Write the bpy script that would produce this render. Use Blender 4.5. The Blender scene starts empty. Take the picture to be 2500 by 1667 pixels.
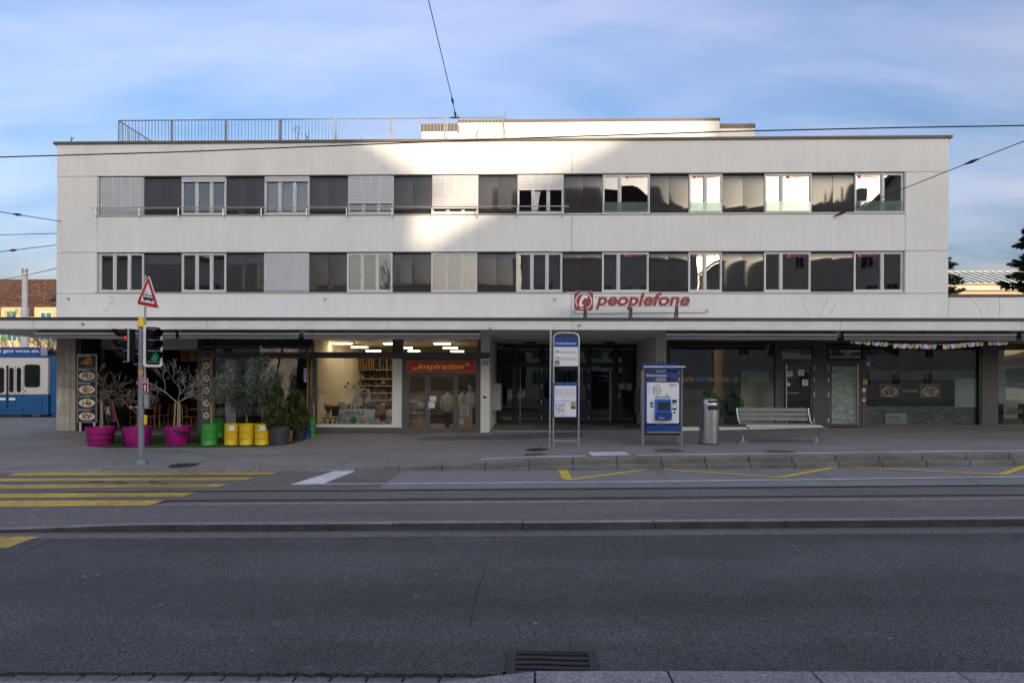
import bpy, bmesh, math, random
from math import radians, sin, cos, pi, tan, sqrt
from mathutils import Vector, Matrix
random.seed(7)
sc = bpy.context.scene
col = sc.collection

# ------------------------------------------------------------------ camera
F, CX, YH = 1667.0, 1250.0, 930.0            # focal length / principal point in photo pixels (2500 px wide)
YAW, ROLL, CAMD, CAMZ = radians(1.8), radians(0.22), 24.0, 1.8
cam_d = bpy.data.cameras.new('camera')
cam = bpy.data.objects.new('camera', cam_d); col.objects.link(cam)
cam_d.sensor_fit = 'HORIZONTAL'; cam_d.sensor_width = 36.0; cam_d.lens = 36.0 * F / 2500.0
cam_d.shift_y = (YH - 833.5) / 2500.0
cam_d.clip_start = 0.1; cam_d.clip_end = 3000.0
cam.matrix_world = Matrix.Translation((0, -CAMD, CAMZ)) @ Matrix.Rotation(YAW, 4, 'Z') @ Matrix.Rotation(radians(90), 4, 'X') @ Matrix.Rotation(ROLL, 4, 'Z')
sc.camera = cam

# ------------------------------------------------------------------ sky, sun, exposure
SUN_EL, SUN_AZ = radians(8.0), radians(25.0)   # low sun behind the camera, to its right
w = bpy.data.worlds.new('World'); sc.world = w; w.use_nodes = True
nt = w.node_tree; N = nt.nodes; L = nt.links; N.clear()
wo = N.new('ShaderNodeOutputWorld'); bg = N.new('ShaderNodeBackground'); bg.inputs['Strength'].default_value = 0.13
sky = N.new('ShaderNodeTexSky'); sky.sky_type = 'NISHITA'; sky.sun_disc = False
sky.sun_elevation = SUN_EL; sky.sun_rotation = radians(180) - SUN_AZ
sky.air_density = 1.0; sky.dust_density = 10.0; sky.ozone_density = 3.3; sky.altitude = 400
tc = N.new('ShaderNodeTexCoord')
sep = N.new('ShaderNodeSeparateXYZ'); L.new(tc.outputs['Generated'], sep.inputs[0])
zm = N.new('ShaderNodeMath'); zm.operation = 'MAXIMUM'; zm.inputs[1].default_value = 0.0; L.new(sep.outputs['Z'], zm.inputs[0])
za = N.new('ShaderNodeMath'); za.operation = 'ADD'; za.inputs[1].default_value = 0.22; L.new(zm.outputs[0], za.inputs[0])
dx = N.new('ShaderNodeMath'); dx.operation = 'DIVIDE'; L.new(sep.outputs['X'], dx.inputs[0]); L.new(za.outputs[0], dx.inputs[1])
dy = N.new('ShaderNodeMath'); dy.operation = 'DIVIDE'; L.new(sep.outputs['Y'], dy.inputs[0]); L.new(za.outputs[0], dy.inputs[1])
cb = N.new('ShaderNodeCombineXYZ'); L.new(dx.outputs[0], cb.inputs['X']); L.new(dy.outputs[0], cb.inputs['Y'])
mp = N.new('ShaderNodeMapping'); mp.inputs['Rotation'].default_value = (0, 0, radians(-24)); mp.inputs['Scale'].default_value = (0.8, 2.1, 1); mp.inputs['Location'].default_value = (1.3, 0.4, 0)
L.new(cb.outputs[0], mp.inputs['Vector'])
n1 = N.new('ShaderNodeTexNoise'); n1.inputs['Scale'].default_value = 1.5; n1.inputs['Detail'].default_value = 7; n1.inputs['Roughness'].default_value = 0.52; n1.inputs['Distortion'].default_value = 0.35
L.new(mp.outputs[0], n1.inputs['Vector'])
cr = N.new('ShaderNodeValToRGB'); cr.color_ramp.elements[0].position = 0.33; cr.color_ramp.elements[1].position = 0.78
cr.color_ramp.elements[0].color = (0.10, 0.10, 0.10, 1); cr.color_ramp.elements[1].color = (1, 1, 1, 1)
L.new(n1.outputs['Fac'], cr.inputs[0])
# cloud colour: thin veil, brighter and whiter than the sky it covers
cl = N.new('ShaderNodeMixRGB'); cl.blend_type = 'ADD'; cl.inputs['Fac'].default_value = 1.0
cl.inputs['Color2'].default_value = (1.45, 0.98, 0.80, 1); L.new(sky.outputs[0], cl.inputs['Color1'])
cf = N.new('ShaderNodeMath'); cf.operation = 'MULTIPLY'; cf.inputs[1].default_value = 0.72; L.new(cr.outputs[0], cf.inputs[0])
mx = N.new('ShaderNodeMixRGB'); L.new(cf.outputs[0], mx.inputs['Fac']); L.new(sky.outputs[0], mx.inputs['Color1']); L.new(cl.outputs[0], mx.inputs['Color2'])
L.new(mx.outputs[0], bg.inputs['Color']); L.new(bg.outputs[0], wo.inputs[0])

sd = bpy.data.lights.new('sun', 'SUN'); sd.energy = 2.0; sd.angle = radians(1.0); sd.color = (1.0, 0.80, 0.58)
so = bpy.data.objects.new('sun', sd); col.objects.link(so)
sun_dir = Vector((-sin(SUN_AZ) * cos(SUN_EL), cos(SUN_AZ) * cos(SUN_EL), -sin(SUN_EL)))   # the way the light travels
so.rotation_euler = sun_dir.to_track_quat('-Z', 'Y').to_euler(); so.location = (20, -60, 40)

sc.view_settings.view_transform = 'Standard'; sc.view_settings.look = 'None'
sc.view_settings.gamma = 1.0; sc.view_settings.use_curve_mapping = False
sc.view_settings.exposure = 1.72
sc.render.engine = 'CYCLES'
sc.cycles.max_bounces = 8; sc.cycles.transparent_max_bounces = 16; sc.cycles.diffuse_bounces = 4; sc.cycles.glossy_bounces = 4
sc.cycles.use_denoising = True; sc.cycles.sample_clamp_indirect = 8.0
sc.cycles.caustics_reflective = False; sc.cycles.caustics_refractive = False

# ------------------------------------------------------------------ photo pixel -> direction / plane / ground
def ray(x, y):
    u2, v2 = x - CX, y - YH; c, s = cos(ROLL), sin(ROLL)
    u, v = c * u2 + s * v2, -s * u2 + c * v2
    a, z = u / F, -v / F; c, s = cos(YAW), sin(YAW)
    return Vector((c * a - s, s * a + c, z))
def P(x, y, Y=0.0):
    d = ray(x, y); t = (Y + CAMD) / d.y
    return Vector((d.x * t, Y, CAMZ + d.z * t))
def R(x0, y0, x1, y1, Y=0.0):
    """pixel rectangle -> world x0, x1, z0, z1 on plane Y"""
    ym, xm = (y0 + y1) / 2, (x0 + x1) / 2
    return P(x0, ym, Y).x, P(x1, ym, Y).x, P(xm, y1, Y).z, P(xm, y0, Y).z
def PX(x, Y=0.0, y=800): return P(x, y, Y).x
def lerp(a, b, t): return a + (b - a) * t
def clamp(v, a, b): return max(a, min(b, v))
def sl(X): return 0.0135 * clamp(X, -34, 34)
def off(X): return 0.021 * X if X > 0 else 0.010 * X
KX0, KX1 = -4.3, 1.6
def kerb_top(X):
    t = clamp((X - KX0) / (KX1 - KX0), 0, 1); t = t * t * (3 - 2 * t)
    return lerp(-0.27, -0.05, t)
G_ROAD, G_CAR = -0.33, -0.41
def kerbY(X):
    y = -7.65 + (0.045 * (X - 3) if X > 3 else 0)
    if X < -12.5: y += 0.012 * (-12.5 - X) ** 1.7
    return y
def gz(X, Y):
    """height of the pavement in front of the building"""
    ky = kerbY(X)
    t = clamp(Y / ky, 0, 1) if Y < 0 else 0
    return sl(X) + lerp(0.02 + 0.075 * math.exp(-((X - 10.5) / 3.6) ** 2), kerb_top(X), t)
def GP(x, y):
    d = ray(x, y); z = 0.0
    for _ in range(30):
        t = (z - CAMZ) / d.z
        z = gz(d.x * t, -CAMD + d.y * t)
    return Vector((d.x * t, -CAMD + d.y * t, z))
def RP(x, y, g):
    d = ray(x, y); z = g
    for _ in range(30):
        t = (z - CAMZ) / d.z; z = sl(d.x * t) + g
    return Vector((d.x * t, -CAMD + d.y * t, z))

# ------------------------------------------------------------------ objects and meshes
def tag(o, label=None, cat=None, group=None, kind=None):
    if label: o['label'] = label
    if cat: o['category'] = cat
    if group: o['group'] = group
    if kind: o['kind'] = kind
    return o
def root_loc(o):
    v = Vector((0, 0, 0))
    while o is not None: v = v + o.location; o = o.parent
    return v
def thing(name, label, cat, loc=(0, 0, 0), group=None):
    o = bpy.data.objects.new(name, None); col.objects.link(o); o.location = loc; o.empty_display_size = 0.2
    return tag(o, label, cat, group)
def link_mesh(name, me, parent=None, origin=None):
    o = bpy.data.objects.new(name, me); col.objects.link(o)
    if parent is not None:
        o.parent = parent; b = root_loc(parent)
        if b.length > 0: me.transform(Matrix.Translation(-b))
    elif origin is not None:
        me.transform(Matrix.Translation(-Vector(origin))); o.location = origin
    return o
class MB:
    def __init__(s): s.v = []; s.f = []; s.mi = []; s.cm = 0
    def mat(s, i): s.cm = i; return s
    def add(s, vs, fs):
        b = len(s.v); s.v += [tuple(v) for v in vs]
        for f in fs: s.f.append(tuple(b + i for i in f)); s.mi.append(s.cm)
        return s
    def box(s, x0, x1, y0, y1, z0, z1):
        return s.add([(x0, y0, z0), (x1, y0, z0), (x1, y1, z0), (x0, y1, z0), (x0, y0, z1), (x1, y0, z1), (x1, y1, z1), (x0, y1, z1)],
                     [(0, 3, 2, 1), (4, 5, 6, 7), (0, 1, 5, 4), (1, 2, 6, 5), (2, 3, 7, 6), (3, 0, 4, 7)])
    def quad(s, a, b, c, d): return s.add([a, b, c, d], [(0, 1, 2, 3)])
    def prism(s, poly, y0, y1):                   # polygon in XZ, extruded along Y
        n = len(poly)
        vs = [(x, y0, z) for x, z in poly] + [(x, y1, z) for x, z in poly]
        return s.add(vs, [tuple(range(n)), tuple(range(2 * n - 1, n - 1, -1))] + [(i, i + n, (i + 1) % n + n, (i + 1) % n) for i in range(n)])
    def slab(s, poly, z0, z1):                    # polygon in XY, extruded along Z (z may be functions)
        n = len(poly); a = z0 if callable(z0) else (lambda x, y: z0); b = z1 if callable(z1) else (lambda x, y: z1)
        vs = [(x, y, a(x, y)) for x, y in poly] + [(x, y, b(x, y)) for x, y in poly]
        return s.add(vs, [tuple(range(n - 1, -1, -1)), tuple(range(n, 2 * n))] + [(i, (i + 1) % n, (i + 1) % n + n, i + n) for i in range(n)])
    def tube(s, pts, r, n=8, cap=True):
        pts = [Vector(p) for p in pts]; m = len(pts)
        rs = r if isinstance(r, (list, tuple)) else [r] * m
        vs = []; up = None
        for i, p in enumerate(pts):
            d = (pts[min(i + 1, m - 1)] - pts[max(i - 1, 0)]).normalized()
            if up is None: up = Vector((0, 0, 1)) if abs(d.z) < 0.9 else Vector((1, 0, 0))
            a = d.cross(up)
            if a.length < 1e-4: a = d.cross(Vector((0, 1, 0)))
            a.normalize(); b = a.cross(d); up = b
            for k in range(n):
                t = 2 * pi * k / n; vs.append(p + (a * cos(t) + b * sin(t)) * rs[i])
        fs = [(i * n + k, i * n + (k + 1) % n, (i + 1) * n + (k + 1) % n, (i + 1) * n + k) for i in range(m - 1) for k in range(n)]
        if cap: fs += [tuple(range(n)), tuple(range((m - 1) * n + n - 1, (m - 1) * n - 1, -1))]
        return s.add(vs, fs)
    def lathe(s, c, prof, n=24, sx=1.0, sy=1.0):
        vs = [(c[0] + r * sx * cos(2 * pi * k / n), c[1] + r * sy * sin(2 * pi * k / n), c[2] + z) for r, z in prof for k in range(n)]
        m = len(prof)
        fs = [(i * n + k, i * n + (k + 1) % n, (i + 1) * n + (k + 1) % n, (i + 1) * n + k) for i in range(m - 1) for k in range(n)]
        fs += [tuple(range(n - 1, -1, -1)), tuple(range((m - 1) * n, m * n))]
        return s.add(vs, fs)
    def ell(s, x, z, rx, rz, y0, y1, n=20, tilt=0):     # flat disc facing the street
        c, q = cos(tilt), sin(tilt)
        return s.prism([(x + rx * cos(t) * c - rz * sin(t) * q, z + rx * cos(t) * q + rz * sin(t) * c) for t in [2 * pi * k / n for k in range(n)]], y0, y1)
    def ball(s, c, r, n=8, m=5, sz=1.0):
        return s.lathe((c[0], c[1], c[2]), [(max(0.001, r * sin(pi * i / m)), -r * sz * cos(pi * i / m)) for i in range(m + 1)], n)
    def build(s, name, mats, parent=None, origin=None, smooth=False, bevel=0, seg=2, recalc=False):
        me = bpy.data.meshes.new(name); me.from_pydata(s.v, [], s.f)
        if not isinstance(mats, (list, tuple)): mats = [mats]
        for m in mats: me.materials.append(M[m] if isinstance(m, str) else m)
        if len(mats) > 1: me.polygons.foreach_set('material_index', s.mi)
        if smooth: me.polygons.foreach_set('use_smooth', [True] * len(me.polygons))
        if recalc:
            b = bmesh.new(); b.from_mesh(me); bmesh.ops.recalc_face_normals(b, faces=b.faces); b.to_mesh(me); b.free()
        me.update()
        o = link_mesh(name, me, parent, origin)
        if bevel:
            md = o.modifiers.new('bevel', 'BEVEL'); md.width = bevel; md.segments = seg; md.limit_method = 'ANGLE'
        if smooth and not bevel:
            try: me.set_sharp_from_angle(angle=radians(40))
            except Exception: pass
        return o
def box(name, mats, parent, *a, **k): return MB().box(*a).build(name, mats, parent, **k)
def text(name, s, mats, parent, x0, x1, z0, z1, Y, depth=0.004, shear=0.0, bold=0.0, flip=False, spacing=1.0):
    cu = bpy.data.curves.new('lettering', 'FONT'); cu.body = s; cu.shear = shear; cu.offset = bold; cu.extrude = 0.01; cu.resolution_u = 3; cu.space_character = spacing
    t = bpy.data.objects.new('lettering', cu)
    me = bpy.data.meshes.new_from_object(t); bpy.data.objects.remove(t); bpy.data.curves.remove(cu)
    xs = [v.co.x for v in me.vertices]; ys = [v.co.y for v in me.vertices]
    a0, a1, b0, b1 = min(xs), max(xs), min(ys), max(ys)
    for v in me.vertices:
        x, y, z = v.co
        t = (x - a0) / (a1 - a0)
        v.co = (lerp(x0, x1, t), Y - (depth if z > 0 else 0), lerp(z0, z1, (y - b0) / (b1 - b0)))
    me.materials.clear(); me.materials.append(M[mats] if isinstance(mats, str) else mats)
    me.update()
    return link_mesh(name, me, parent)
def copy_tree(o, parent=None, loc=None):
    c = o.copy(); col.objects.link(c); c.parent = parent
    if loc is not None: c.location = loc
    for ch in list(o.children): copy_tree(ch, c)
    return c

# ------------------------------------------------------------------ materials
M = {}
def mat(name, c, rough=0.6, metal=0.0, var=0.0, vscale=3.0, stretch=(1, 1, 1), bump=0.0, bscale=40.0, spec=0.5, coat=0.0, c2=None, detail=6, speck=0.0, sscale=300.0, dirt=0.0):
    m = bpy.data.materials.new(name); m.use_nodes = True; M[name] = m
    t = m.node_tree; b = t.nodes['Principled BSDF']; Lk = t.links.new
    b.inputs['Base Color'].default_value = (*c, 1); b.inputs['Roughness'].default_value = rough; b.inputs['Metallic'].default_value = metal
    b.inputs['Specular IOR Level'].default_value = spec; b.inputs['Coat Weight'].default_value = coat; b.inputs['Coat Roughness'].default_value = 0.1
    if var or bump or speck or dirt:
        co = t.nodes.new('ShaderNodeTexCoord'); mpn = t.nodes.new('ShaderNodeMapping'); mpn.inputs['Scale'].default_value = stretch
        Lk(co.outputs['Object'], mpn.inputs['Vector'])
    cur = None
    if var:
        n = t.nodes.new('ShaderNodeTexNoise'); n.inputs['Scale'].default_value = vscale; n.inputs['Detail'].default_value = detail; n.inputs['Roughness'].default_value = 0.62
        Lk(mpn.outputs[0], n.inputs['Vector'])
        r = t.nodes.new('ShaderNodeValToRGB'); r.color_ramp.elements[0].position = 0.3; r.color_ramp.elements[1].position = 0.7
        lo = c2 if c2 else tuple(max(0, x * (1 - var)) for x in c); hi = c if c2 else tuple(min(1, x * (1 + var)) for x in c)
        r.color_ramp.elements[0].color = (*lo, 1); r.color_ramp.elements[1].color = (*hi, 1)
        Lk(n.outputs['Fac'], r.inputs[0]); cur = r.outputs[0]
        rr = t.nodes.new('ShaderNodeMapRange'); rr.inputs[3].default_value = max(0, rough - 0.08); rr.inputs[4].default_value = min(1, rough + 0.08)
        Lk(n.outputs['Fac'], rr.inputs[0]); Lk(rr.outputs[0], b.inputs['Roughness'])
    if dirt:
        n = t.nodes.new('ShaderNodeTexNoise'); n.inputs['Scale'].default_value = 0.55; n.inputs['Detail'].default_value = 9; n.inputs['Roughness'].default_value = 0.7
        Lk(co.outputs['Object'], n.inputs['Vector'])
        r = t.nodes.new('ShaderNodeValToRGB'); r.color_ramp.elements[0].position = 0.36; r.color_ramp.elements[1].position = 0.62
        g = 1 - dirt; r.color_ramp.elements[0].color = (g, g, g * 0.98, 1); r.color_ramp.elements[1].color = (1, 1, 1, 1)
        Lk(n.outputs['Fac'], r.inputs[0])
        x = t.nodes.new('ShaderNodeMixRGB'); x.blend_type = 'MULTIPLY'; x.inputs['Fac'].default_value = 1
        if cur is not None: Lk(cur, x.inputs['Color1'])
        else: x.inputs['Color1'].default_value = (*c, 1)
        Lk(r.outputs[0], x.inputs['Color2']); cur = x.outputs[0]
    if speck:
        v = t.nodes.new('ShaderNodeTexVoronoi'); v.inputs['Scale'].default_value = sscale
        Lk(co.outputs['Object'], v.inputs['Vector'])
        sp = t.nodes.new('ShaderNodeSeparateColor'); Lk(v.outputs['Color'], sp.inputs[0])
        mr = t.nodes.new('ShaderNodeMapRange'); mr.inputs[3].default_value = 1 - speck; mr.inputs[4].default_value = 1 + speck * 1.4; Lk(sp.outputs[0], mr.inputs[0])
        pw = t.nodes.new('ShaderNodeMath'); pw.operation = 'POWER'; pw.inputs[1].default_value = 1.6; Lk(mr.outputs[0], pw.inputs[0])
        x = t.nodes.new('ShaderNodeVectorMath'); x.operation = 'SCALE'
        if cur is not None: Lk(cur, x.inputs[0])
        else: x.inputs[0].default_value = c
        Lk(pw.outputs[0], x.inputs['Scale']); cur = x.outputs[0]
    if cur is not None: Lk(cur, b.inputs['Base Color'])
    if bump:
        n = t.nodes.new('ShaderNodeTexNoise'); n.inputs['Scale'].default_value = bscale; n.inputs['Detail'].default_value = 4
        Lk(co.outputs['Object'], n.inputs['Vector'])
        bn = t.nodes.new('ShaderNodeBump'); bn.inputs['Strength'].default_value = bump; bn.inputs['Distance'].default_value = 0.02
        Lk(n.outputs['Fac'], bn.inputs['Height']); Lk(bn.outputs[0], b.inputs['Normal'])
    return m
def glass(name, ior=1.9, tint=(0.9, 0.95, 0.94), rough=0.0, wobble=0.0, haze=0.0, hcol=(0.5, 0.62, 0.58)):
    m = bpy.data.materials.new(name); m.use_nodes = True; M[name] = m
    t = m.node_tree; t.nodes.clear(); Lk = t.links.new
    o = t.nodes.new('ShaderNodeOutputMaterial'); mi = t.nodes.new('ShaderNodeMixShader'); tr = t.nodes.new('ShaderNodeBsdfTransparent'); gl = t.nodes.new('ShaderNodeBsdfGlossy')
    tr.inputs[0].default_value = (*tint, 1); gl.inputs['Roughness'].default_value = rough
    fr = t.nodes.new('ShaderNodeFresnel'); fr.inputs['IOR'].default_value = ior
    Lk(fr.outputs[0], mi.inputs[0]); Lk(gl.outputs[0], mi.inputs[2])
    if haze:
        d = t.nodes.new('ShaderNodeBsdfDiffuse'); d.inputs[0].default_value = (*hcol, 1); m2 = t.nodes.new('ShaderNodeMixShader')
        co = t.nodes.new('ShaderNodeTexCoord'); mpn = t.nodes.new('ShaderNodeMapping'); mpn.inputs['Rotation'].default_value = (0, 0.6, 0); mpn.inputs['Scale'].default_value = (2, 1, 7)
        n = t.nodes.new('ShaderNodeTexNoise'); n.inputs['Scale'].default_value = 2.2; n.inputs['Detail'].default_value = 8; n.inputs['Distortion'].default_value = 1.4
        Lk(co.outputs['Object'], mpn.inputs[0]); Lk(mpn.outputs[0], n.inputs['Vector'])
        r = t.nodes.new('ShaderNodeValToRGB'); r.color_ramp.elements[0].position = 0.42; r.color_ramp.elements[1].position = 0.72
        r.color_ramp.elements[0].color = (haze * 0.45,) * 3 + (1,); r.color_ramp.elements[1].color = (haze,) * 3 + (1,)
        Lk(n.outputs['Fac'], r.inputs[0]); Lk(r.outputs[0], m2.inputs[0]); Lk(tr.outputs[0], m2.inputs[1]); Lk(d.outputs[0], m2.inputs[2]); Lk(m2.outputs[0], mi.inputs[1])
    else: Lk(tr.outputs[0], mi.inputs[1])
    if wobble:
        co = t.nodes.new('ShaderNodeTexCoord'); n = t.nodes.new('ShaderNodeTexNoise'); n.inputs['Scale'].default_value = 0.9; n.inputs['Detail'].default_value = 1
        Lk(co.outputs['Object'], n.inputs['Vector'])
        bn = t.nodes.new('ShaderNodeBump'); bn.inputs['Strength'].default_value = wobble; bn.inputs['Distance'].default_value = 0.05
        Lk(n.outputs['Fac'], bn.inputs['Height']); Lk(bn.outputs[0], gl.inputs['Normal'])
    Lk(mi.outputs[0], o.inputs[0]); return m
def emit(name, c, s):
    m = bpy.data.materials.new(name); m.use_nodes = True; M[name] = m
    t = m.node_tree; b = t.nodes['Principled BSDF']; b.inputs['Base Color'].default_value = (*c, 1)
    b.inputs['Emission Color'].default_value = (*c, 1); b.inputs['Emission Strength'].default_value = s
    return m

mat('paint_graffiti', (0.40, 0.20, 0.24), 0.7)
mat('white_bar', (0.90, 0.90, 0.90), 0.4)
mat('bright_alu', (0.75, 0.75, 0.75), 0.35, metal=0.3)
mat('plaster', (0.715, 0.715, 0.695), 0.85, var=0.045, vscale=1.3, stretch=(3.0, 3.0, 0.22), bump=0.12, bscale=60, dirt=0.08)
mat('fascia_white', (0.82, 0.815, 0.79), 0.75, var=0.06, vscale=2.5, dirt=0.10)
mat('soffit_paint', (0.76, 0.745, 0.72), 0.9, var=0.06, vscale=1.0)
mat('pillar_white', (0.84, 0.83, 0.81), 0.75, var=0.05, vscale=2.0, dirt=0.08)
mat('flashing', (0.060, 0.048, 0.045), 0.5, metal=0.2, var=0.15, vscale=2)
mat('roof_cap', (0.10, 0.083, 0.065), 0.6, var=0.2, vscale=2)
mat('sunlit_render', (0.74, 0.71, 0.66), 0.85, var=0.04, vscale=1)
mat('roof_gravel', (0.28, 0.26, 0.24), 0.9, var=0.2, vscale=20)
mat('alu_frame', (0.60, 0.59, 0.57), 0.45, metal=0.0, var=0.05, vscale=3)
mat('panel_dark', (0.038, 0.036, 0.039), 0.06, spec=0.5, bump=0.03, bscale=1.1)
mat('slat', (0.52, 0.52, 0.53), 0.45, metal=0.15, var=0.04, vscale=2)
mat('curtain', (0.72, 0.78, 0.82), 0.9, var=0.1, vscale=4)
mat('steel', (0.55, 0.55, 0.55), 0.32, metal=0.9, var=0.08, vscale=6)
mat('brushed_steel', (0.62, 0.62, 0.63), 0.28, metal=1.0, var=0.06, vscale=3, stretch=(40, 40, 0.6))
mat('galv', (0.36, 0.37, 0.37), 0.5, metal=0.5, var=0.1, vscale=8)
mat('rail_galv', (0.27, 0.28, 0.29), 0.45, metal=0.3, var=0.08, vscale=6)
mat('dark_frame', (0.070, 0.066, 0.070), 0.5, var=0.12, vscale=2)
mat('grey_frame', (0.105, 0.10, 0.104), 0.5, var=0.10, vscale=2, dirt=0.12)
mat('black_frame', (0.010, 0.010, 0.012), 0.35)
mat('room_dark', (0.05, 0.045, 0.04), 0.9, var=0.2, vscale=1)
mat('room_grey', (0.42, 0.42, 0.39), 0.9, var=0.1, vscale=1)
mat('room_cream', (0.68, 0.60, 0.46), 0.9, var=0.05, vscale=1)
mat('white_paint', (0.78, 0.78, 0.76), 0.55, var=0.03, vscale=3)
mat('paper', (0.80, 0.80, 0.80), 0.8)
mat('mint_paper', (0.66, 0.82, 0.74), 0.8, var=0.05, vscale=2)
mat('black', (0.012, 0.012, 0.013), 0.5)
mat('ink', (0.03, 0.03, 0.035), 0.6)
mat('terrazzo', (0.27, 0.26, 0.24), 0.45, var=0.12, vscale=2, dirt=0.15)
mat('stoop', (0.20, 0.19, 0.18), 0.85, var=0.2, vscale=4, dirt=0.3)
mat('concrete_raw', (0.46, 0.42, 0.37), 0.9, var=0.38, vscale=1.8, stretch=(2.5, 2.5, 0.35), bump=0.25, bscale=30, dirt=0.4)
mat('awning_grey', (0.19, 0.19, 0.215), 0.8, var=0.06, vscale=3)
mat('asphalt_car', (0.076, 0.0715, 0.067), 0.80, var=0.30, vscale=1.0, stretch=(0.07, 0.85, 1), bump=0.4, bscale=200, speck=0.66, sscale=120, dirt=0.28)
mat('asphalt_track', (0.142, 0.129, 0.116), 0.85, var=0.18, vscale=0.7, bump=0.3, bscale=120, speck=0.35, sscale=70, stretch=(0.5, 1.5, 1))
mat('asphalt_walk', (0.245, 0.226, 0.204), 0.88, var=0.16, vscale=0.5, bump=0.2, bscale=120, speck=0.22, sscale=60, dirt=0.10, stretch=(0.6, 1.4, 1))
mat('asphalt_patch', (0.145, 0.136, 0.128), 0.88, var=0.12, vscale=2)
mat('concrete_lane', (0.228, 0.220, 0.215), 0.8, var=0.14, vscale=0.6, bump=0.2, bscale=90, speck=0.15, sscale=80, stretch=(0.4, 2, 1))
mat('kerb_granite', (0.27, 0.262, 0.255), 0.8, var=0.16, vscale=3, speck=0.25, sscale=90, dirt=0.25)
mat('kerb_concrete', (0.215, 0.205, 0.182), 0.9, var=0.28, vscale=2.5, stretch=(0.5, 2, 2), speck=0.12, sscale=70, dirt=0.35)
mat('kerb_face_shade', (0.085, 0.078, 0.070), 0.9, var=0.4, vscale=4, dirt=0.3)  # road-side faces of the island kerb, their shade put into the colour
mat('sett', (0.15, 0.148, 0.15), 0.8, var=0.12, vscale=6, speck=0.15, sscale=80)
mat('paint_yellow', (0.60, 0.41, 0.07), 0.75, var=0.28, vscale=7, speck=0.25, sscale=80, dirt=0.42)
mat('paint_yellow_fresh', (0.80, 0.55, 0.05), 0.7, var=0.12, vscale=5, dirt=0.1)
mat('paint_white', (0.78, 0.78, 0.79), 0.75, var=0.2, vscale=7, speck=0.15, sscale=80, dirt=0.35)
mat('rail', (0.10, 0.075, 0.06), 0.45, metal=0.6, var=0.2, vscale=5)
mat('groove', (0.012, 0.011, 0.011), 0.8)
mat('rust', (0.115, 0.075, 0.062), 0.8, var=0.25, vscale=10)
mat('iron', (0.045, 0.042, 0.043), 0.6, metal=0.4, var=0.2, vscale=10)
mat('wire', (0.012, 0.012, 0.012), 0.5)
glass('glass_window', 2.7, (0.80, 0.84, 0.84), wobble=0.06)
glass('glass_shop', 1.88, (0.96, 0.985, 0.975), wobble=0.05)
glass('glass_guard', 1.5, (0.72, 0.84, 0.82), haze=0.22, hcol=(0.55, 0.68, 0.66))
glass('film', 1.45, (0.70, 0.78, 0.75), rough=0.25, haze=0.85, hcol=(0.52, 0.64, 0.58))
# ================================================================== THE GROUND
XS = [x * 0.75 for x in range(-80, 81)]
def strip(name, m, ya, yb, zf, xs=XS, kind='structure', parent=None, ny=1):
    b = MB(); n = len(xs)
    rows = []
    for j in range(ny + 1):
        rows.append([(x, lerp(ya(x), yb(x), j / ny)) for x in xs])
    vs = [(x, y, zf(x, y)) for row in rows for x, y in row]
    fs = [(j * n + i, j * n + i + 1, (j + 1) * n + i + 1, (j + 1) * n + i) for j in range(ny) for i in range(n - 1)]
    o = b.add(vs, fs).build(name, m, parent)
    if parent is None: tag(o, kind=kind)
    return o
gnd = MB()
gx = [-900, -300, -120, -60, -34, 34, 60, 120, 300, 900]; gy = [-900, -300, -100, -45, -25, 20, 60, 200, 900]
vs = [(x, y, sl(x) - 0.60) for y in gy for x in gx]; n = len(gx)
tag(gnd.add(vs, [(j * n + i, j * n + i + 1, (j + 1) * n + i + 1, (j + 1) * n + i) for j in range(len(gy) - 1) for i in range(n - 1)]).build('ground', 'asphalt_walk'), kind='structure')
Y_TRK = lambda x: -12.02 + off(x)
Y_ISL = lambda x: -13.72 + off(x)
Y_CAR1 = lambda x: -18.80
pavement = strip('pavement', 'asphalt_walk', lambda x: kerbY(x) + 0.16, lambda x: 16.0, gz, ny=20)
track = strip('tram_track', 'asphalt_track', lambda x: Y_TRK(x), lambda x: kerbY(x) + 0.03, lambda x, y: sl(x) + G_ROAD)
car_road = strip('car_road', 'asphalt_car', lambda x: Y_CAR1(x), lambda x: Y_ISL(x) - 0.14, lambda x, y: sl(x) + G_CAR)
xl0 = RP(370, 1285, G_CAR).x
def isl_top(x): return sl(x) + lerp(G_CAR + 0.035, G_ROAD + 0.035, clamp((x - (xl0 - 2.6)) / 2.4, 0, 1))
island = strip('traffic_island', 'asphalt_track', lambda x: Y_ISL(x) + 0.02, lambda x: Y_TRK(x) - 0.13, lambda x, y: lerp(isl_top(x) - 0.006, sl(x) + G_ROAD + 0.025, clamp((y - Y_ISL(x)) / 1.2, 0, 1)), ny=6)
far_pave = strip('near_pavement', 'asphalt_walk', lambda x: -38.0, lambda x: -19.22, lambda x, y: sl(x) + G_CAR + 0.10)
# bus lane of pale concrete to the right of the crossing
xl = RP(985, 1150, G_ROAD).x
lane = strip('bus_lane', 'concrete_lane', lambda x: -10.42 + off(x), lambda x: kerbY(x) + 0.02, lambda x, y: sl(x) + G_ROAD + 0.004, xs=[xl + 0.5 * i for i in range(90)])
LZ = G_ROAD + 0.004
# rails: two grooved rails, each rail a piece
for y0 in (-10.55, -11.6):
    for nm, m, a, b_, h in (('rail', 'rail', -0.055, 0.055, 0.006), ('rail_groove', 'groove', -0.075, -0.03, 0.009)):
        strip(nm, m, lambda x: y0 + a + off(x), lambda x: y0 + b_ + off(x), lambda x, y: sl(x) + G_ROAD + h, parent=track)
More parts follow.
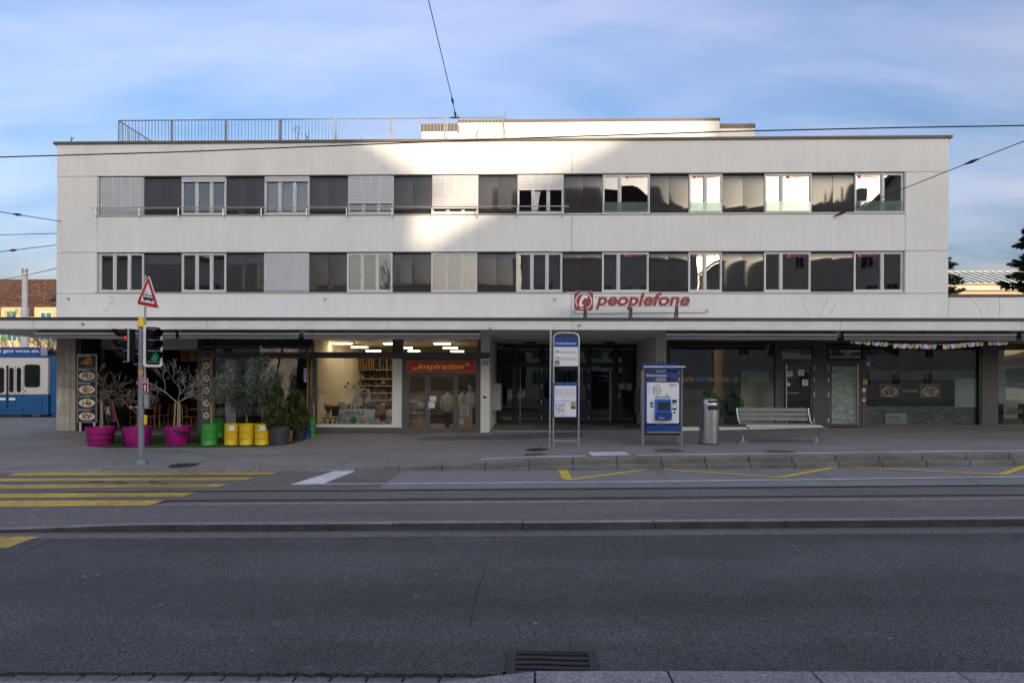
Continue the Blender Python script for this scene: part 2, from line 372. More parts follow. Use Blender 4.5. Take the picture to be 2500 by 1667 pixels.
# slab joints in the bus lane
for xa in (1600, 1985, 2330):
    p = RP(xa, 1150, LZ); q = RP(xa + 50 if xa < 1700 else xa + 60, 1183, LZ)
    z = 0.004
    MB().quad((p.x, p.y, p.z + z), (p.x + 0.03, p.y, p.z + z), (q.x + 0.03, q.y, q.z + z), (q.x, q.y, q.z + z)).build('slab_joint', 'asphalt_patch', lane)
# kerb stones
def stone_row(parent, m, xs, yf, yb, ztop, zbot, gap=0.014, name='kerb_stone', bev=0.014, face=None):
    for a, c in zip(xs[:-1], xs[1:]):
        x0, x1 = a + gap / 2, c - gap / 2; v = []
        j = random.uniform(-0.004, 0.004)
        for zf in (zbot, ztop):
            for x, y in ((x0, yf(x0)), (x1, yf(x1)), (x1, yb(x1)), (x0, yb(x0))): v.append((x, y, zf(x) + (j if zf is ztop else 0)))
        q = MB().add(v, [(0, 3, 2, 1), (4, 5, 6, 7), (1, 2, 6, 5), (2, 3, 7, 6), (3, 0, 4, 7)]); q.mat(1 if face else 0); q.f.append((0, 1, 5, 4)); q.mi.append(q.cm)
        q.build(name, [m, face] if face else m, parent, bevel=bev)
xs = [-30 + 1.95 * i for i in range(14)]; xs = [x for x in xs if x < KX0 - 0.4] + [KX0]
stone_row(pavement, 'kerb_granite', xs, lambda x: kerbY(x), lambda x: kerbY(x) + 0.16, lambda x: sl(x) + kerb_top(x) + 0.004, lambda x: sl(x) + G_ROAD - 0.1)
xs = [KX0 + 1.05 * i for i in range(28)]
KT = lambda x: sl(x) + kerb_top(x)
# the high bus kerb: an upper face and a lower stepped face, one stone each
stone_row(pavement, 'kerb_concrete', xs, lambda x: kerbY(x) + 0.07, lambda x: kerbY(x) + 0.30, lambda x: KT(x) + 0.006, lambda x: sl(x) + G_ROAD - 0.1, name='bus_kerb_stone', bev=0.03, gap=0.006)
stone_row(pavement, 'kerb_concrete', xs, lambda x: kerbY(x) - 0.10, lambda x: kerbY(x) + 0.075, lambda x: lerp(sl(x) + G_ROAD + 0.02, KT(x) - 0.14, clamp((x - KX0 - 2) / 2.5, 0, 1)), lambda x: sl(x) + G_ROAD - 0.1, name='bus_kerb_foot', bev=0.03, gap=0.006)
# island kerbs
xs = [-33.3 + 1.95 * i for i in range(36)]
IT = lambda x: sl(x) + G_ROAD + 0.03
stone_row(island, 'kerb_granite', xs, lambda x: Y_ISL(x) - 0.15, lambda x: Y_ISL(x) + 0.03, isl_top, lambda x: sl(x) + G_CAR - 0.1, bev=0.012, face='kerb_face_shade')
stone_row(island, 'kerb_granite', xs, lambda x: Y_TRK(x) - 0.135, lambda x: Y_TRK(x) + 0.0, lambda x: sl(x) + G_ROAD + 0.028, lambda x: sl(x) + G_ROAD - 0.1)
# gutter strip of paler asphalt along the island
strip('gutter_strip', 'asphalt_track', lambda x: Y_ISL(x) - 0.55, lambda x: Y_ISL(x) - 0.13, lambda x, y: sl(x) + G_CAR + 0.004, parent=car_road)
# near kerb and setts
xk = RP(1075, 1640, G_CAR).x
xs = [xk + 1.035 * i for i in range(9)]
def nk_top(x): return sl(x) + G_CAR + lerp(0.005, 0.095, clamp((x - xk) / 0.75, 0, 1))
stone_row(far_pave, 'kerb_granite', [xk, xk + 0.72] + [RP(1630, 1633, G_CAR + 0.1).x + 1.035 * i for i in range(-1 + 1, 8)], lambda x: -19.24, lambda x: -18.985, nk_top, lambda x: sl(x) + G_CAR - 0.2, bev=0.012)
stone_row(far_pave, 'kerb_granite', [xk - 3.0 * i for i in range(4, -1, -1)], lambda x: -19.24, lambda x: -19.04, lambda x: sl(x) + G_CAR + 0.0, lambda x: sl(x) + G_CAR - 0.2)
xs = [xk + 0.55 - 0.275 * i for i in range(34, -1, -1)]
stone_row(far_pave, 'sett', xs, lambda x: -19.03, lambda x: -18.83, lambda x: sl(x) + G_CAR - 0.022, lambda x: sl(x) + G_CAR - 0.2, gap=0.016, name='sett', bev=0.012)
# ragged asphalt lip along the setts
lip = MB()
for i in range(130):
    x = xk + 0.4 - i * 0.075
    lip.box(x, x + 0.078, -18.835 - random.random() * 0.022, -18.79, sl(x) + G_CAR - 0.12, sl(x) + G_CAR + random.random() * 0.006 + 0.001)
lip.build('asphalt_lip', 'asphalt_car', car_road)
# drain grate
gx0, gx1 = RP(1243, 1632, G_CAR).x, RP(1456, 1632, G_CAR).x
gy1 = RP(1350, 1592, G_CAR).y; gy0 = -18.97
zg = sl((gx0 + gx1) / 2) + G_CAR
dr = thing('drain_grate', 'black cast iron drain grate with curved bars at the near kerb', 'drain grate', ((gx0 + gx1) / 2, (gy0 + gy1) / 2, zg))
box('pit', 'black', dr, gx0 + 0.02, gx1 - 0.02, gy0 + 0.01, gy1 - 0.02, zg + 0.0045, zg + 0.006)
fm = MB(); fm.box(gx0 - 0.02, gx0 + 0.05, gy0, gy1, zg - 0.02, zg + 0.02).box(gx1 - 0.05, gx1 + 0.02, gy0, gy1, zg - 0.02, zg + 0.02).box(gx0 + 0.05, gx1 - 0.05, gy1 - 0.035, gy1, zg - 0.02, zg + 0.02)
fm.build('frame', 'iron', dr, bevel=0.006)
for i in range(6):
    y = lerp(gy0 + 0.005, gy1 - 0.06, i / 5)
    MB().tube([(lerp(gx0 + 0.05, gx1 - 0.05, k / 12), y + 0.008 * sin(k / 12 * 2 * pi), zg + 0.012) for k in range(13)], 0.009, 6).build('bar', 'iron', dr)

# ------------------------------------------------------------------ painted markings
def mark(name, m, pix, g, parent, z=0.005):
    pts = [RP(x, y, g) for x, y in pix]
    MB().add([(p.x, p.y, p.z + z) for p in pts], [tuple(range(len(pts)))]).build(name, m, parent, recalc=True)
def zig(name, m, pix, g, parent, wd, z=0.005):
    pts = [RP(x, y, g) for x, y in pix]
    for a, b in zip(pts[:-1], pts[1:]):
        d = (b - a); d.z = 0; d.normalize(); n_ = Vector((-d.y, d.x, 0)) * wd / 2
        MB().add([a + n_ + Vector((0, 0, z)), b + n_ + Vector((0, 0, z)), b - n_ + Vector((0, 0, z)), a - n_ + Vector((0, 0, z))], [(0, 1, 2, 3)]).build(name, m, parent, recalc=True)
        z += 0.0012
mark('crossing_stripe', 'paint_yellow', [(42, 1153.5), (18, 1161), (662, 1158), (678, 1153)], G_ROAD, track)
mark('crossing_stripe', 'paint_yellow', [(-160, 1168.5), (-190, 1176), (598, 1172), (622, 1165.5)], G_ROAD, track)
mark('crossing_stripe', 'paint_yellow', [(-160, 1184), (-190, 1194), (528, 1189), (559, 1181.5)], G_ROAD, track)
mark('crossing_stripe', 'paint_yellow', [(-160, 1205), (-190, 1217), (445, 1213), (480, 1202)], G_ROAD, track, 0.008)
mark('crossing_stripe', 'paint_yellow', [(-160, 1226), (-190, 1243), (365, 1238), (402, 1225)], G_ROAD, track, 0.032)
mark('crossing_stripe', 'paint_yellow', [(-160, 1310), (-190, 1342), (18, 1338), (95, 1310)], G_CAR, car_road, 0.006)
mark('stop_bar', 'paint_white', [(709, 1183), (785, 1182), (868, 1150), (815, 1150)], G_ROAD, track)
zig('edge_line', 'paint_white', [(760, 1181.5), (1000, 1180.5), (1250, 1178.5), (1600, 1176), (2000, 1171), (2300, 1167), (2520, 1164.5)], LZ, lane, 0.10, 0.007)
zig('zigzag_line', 'paint_yellow_fresh', [(1376, 1145), (1389, 1171), (1592, 1144.5), (1905, 1165.5), (2047, 1139.5), (2445, 1159), (2520, 1133)], LZ, lane, 0.16, 0.0055)
zig('zigzag_line', 'paint_yellow_fresh', [(1370, 1145), (1384, 1170)], LZ, lane, 0.18, 0.0045)
mark('tactile_slab', 'paint_white', [(1436, 1104.5), (1446, 1114), (1540, 1112), (1524, 1103)], -0.045, pavement, 0.012)
pts = [GP(x, y) for x, y in ((1174, 1123.5), (1300, 1118), (1430, 1114))]
def wline(pix):
    pts = [GP(x, y) for x, y in pix]
    for a, b in zip(pts[:-1], pts[1:]):
        v = []
        for p, s in ((a, 0), (b, 0), (b, 1), (a, 1)): v.append((p.x, p.y + s * 0.13, gz(p.x, p.y + s * 0.13) + 0.007))
        MB().add(v, [(0, 1, 2, 3)]).build('edge_line', 'paint_white', pavement)
wline([(1174, 1122), (1240, 1118.5), (1300, 1116), (1430, 1114)])
wline([(1556, 1111.5), (1800, 1109), (2100, 1105), (2350, 1102), (2520, 1101)])
# darker repairs in the pavement
for pix in ([(1015, 1074), (1040, 1065), (1275, 1062), (1275, 1071)], [(1265, 1062), (1330, 1056.5), (1415, 1056.5), (1432, 1066), (1275, 1071)]):
    ps = [GP(x, y) for x, y in pix]
    MB().add([(p.x, p.y, p.z + 0.006) for p in ps], [tuple(range(len(ps)))]).build('asphalt_repair', 'asphalt_patch', pavement, recalc=True)
def seam(pix, m='asphalt_patch', wd=0.03):
    ps = [GP(x, y) for x, y in pix]
    for a, b in zip(ps[:-1], ps[1:]):
        d = (b - a); n_ = Vector((-d.y, d.x, 0)).normalized() * wd / 2; u = Vector((0, 0, 0.006))
        MB().add([a + n_ + u, b + n_ + u, b - n_ + u, a - n_ + u], [(0, 1, 2, 3)]).build('asphalt_seam', m, pavement, recalc=True)
seam([(0, 1098), (300, 1100), (480, 1104), (540, 1118), (700, 1108), (1000, 1100)])
seam([(540, 1113), (485, 1128)]); seam([(830, 1135), (875, 1112)]); seam([(940, 1134), (958, 1124)])
seam([(2000, 1070), (2200, 1068), (2500, 1066)]); seam([(1650, 1072), (1990, 1062)])
for i, (x, y, wpx, m, lab) in enumerate([(1305, 1109, 56, 'rust', 'small rusty manhole cover in front of the bus stop frame'), (1310, 1097.5, 60, 'iron', 'dark oval manhole cover at the foot of the bus stop frame'),
        (1632, 1099.5, 74, 'rust', 'rusty round manhole cover in front of the ticket machine'), (1904, 1102.5, 74, 'rust', 'reddish manhole cover in front of the steel bench'),
        (448, 1136, 74, 'iron', 'worn round manhole cover near the traffic light pole')]):
    p = GP(x, y); r = wpx / 2 * (p.y + CAMD) / F
    t = thing('manhole_cover', lab, 'manhole cover', (p.x, p.y, p.z), 'manhole covers in the pavement')
    MB().add([(p.x + r * cos(a), p.y + r * sin(a), gz(p.x + r * cos(a), p.y + r * sin(a)) + 0.006) for a in [2 * pi * k / 28 for k in range(28)]], [tuple(range(28))]).build('rim', 'asphalt_patch', t)
    MB().add([(p.x + r * 0.88 * cos(a), p.y + r * 0.88 * sin(a), gz(p.x + r * cos(a), p.y + r * sin(a)) + 0.010) for a in [2 * pi * k / 28 for k in range(28)]], [tuple(range(28))]).build('lid', m, t)
for x, y, r in ((237, 1175.5, 0.16), (287, 1176, 0.11), (297, 1180.5, 0.12), (376, 1176, 0.11), (396, 1180.5, 0.10)):
    p = RP(x, y, G_ROAD)
    MB().add([(p.x + r * cos(a), p.y + r * 0.7 * sin(a), p.z + 0.006) for a in [2 * pi * k / 16 for k in range(16)]], [tuple(range(16))]).build('valve_cap', 'iron', track)
def road_seam(pix, wd=0.018):
    ps = [RP(x, y, G_CAR) for x, y in pix]
    for a, b in zip(ps[:-1], ps[1:]):
        d = (b - a); n_ = Vector((-d.y, d.x, 0)).normalized() * wd / 2; u = Vector((0, 0, 0.003))
        MB().add([a + n_ + u, b + n_ + u, b - n_ + u, a - n_ + u], [(0, 1, 2, 3)]).build('tar_seam', 'iron', car_road, recalc=True)
road_seam([(1184, 1392), (1168, 1432), (1158, 1470), (1146, 1532)]); road_seam([(150, 1312), (105, 1326), (60, 1346)], 0.03); road_seam([(890, 1306), (870, 1318)], 0.03); road_seam([(2490, 1302), (2470, 1318)], 0.03)
strip('asphalt_joint', 'asphalt_patch', lambda x: Y_ISL(x) - 0.575, lambda x: Y_ISL(x) - 0.55, lambda x, y: sl(x) + G_CAR + 0.0045, parent=car_road)
# small pale stones and leaves pressed into the road
for i in range(26):
    x, y = random.uniform(60, 2450), random.uniform(1330, 1610); p = RP(x, y, G_CAR); r = random.uniform(0.008, 0.02)
    MB().add([(p.x + r * cos(a) * 1.4, p.y + r * sin(a), p.z + 0.004) for a in [2 * pi * k / 7 + random.random() * 0.4 for k in range(7)]], [tuple(range(7))]).build('gum_spot', 'kerb_granite', car_road)

# ================================================================== THE BUILDING
bld = thing('commercial_building', 'long white three storey flat roofed block with shops under a canopy', 'building', (0, 0, 0))
XL, XR = PX(137), PX(2315)
XJ = PX(1395); XE = PX(2500) + 14
def zavg(ya, yb, xa=240, xb=2207, Y=0): return (P(xa, ya, Y).z + P(xb, yb, Y).z) / 2
ZR = zavg(353, 338, 137, 2315); ZU1 = zavg(430.6, 419.4); ZU0 = zavg(529.5, 521); ZL1 = zavg(616.5, 612.3); ZL0 = zavg(715.7, 717)
ZS = (P(1196, 822.5).z + P(1600, 823.5).z) / 2                    # underside of the canopy
XB0, XB1 = PX(236), PX(2209)
g = 0.007
def fpanel(x0, x1, z0, z1): return box('facade_panel', 'plaster', bld, x0 + g, x1 - g, 0.0, 0.26, z0 + g, z1 - g)
fpanel(XL, XJ, ZU1, ZR); fpanel(XJ, XR, ZU1, ZR)
fpanel(XL, XB0, ZL1, ZU1); fpanel(XB1, XR, ZL1, ZU1)
fpanel(XB0, XJ, ZL1, ZU0); fpanel(XJ, XB1, ZL1, ZU0)
fpanel(XL, XB0, ZL0, ZL1); fpanel(XB1, XR, ZL0, ZL1)
fpanel(XL, XJ, ZS + 0.02, ZL0); fpanel(XJ, XR, ZS + 0.02, ZL0)
ZW = P(2400, 725).z
fpanel(XR, XE, ZS + 0.02, ZW)
box('parapet_flashing', 'flashing', bld, XR + 0.02, XE, -0.03, 0.5, ZW, ZW + 0.09)
# cracks in the lower wall
for pts in ([(1955, 722), (1963, 738), (1960, 745), (1975, 765)], [(2022, 720), (2015, 745), (2000, 770)], [(2362, 722), (2375, 735), (2390, 752), (2398, 772)], [(2440, 725), (2441, 772)], [(2043, 735), (2028, 768)]):
    pp = [P(x, y) for x, y in pts]
    MB().tube([(p.x, -0.001, p.z) for p in pp], 0.006, 4).build('wall_crack', 'galv', bld)
# graffiti scrawl
for pts in ([(264, 724), (280, 726), (268, 740), (285, 743)], [(257, 758), (261, 756), (264, 759)]):
    pp = [P(x, y) for x, y in pts]; MB().tube([(p.x, -0.002, p.z) for p in pp], 0.008, 4).build('graffiti_scrawl', 'paint_graffiti' if 'paint_graffiti' in M else 'rust', bld)
# roof cap
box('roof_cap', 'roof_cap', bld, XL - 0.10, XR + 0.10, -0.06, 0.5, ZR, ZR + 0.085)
# body: side walls, floors, roof, back
core = MB(); D_ = 13.0
core.box(XL + 0.01, XL + 0.3, 0.27, D_, ZS + 0.1, ZR - 0.02).box(XR - 0.3, XR - 0.01, 0.27, D_, ZS + 0.1, ZR - 0.02).box(XL + 0.3, XR - 0.3, D_ - 0.3, D_, ZS + 0.1, ZR - 0.02)
core.build('side_wall', 'plaster', bld)
box('roof_slab', 'roof_gravel', bld, XL + 0.3, XR - 0.3, 0.5, D_ - 0.3, ZR - 0.35, ZR - 0.1)
for z in (ZS + 0.04, ZL1 + 0.5): box('floor_slab', 'room_grey', bld, XL + 0.31, XR - 0.31, 0.27, D_ - 0.31, z, z + 0.25)
for z0, z1 in ((ZS + 0.3, ZL1 + 0.49), (ZL1 + 0.76, ZR - 0.36)):
    box('inner_wall', 'room_grey', bld, XL + 0.31, XR - 0.31, 4.2, 4.35, z0, z1)
    for xp in (395, 595, 800, 1005, 1212, 1420, 1635, 1815, 2035):
        box('inner_wall', 'room_grey', bld, PX(xp) - 0.05, PX(xp) + 0.05, 0.3, 4.19, z0, z1)
box('wing_body', 'plaster', bld, XR + 0.01, XE, 0.27, D_, ZS + 0.1, ZW - 0.1)
# window bands
def frame_ring(b, x0, x1, z0, z1, y0, y1, t):
    b.box(x0, x0 + t, y0, y1, z0, z1).box(x1 - t, x1, y0, y1, z0, z1).box(x0 + t, x1 - t, y0, y1, z0, z0 + t).box(x0 + t, x1 - t, y0, y1, z1 - t, z1)
def blind(parent, x0, x1, z0, z1, y, upper_open=0):
    b = MB(); zz = z1; h = 0.05
    while zz - h > z0 + 0.03:
        b.add([(x0, y, zz), (x1, y, zz), (x1, y - 0.009, zz - h * 0.9), (x0, y - 0.009, zz - h * 0.85), (x0, y + 0.008, zz - h * 0.85), (x1, y + 0.008, zz - h * 0.85), (x0, y + 0.012, zz), (x1, y + 0.012, zz)], [(0, 3, 2, 1), (3, 4, 5, 2), (6, 7, 5, 4), (0, 1, 7, 6)])
        zz -= h
    b.box(x0, x1, y - 0.02, y + 0.012, zz - 0.035, zz)
    b.build('blind', 'slat', parent)
    if upper_open:
        c = MB()
        for k in (0.28, 0.5, 0.73): c.box(lerp(x0, x1, k) - 0.008, lerp(x0, x1, k) + 0.008, y - 0.022, y - 0.018, lerp(z1, z0, upper_open), z1)
        c.build('blind_cord', 'white_paint', parent)
def window(xa, xb, z0, z1, lights, nm_row, bl=0, cords=0, curt=False, logo=None, guard=False, card=False):  # card adds a white sheet standing in for the sky reflection
    x0, x1 = PX(xa) + 0.01, PX(xb) - 0.01
    f = MB(); t = 0.042
    f.box(x0, x0 + t, 0.07, 0.2, z0, z1).box(x1 - t, x1, 0.07, 0.2, z0, z1).box(x0 + t, x1 - t, 0.07, 0.2, z0, z0 + 0.075).box(x0 + t, x1 - t, 0.07, 0.2, z1 - 0.05, z1)
    edges = [x0 + t] + [lerp(x0, x1, l) for l in lights] + [x1 - t]
    for e in edges[1:-1]: f.box(e - 0.036, e - 0.004, 0.062, 0.19, z0 + 0.075, z1 - 0.05).box(e + 0.004, e + 0.036, 0.062, 0.19, z0 + 0.075, z1 - 0.05)
    w_ = f.build('window', 'alu_frame', bld)
    for i, (a, b) in enumerate(zip(edges[:-1], edges[1:])):
        a2 = a + (0.038 if i else 0.0); b2 = b - (0.038 if i < len(edges) - 2 else 0.0)
        r = MB(); frame_ring(r, a2 + 0.002, b2 - 0.002, z0 + 0.077, z1 - 0.052, 0.085, 0.15, 0.022); r.build('sash', 'alu_frame', w_)
        # a hair of tilt so that neighbouring panes do not mirror exactly alike
        tx, tz = random.uniform(-0.004, 0.004), random.uniform(-0.003, 0.003)
        MB().quad((a2 + 0.023, 0.118 - tx, z0 + 0.097), (b2 - 0.023, 0.118 + tx, z0 + 0.097), (b2 - 0.023, 0.118 + tx + tz, z1 - 0.072), (a2 + 0.023, 0.118 - tx + tz, z1 - 0.072)).build('pane', 'glass_window', w_)
    if bl: blind(w_, x0 + 0.03, x1 - 0.03, lerp(z1, z0, bl) if bl < 1 else z0 + 0.05, z1 - 0.01, 0.045, cords)
    if curt:
        c = MB(); n = 60
        for i in range(n):
            xa_, xb_ = lerp(x0 + 0.06, x1 - 0.06, i / n), lerp(x0 + 0.06, x1 - 0.06, (i + 1) / n)
            c.quad((xa_, 0.30 + 0.02 * sin(i * 1.3), z0 + 0.1), (xb_, 0.30 + 0.02 * sin(i * 1.3 + 1.3), z0 + 0.1), (xb_, 0.30 + 0.02 * sin(i * 1.3 + 1.3), z1 - 0.1), (xa_, 0.30 + 0.02 * sin(i * 1.3), z1 - 0.1))
        c.build('curtain', 'curtain', w_, smooth=True)
    if guard: box('guard_pane', 'glass_guard', w_, x0 + 0.05, x1 - 0.05, 0.02, 0.032, z0 + 0.05, z0 + 0.40)
    if card: box('sky_reflection_sheet', 'white_paint', w_, x0 + 0.07, x1 - 0.07, 0.24, 0.25, z0 + 0.1, z1 - 0.1)  # added white sheet stands in for bright sky mirrored in the panes
    if logo:
        la, lb, lz0, lz1 = R(*logo)
        text('lettering', 'peoplefone.ch', 'sign_red2', w_, la + 0.14, lb, lz0, lz1, 0.105, 0.002, shear=0.25, bold=0.01)
        q = (lz1 - lz0); s_ = MB(); s_.box(la, la + 0.11, 0.103, 0.105, lz0, lz0 + 0.11); s_.build('logo_square', 'sign_red2', w_)
    return w_
mat('sign_red2', (0.55, 0.045, 0.04), 0.5)
UP = [(240.6, 347.2, (0.34, 0.67), dict(bl=1, cords=0.9)), (439, 549, (0.34, 0.67), dict(bl=0.15, curt=False)), (642, 753, (0.34, 0.67), dict(bl=0.15, curt=True)), (846.5, 959.5, (0.34, 0.67), dict(bl=0.75, cords=0.47)),
      (1052.4, 1166.4, (0.34, 0.67), dict(bl=0.87, cords=0.58)), (1261.4, 1375.4, (0.34, 0.67), dict(bl=0.40, cords=0.3)), (1470, 1586.8, (0.36,), dict(guard=True, logo=(1528, 427, 1572, 433.5))),
      (1681, 1764.6, (0.49,), dict(guard=True, card=True, logo=(1693, 427, 1748, 433))), (1866, 1983, (0.36,), dict(guard=True, card=True, logo=(1923, 428, 1968, 433))), (2087, 2207, (0.58,), dict(guard=True, logo=(2098, 427, 2143, 433)))]  # card=True: added sheet standing in for the sky reflection
LO = [(238.5, 348, (0.34, 0.67), {}), (440, 549.5, (0.34, 0.67), {}), (641.4, 752.6, (0.34, 0.67), dict(bl=1, cords=0)), (844.4, 957, (0.34, 0.67), {}), (1050.6, 1164.6, (0.34, 0.67), {}), (1258.6, 1373, (0.34, 0.67), {}),
      (1469, 1584.7, (0.35,), dict(logo=(1526, 619, 1570, 625.5))), (1680.5, 1764, (0.49,), dict(logo=(1692, 619, 1748, 625.5))), (1866, 1981.3, (0.36,), dict(logo=(1925, 620, 1970, 626))), (2085.8, 2206.8, (0.58,), dict(logo=(2098, 620, 2142, 626)))]
for rows, z0, z1 in ((UP, ZU0, ZU1), (LO, ZL0, ZL1)):
    for i, (a, b, l, k) in enumerate(rows):
        window(a, b, z0 + 0.045, z1 - 0.02, l, i, **k)
        if i + 1 < len(rows):
            p0, p1 = PX(b) + 0.006, PX(rows[i + 1][0]) - 0.006; pm = (p0 + p1) / 2
            for q0, q1 in ((p0, pm - 0.003), (pm + 0.003, p1)):
                t1, t2 = random.uniform(-0.006, 0.006), random.uniform(-0.006, 0.006)
                pm_ = MB(); nu, nv = 4, 14; za_, zb_ = z0 + 0.05, z1 - 0.022
                for jv in range(nv + 1):
                    for ju in range(nu + 1):
                        u, v = ju / nu * 2 - 1, jv / nv * 2 - 1
                        pm_.v.append((lerp(q0, q1, ju / nu), 0.10 + t1 * u + t2 * v * 0.5 + 0.030 * abs(v) ** 6 + 0.006 * abs(u) ** 6, lerp(za_, zb_, jv / nv)))
                pm_.f = [(jv * (nu + 1) + ju, jv * (nu + 1) + ju + 1, (jv + 1) * (nu + 1) + ju + 1, (jv + 1) * (nu + 1) + ju) for jv in range(nv) for ju in range(nu)]; pm_.mi = [0] * len(pm_.f)
                pm_.box(q0, q1, 0.145, 0.2, za_, zb_).build('cladding_panel', 'panel_dark', bld, smooth=True)
            box('inner_wall', 'room_grey', bld, p0, p1, 0.21, 0.28, z0 + 0.01, z1 - 0.01)
    # sill and head trim
    xm = PX(1380)
    for q0, q1, m, t in ((XB0 - 0.04, xm, 'grey_sill', -0.03), (xm + 0.01, XB1 + 0.03, 'alu_frame', -0.05)):
        if m == 'grey_sill' and m not in M: mat('grey_sill', (0.36, 0.35, 0.33), 0.6, var=0.12, vscale=3)
        box('window_sill', m, bld, q0, q1, t, 0.25, z0 + 0.008, z0 + 0.043)
    box('window_head', 'grey_frame', bld, XB0 + 0.01, XB1 - 0.01, 0.03, 0.22, z1 - 0.018, z1 - 0.002)
    box('window_jamb', 'alu_frame', bld, XB0 + 0.01, PX(239 if z0 == ZU0 else 237.5) , 0.03, 0.25, z0 + 0.045, z1 - 0.02)
    box('window_jamb', 'alu_frame', bld, PX(2207.2), XB1 - 0.008, 0.02, 0.25, z0 + 0.045, z1 - 0.02)
# handrail along the upper windows
hr = MB(); za_, zb_ = P(223, 509.5, -0.16).z, P(1388, 502.5, -0.16).z; zh = (za_ + zb_) / 2
hrail = MB().tube([(PX(223, -0.16), -0.16, zh), (PX(1388, -0.16), -0.16, zh)], 0.022, 8).build('window_rail', 'steel', bld)
for zx in (234, 340, 436, 545, 638, 748, 845.5, 956.5, 1053.5, 1164.5, 1261.5, 1374.5):
    x = PX(zx, -0.1); MB().tube([(x, -0.16, zh), (x, -0.16, ZU0 - 0.02), (x, 0.0, ZU0 - 0.09)], 0.014, 6).build('rail_bracket', 'steel', hrail)
# small wall fittings
for x, y in ((169, 730), (795, 730), (1355, 730)):
    p = P(x, y); MB().tube([(p.x, 0.0, p.z), (p.x, -0.09, p.z - 0.01)], 0.035, 8).build('wall_bolt', 'galv', bld)
# penthouse on the roof
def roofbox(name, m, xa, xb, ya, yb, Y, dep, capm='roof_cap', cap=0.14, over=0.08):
    x0, x1, z1 = PX(xa, Y, ya), PX(xb, Y, ya), P((xa + xb) / 2, ya, Y).z
    z0 = ZR - 0.09
    b = box(name, m, bld, x0, x1, Y, Y + dep, z0, z1 - cap)
    box('roof_edge', capm, b, x0 - over, x1 + over, Y - over, Y + dep + over, z1 - cap, z1)
    return b
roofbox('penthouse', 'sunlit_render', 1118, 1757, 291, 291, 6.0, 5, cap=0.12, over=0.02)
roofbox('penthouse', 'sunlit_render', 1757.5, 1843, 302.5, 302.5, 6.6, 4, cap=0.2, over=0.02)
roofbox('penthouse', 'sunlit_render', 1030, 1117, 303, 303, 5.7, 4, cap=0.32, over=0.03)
# roof railing
YR = 0.9
def rz(x, y, Y=YR): return P(x, y, Y).z
zt = (rz(290, 295) + rz(1228, 287)) / 2 + 0.0
xr0, xr1 = PX(290, YR, 290), PX(1228, YR, 290)
rl = MB().tube([(xr0, YR, zt), (xr1, YR, zt)], 0.02, 6).build('roof_railing', 'rail_galv', bld)
MB().tube([(xr0, YR, ZR + 0.09), (xr1, YR, ZR + 0.09)], 0.016, 6).build('bottom_rail', 'rail_galv', rl)
posts = [290, 418, 421, 550, 553, 683, 686, 818, 821, 952, 955, 1086, 1091, 1228]
for x in posts:
    xx = PX(x, YR, 290); MB().box(xx - 0.018, xx + 0.018, YR - 0.02, YR + 0.02, ZR - 0.05, zt).build('post', 'rail_galv', rl)
x = xr0 + 0.13
while x < xr1 - 0.05:
    MB().box(x - 0.008, x + 0.008, YR - 0.008, YR + 0.008, ZR + 0.09, zt).build('baluster', 'rail_galv', rl); x += 0.125
MB().tube([(xr0, YR, zt), (xr0, YR + 5.5, zt)], 0.02, 6).build('side_rail', 'rail_galv', rl)
for i in range(1, 40):
    y = YR + i * 0.137; MB().box(xr0 - 0.008, xr0 + 0.008, y - 0.008, y + 0.008, ZR - 0.05, zt).build('baluster', 'rail_galv', rl)
MB().tube([(xr1, YR, zt), (xr1, YR + 5, zt)], 0.02, 6).build('side_rail', 'rail_galv', rl)
for i in range(1, 9):
    y = YR + i * 0.5; MB().box(xr1 - 0.008, xr1 + 0.008, y - 0.008, y + 0.008, ZR - 0.05, zt).build('baluster', 'rail_galv', rl)

# ------------------------------------------------------------------ canopy
YC = -3.5
zc1 = zavg(774.5, 776.3, 137, 2400, YC); zc0f = zavg(803, 806.5, 137, 2450, YC); zcf = zavg(781.5, 784, 137, 2450, YC)
x_end = -12.45
cj = [x_end - 6] + [PX(x, YC) for x in (82, 506, 947, 1397, 2053, 2494)] + [XE]
slab_ = MB().slab([(x_end - 6, YC + 0.12), (XE, YC + 0.12), (XE, 0.25), (PX(1601) , 0.25), (PX(1601), 4.6), (PX(1196), 4.6), (PX(1196), 0.25), (XL + 0.05, 0.25), (XL + 0.05, 9.0), (x_end - 6, 9.0)], ZS, zc1 - 0.1)
cs = slab_.build('canopy_slab', 'soffit_paint', bld, recalc=True)
for a, b in zip(cj[:-1], cj[1:]):
    box('fascia_panel', 'fascia_white', cs, a + 0.006, b - 0.006, YC, YC + 0.11, zc0f, zcf + 0.01)
box('canopy_flashing', 'flashing', cs, x_end - 6, XE, YC - 0.03, YC + 0.3, zcf, zc1)
for x, y in ((204, 791), (1415, 793), (1197, 801)):
    p = P(x, y, YC); MB().tube([(p.x, YC, p.z), (p.x, YC - 0.07, p.z)], 0.035, 8).build('fascia_bolt', 'galv', cs)
# ground floor: soffit-high pieces behind
def gfl(X): return sl(X) + 0.02
# concrete corner column
cx0, cx1 = PX(137, 0, 950), PX(183, 0, 950)
zst = P(160, 1052).z
colm = MB()
for i, (fx0, fx1, yy) in enumerate(((0.0, 0.28, 0.02), (0.28, 0.72, 0.0), (0.72, 1.0, 0.02))):
    colm.box(lerp(cx0, cx1, fx0), lerp(cx0, cx1, fx1), yy, 0.6, zst, ZS - 0.002)
colm.build('column', 'concrete_raw', bld)
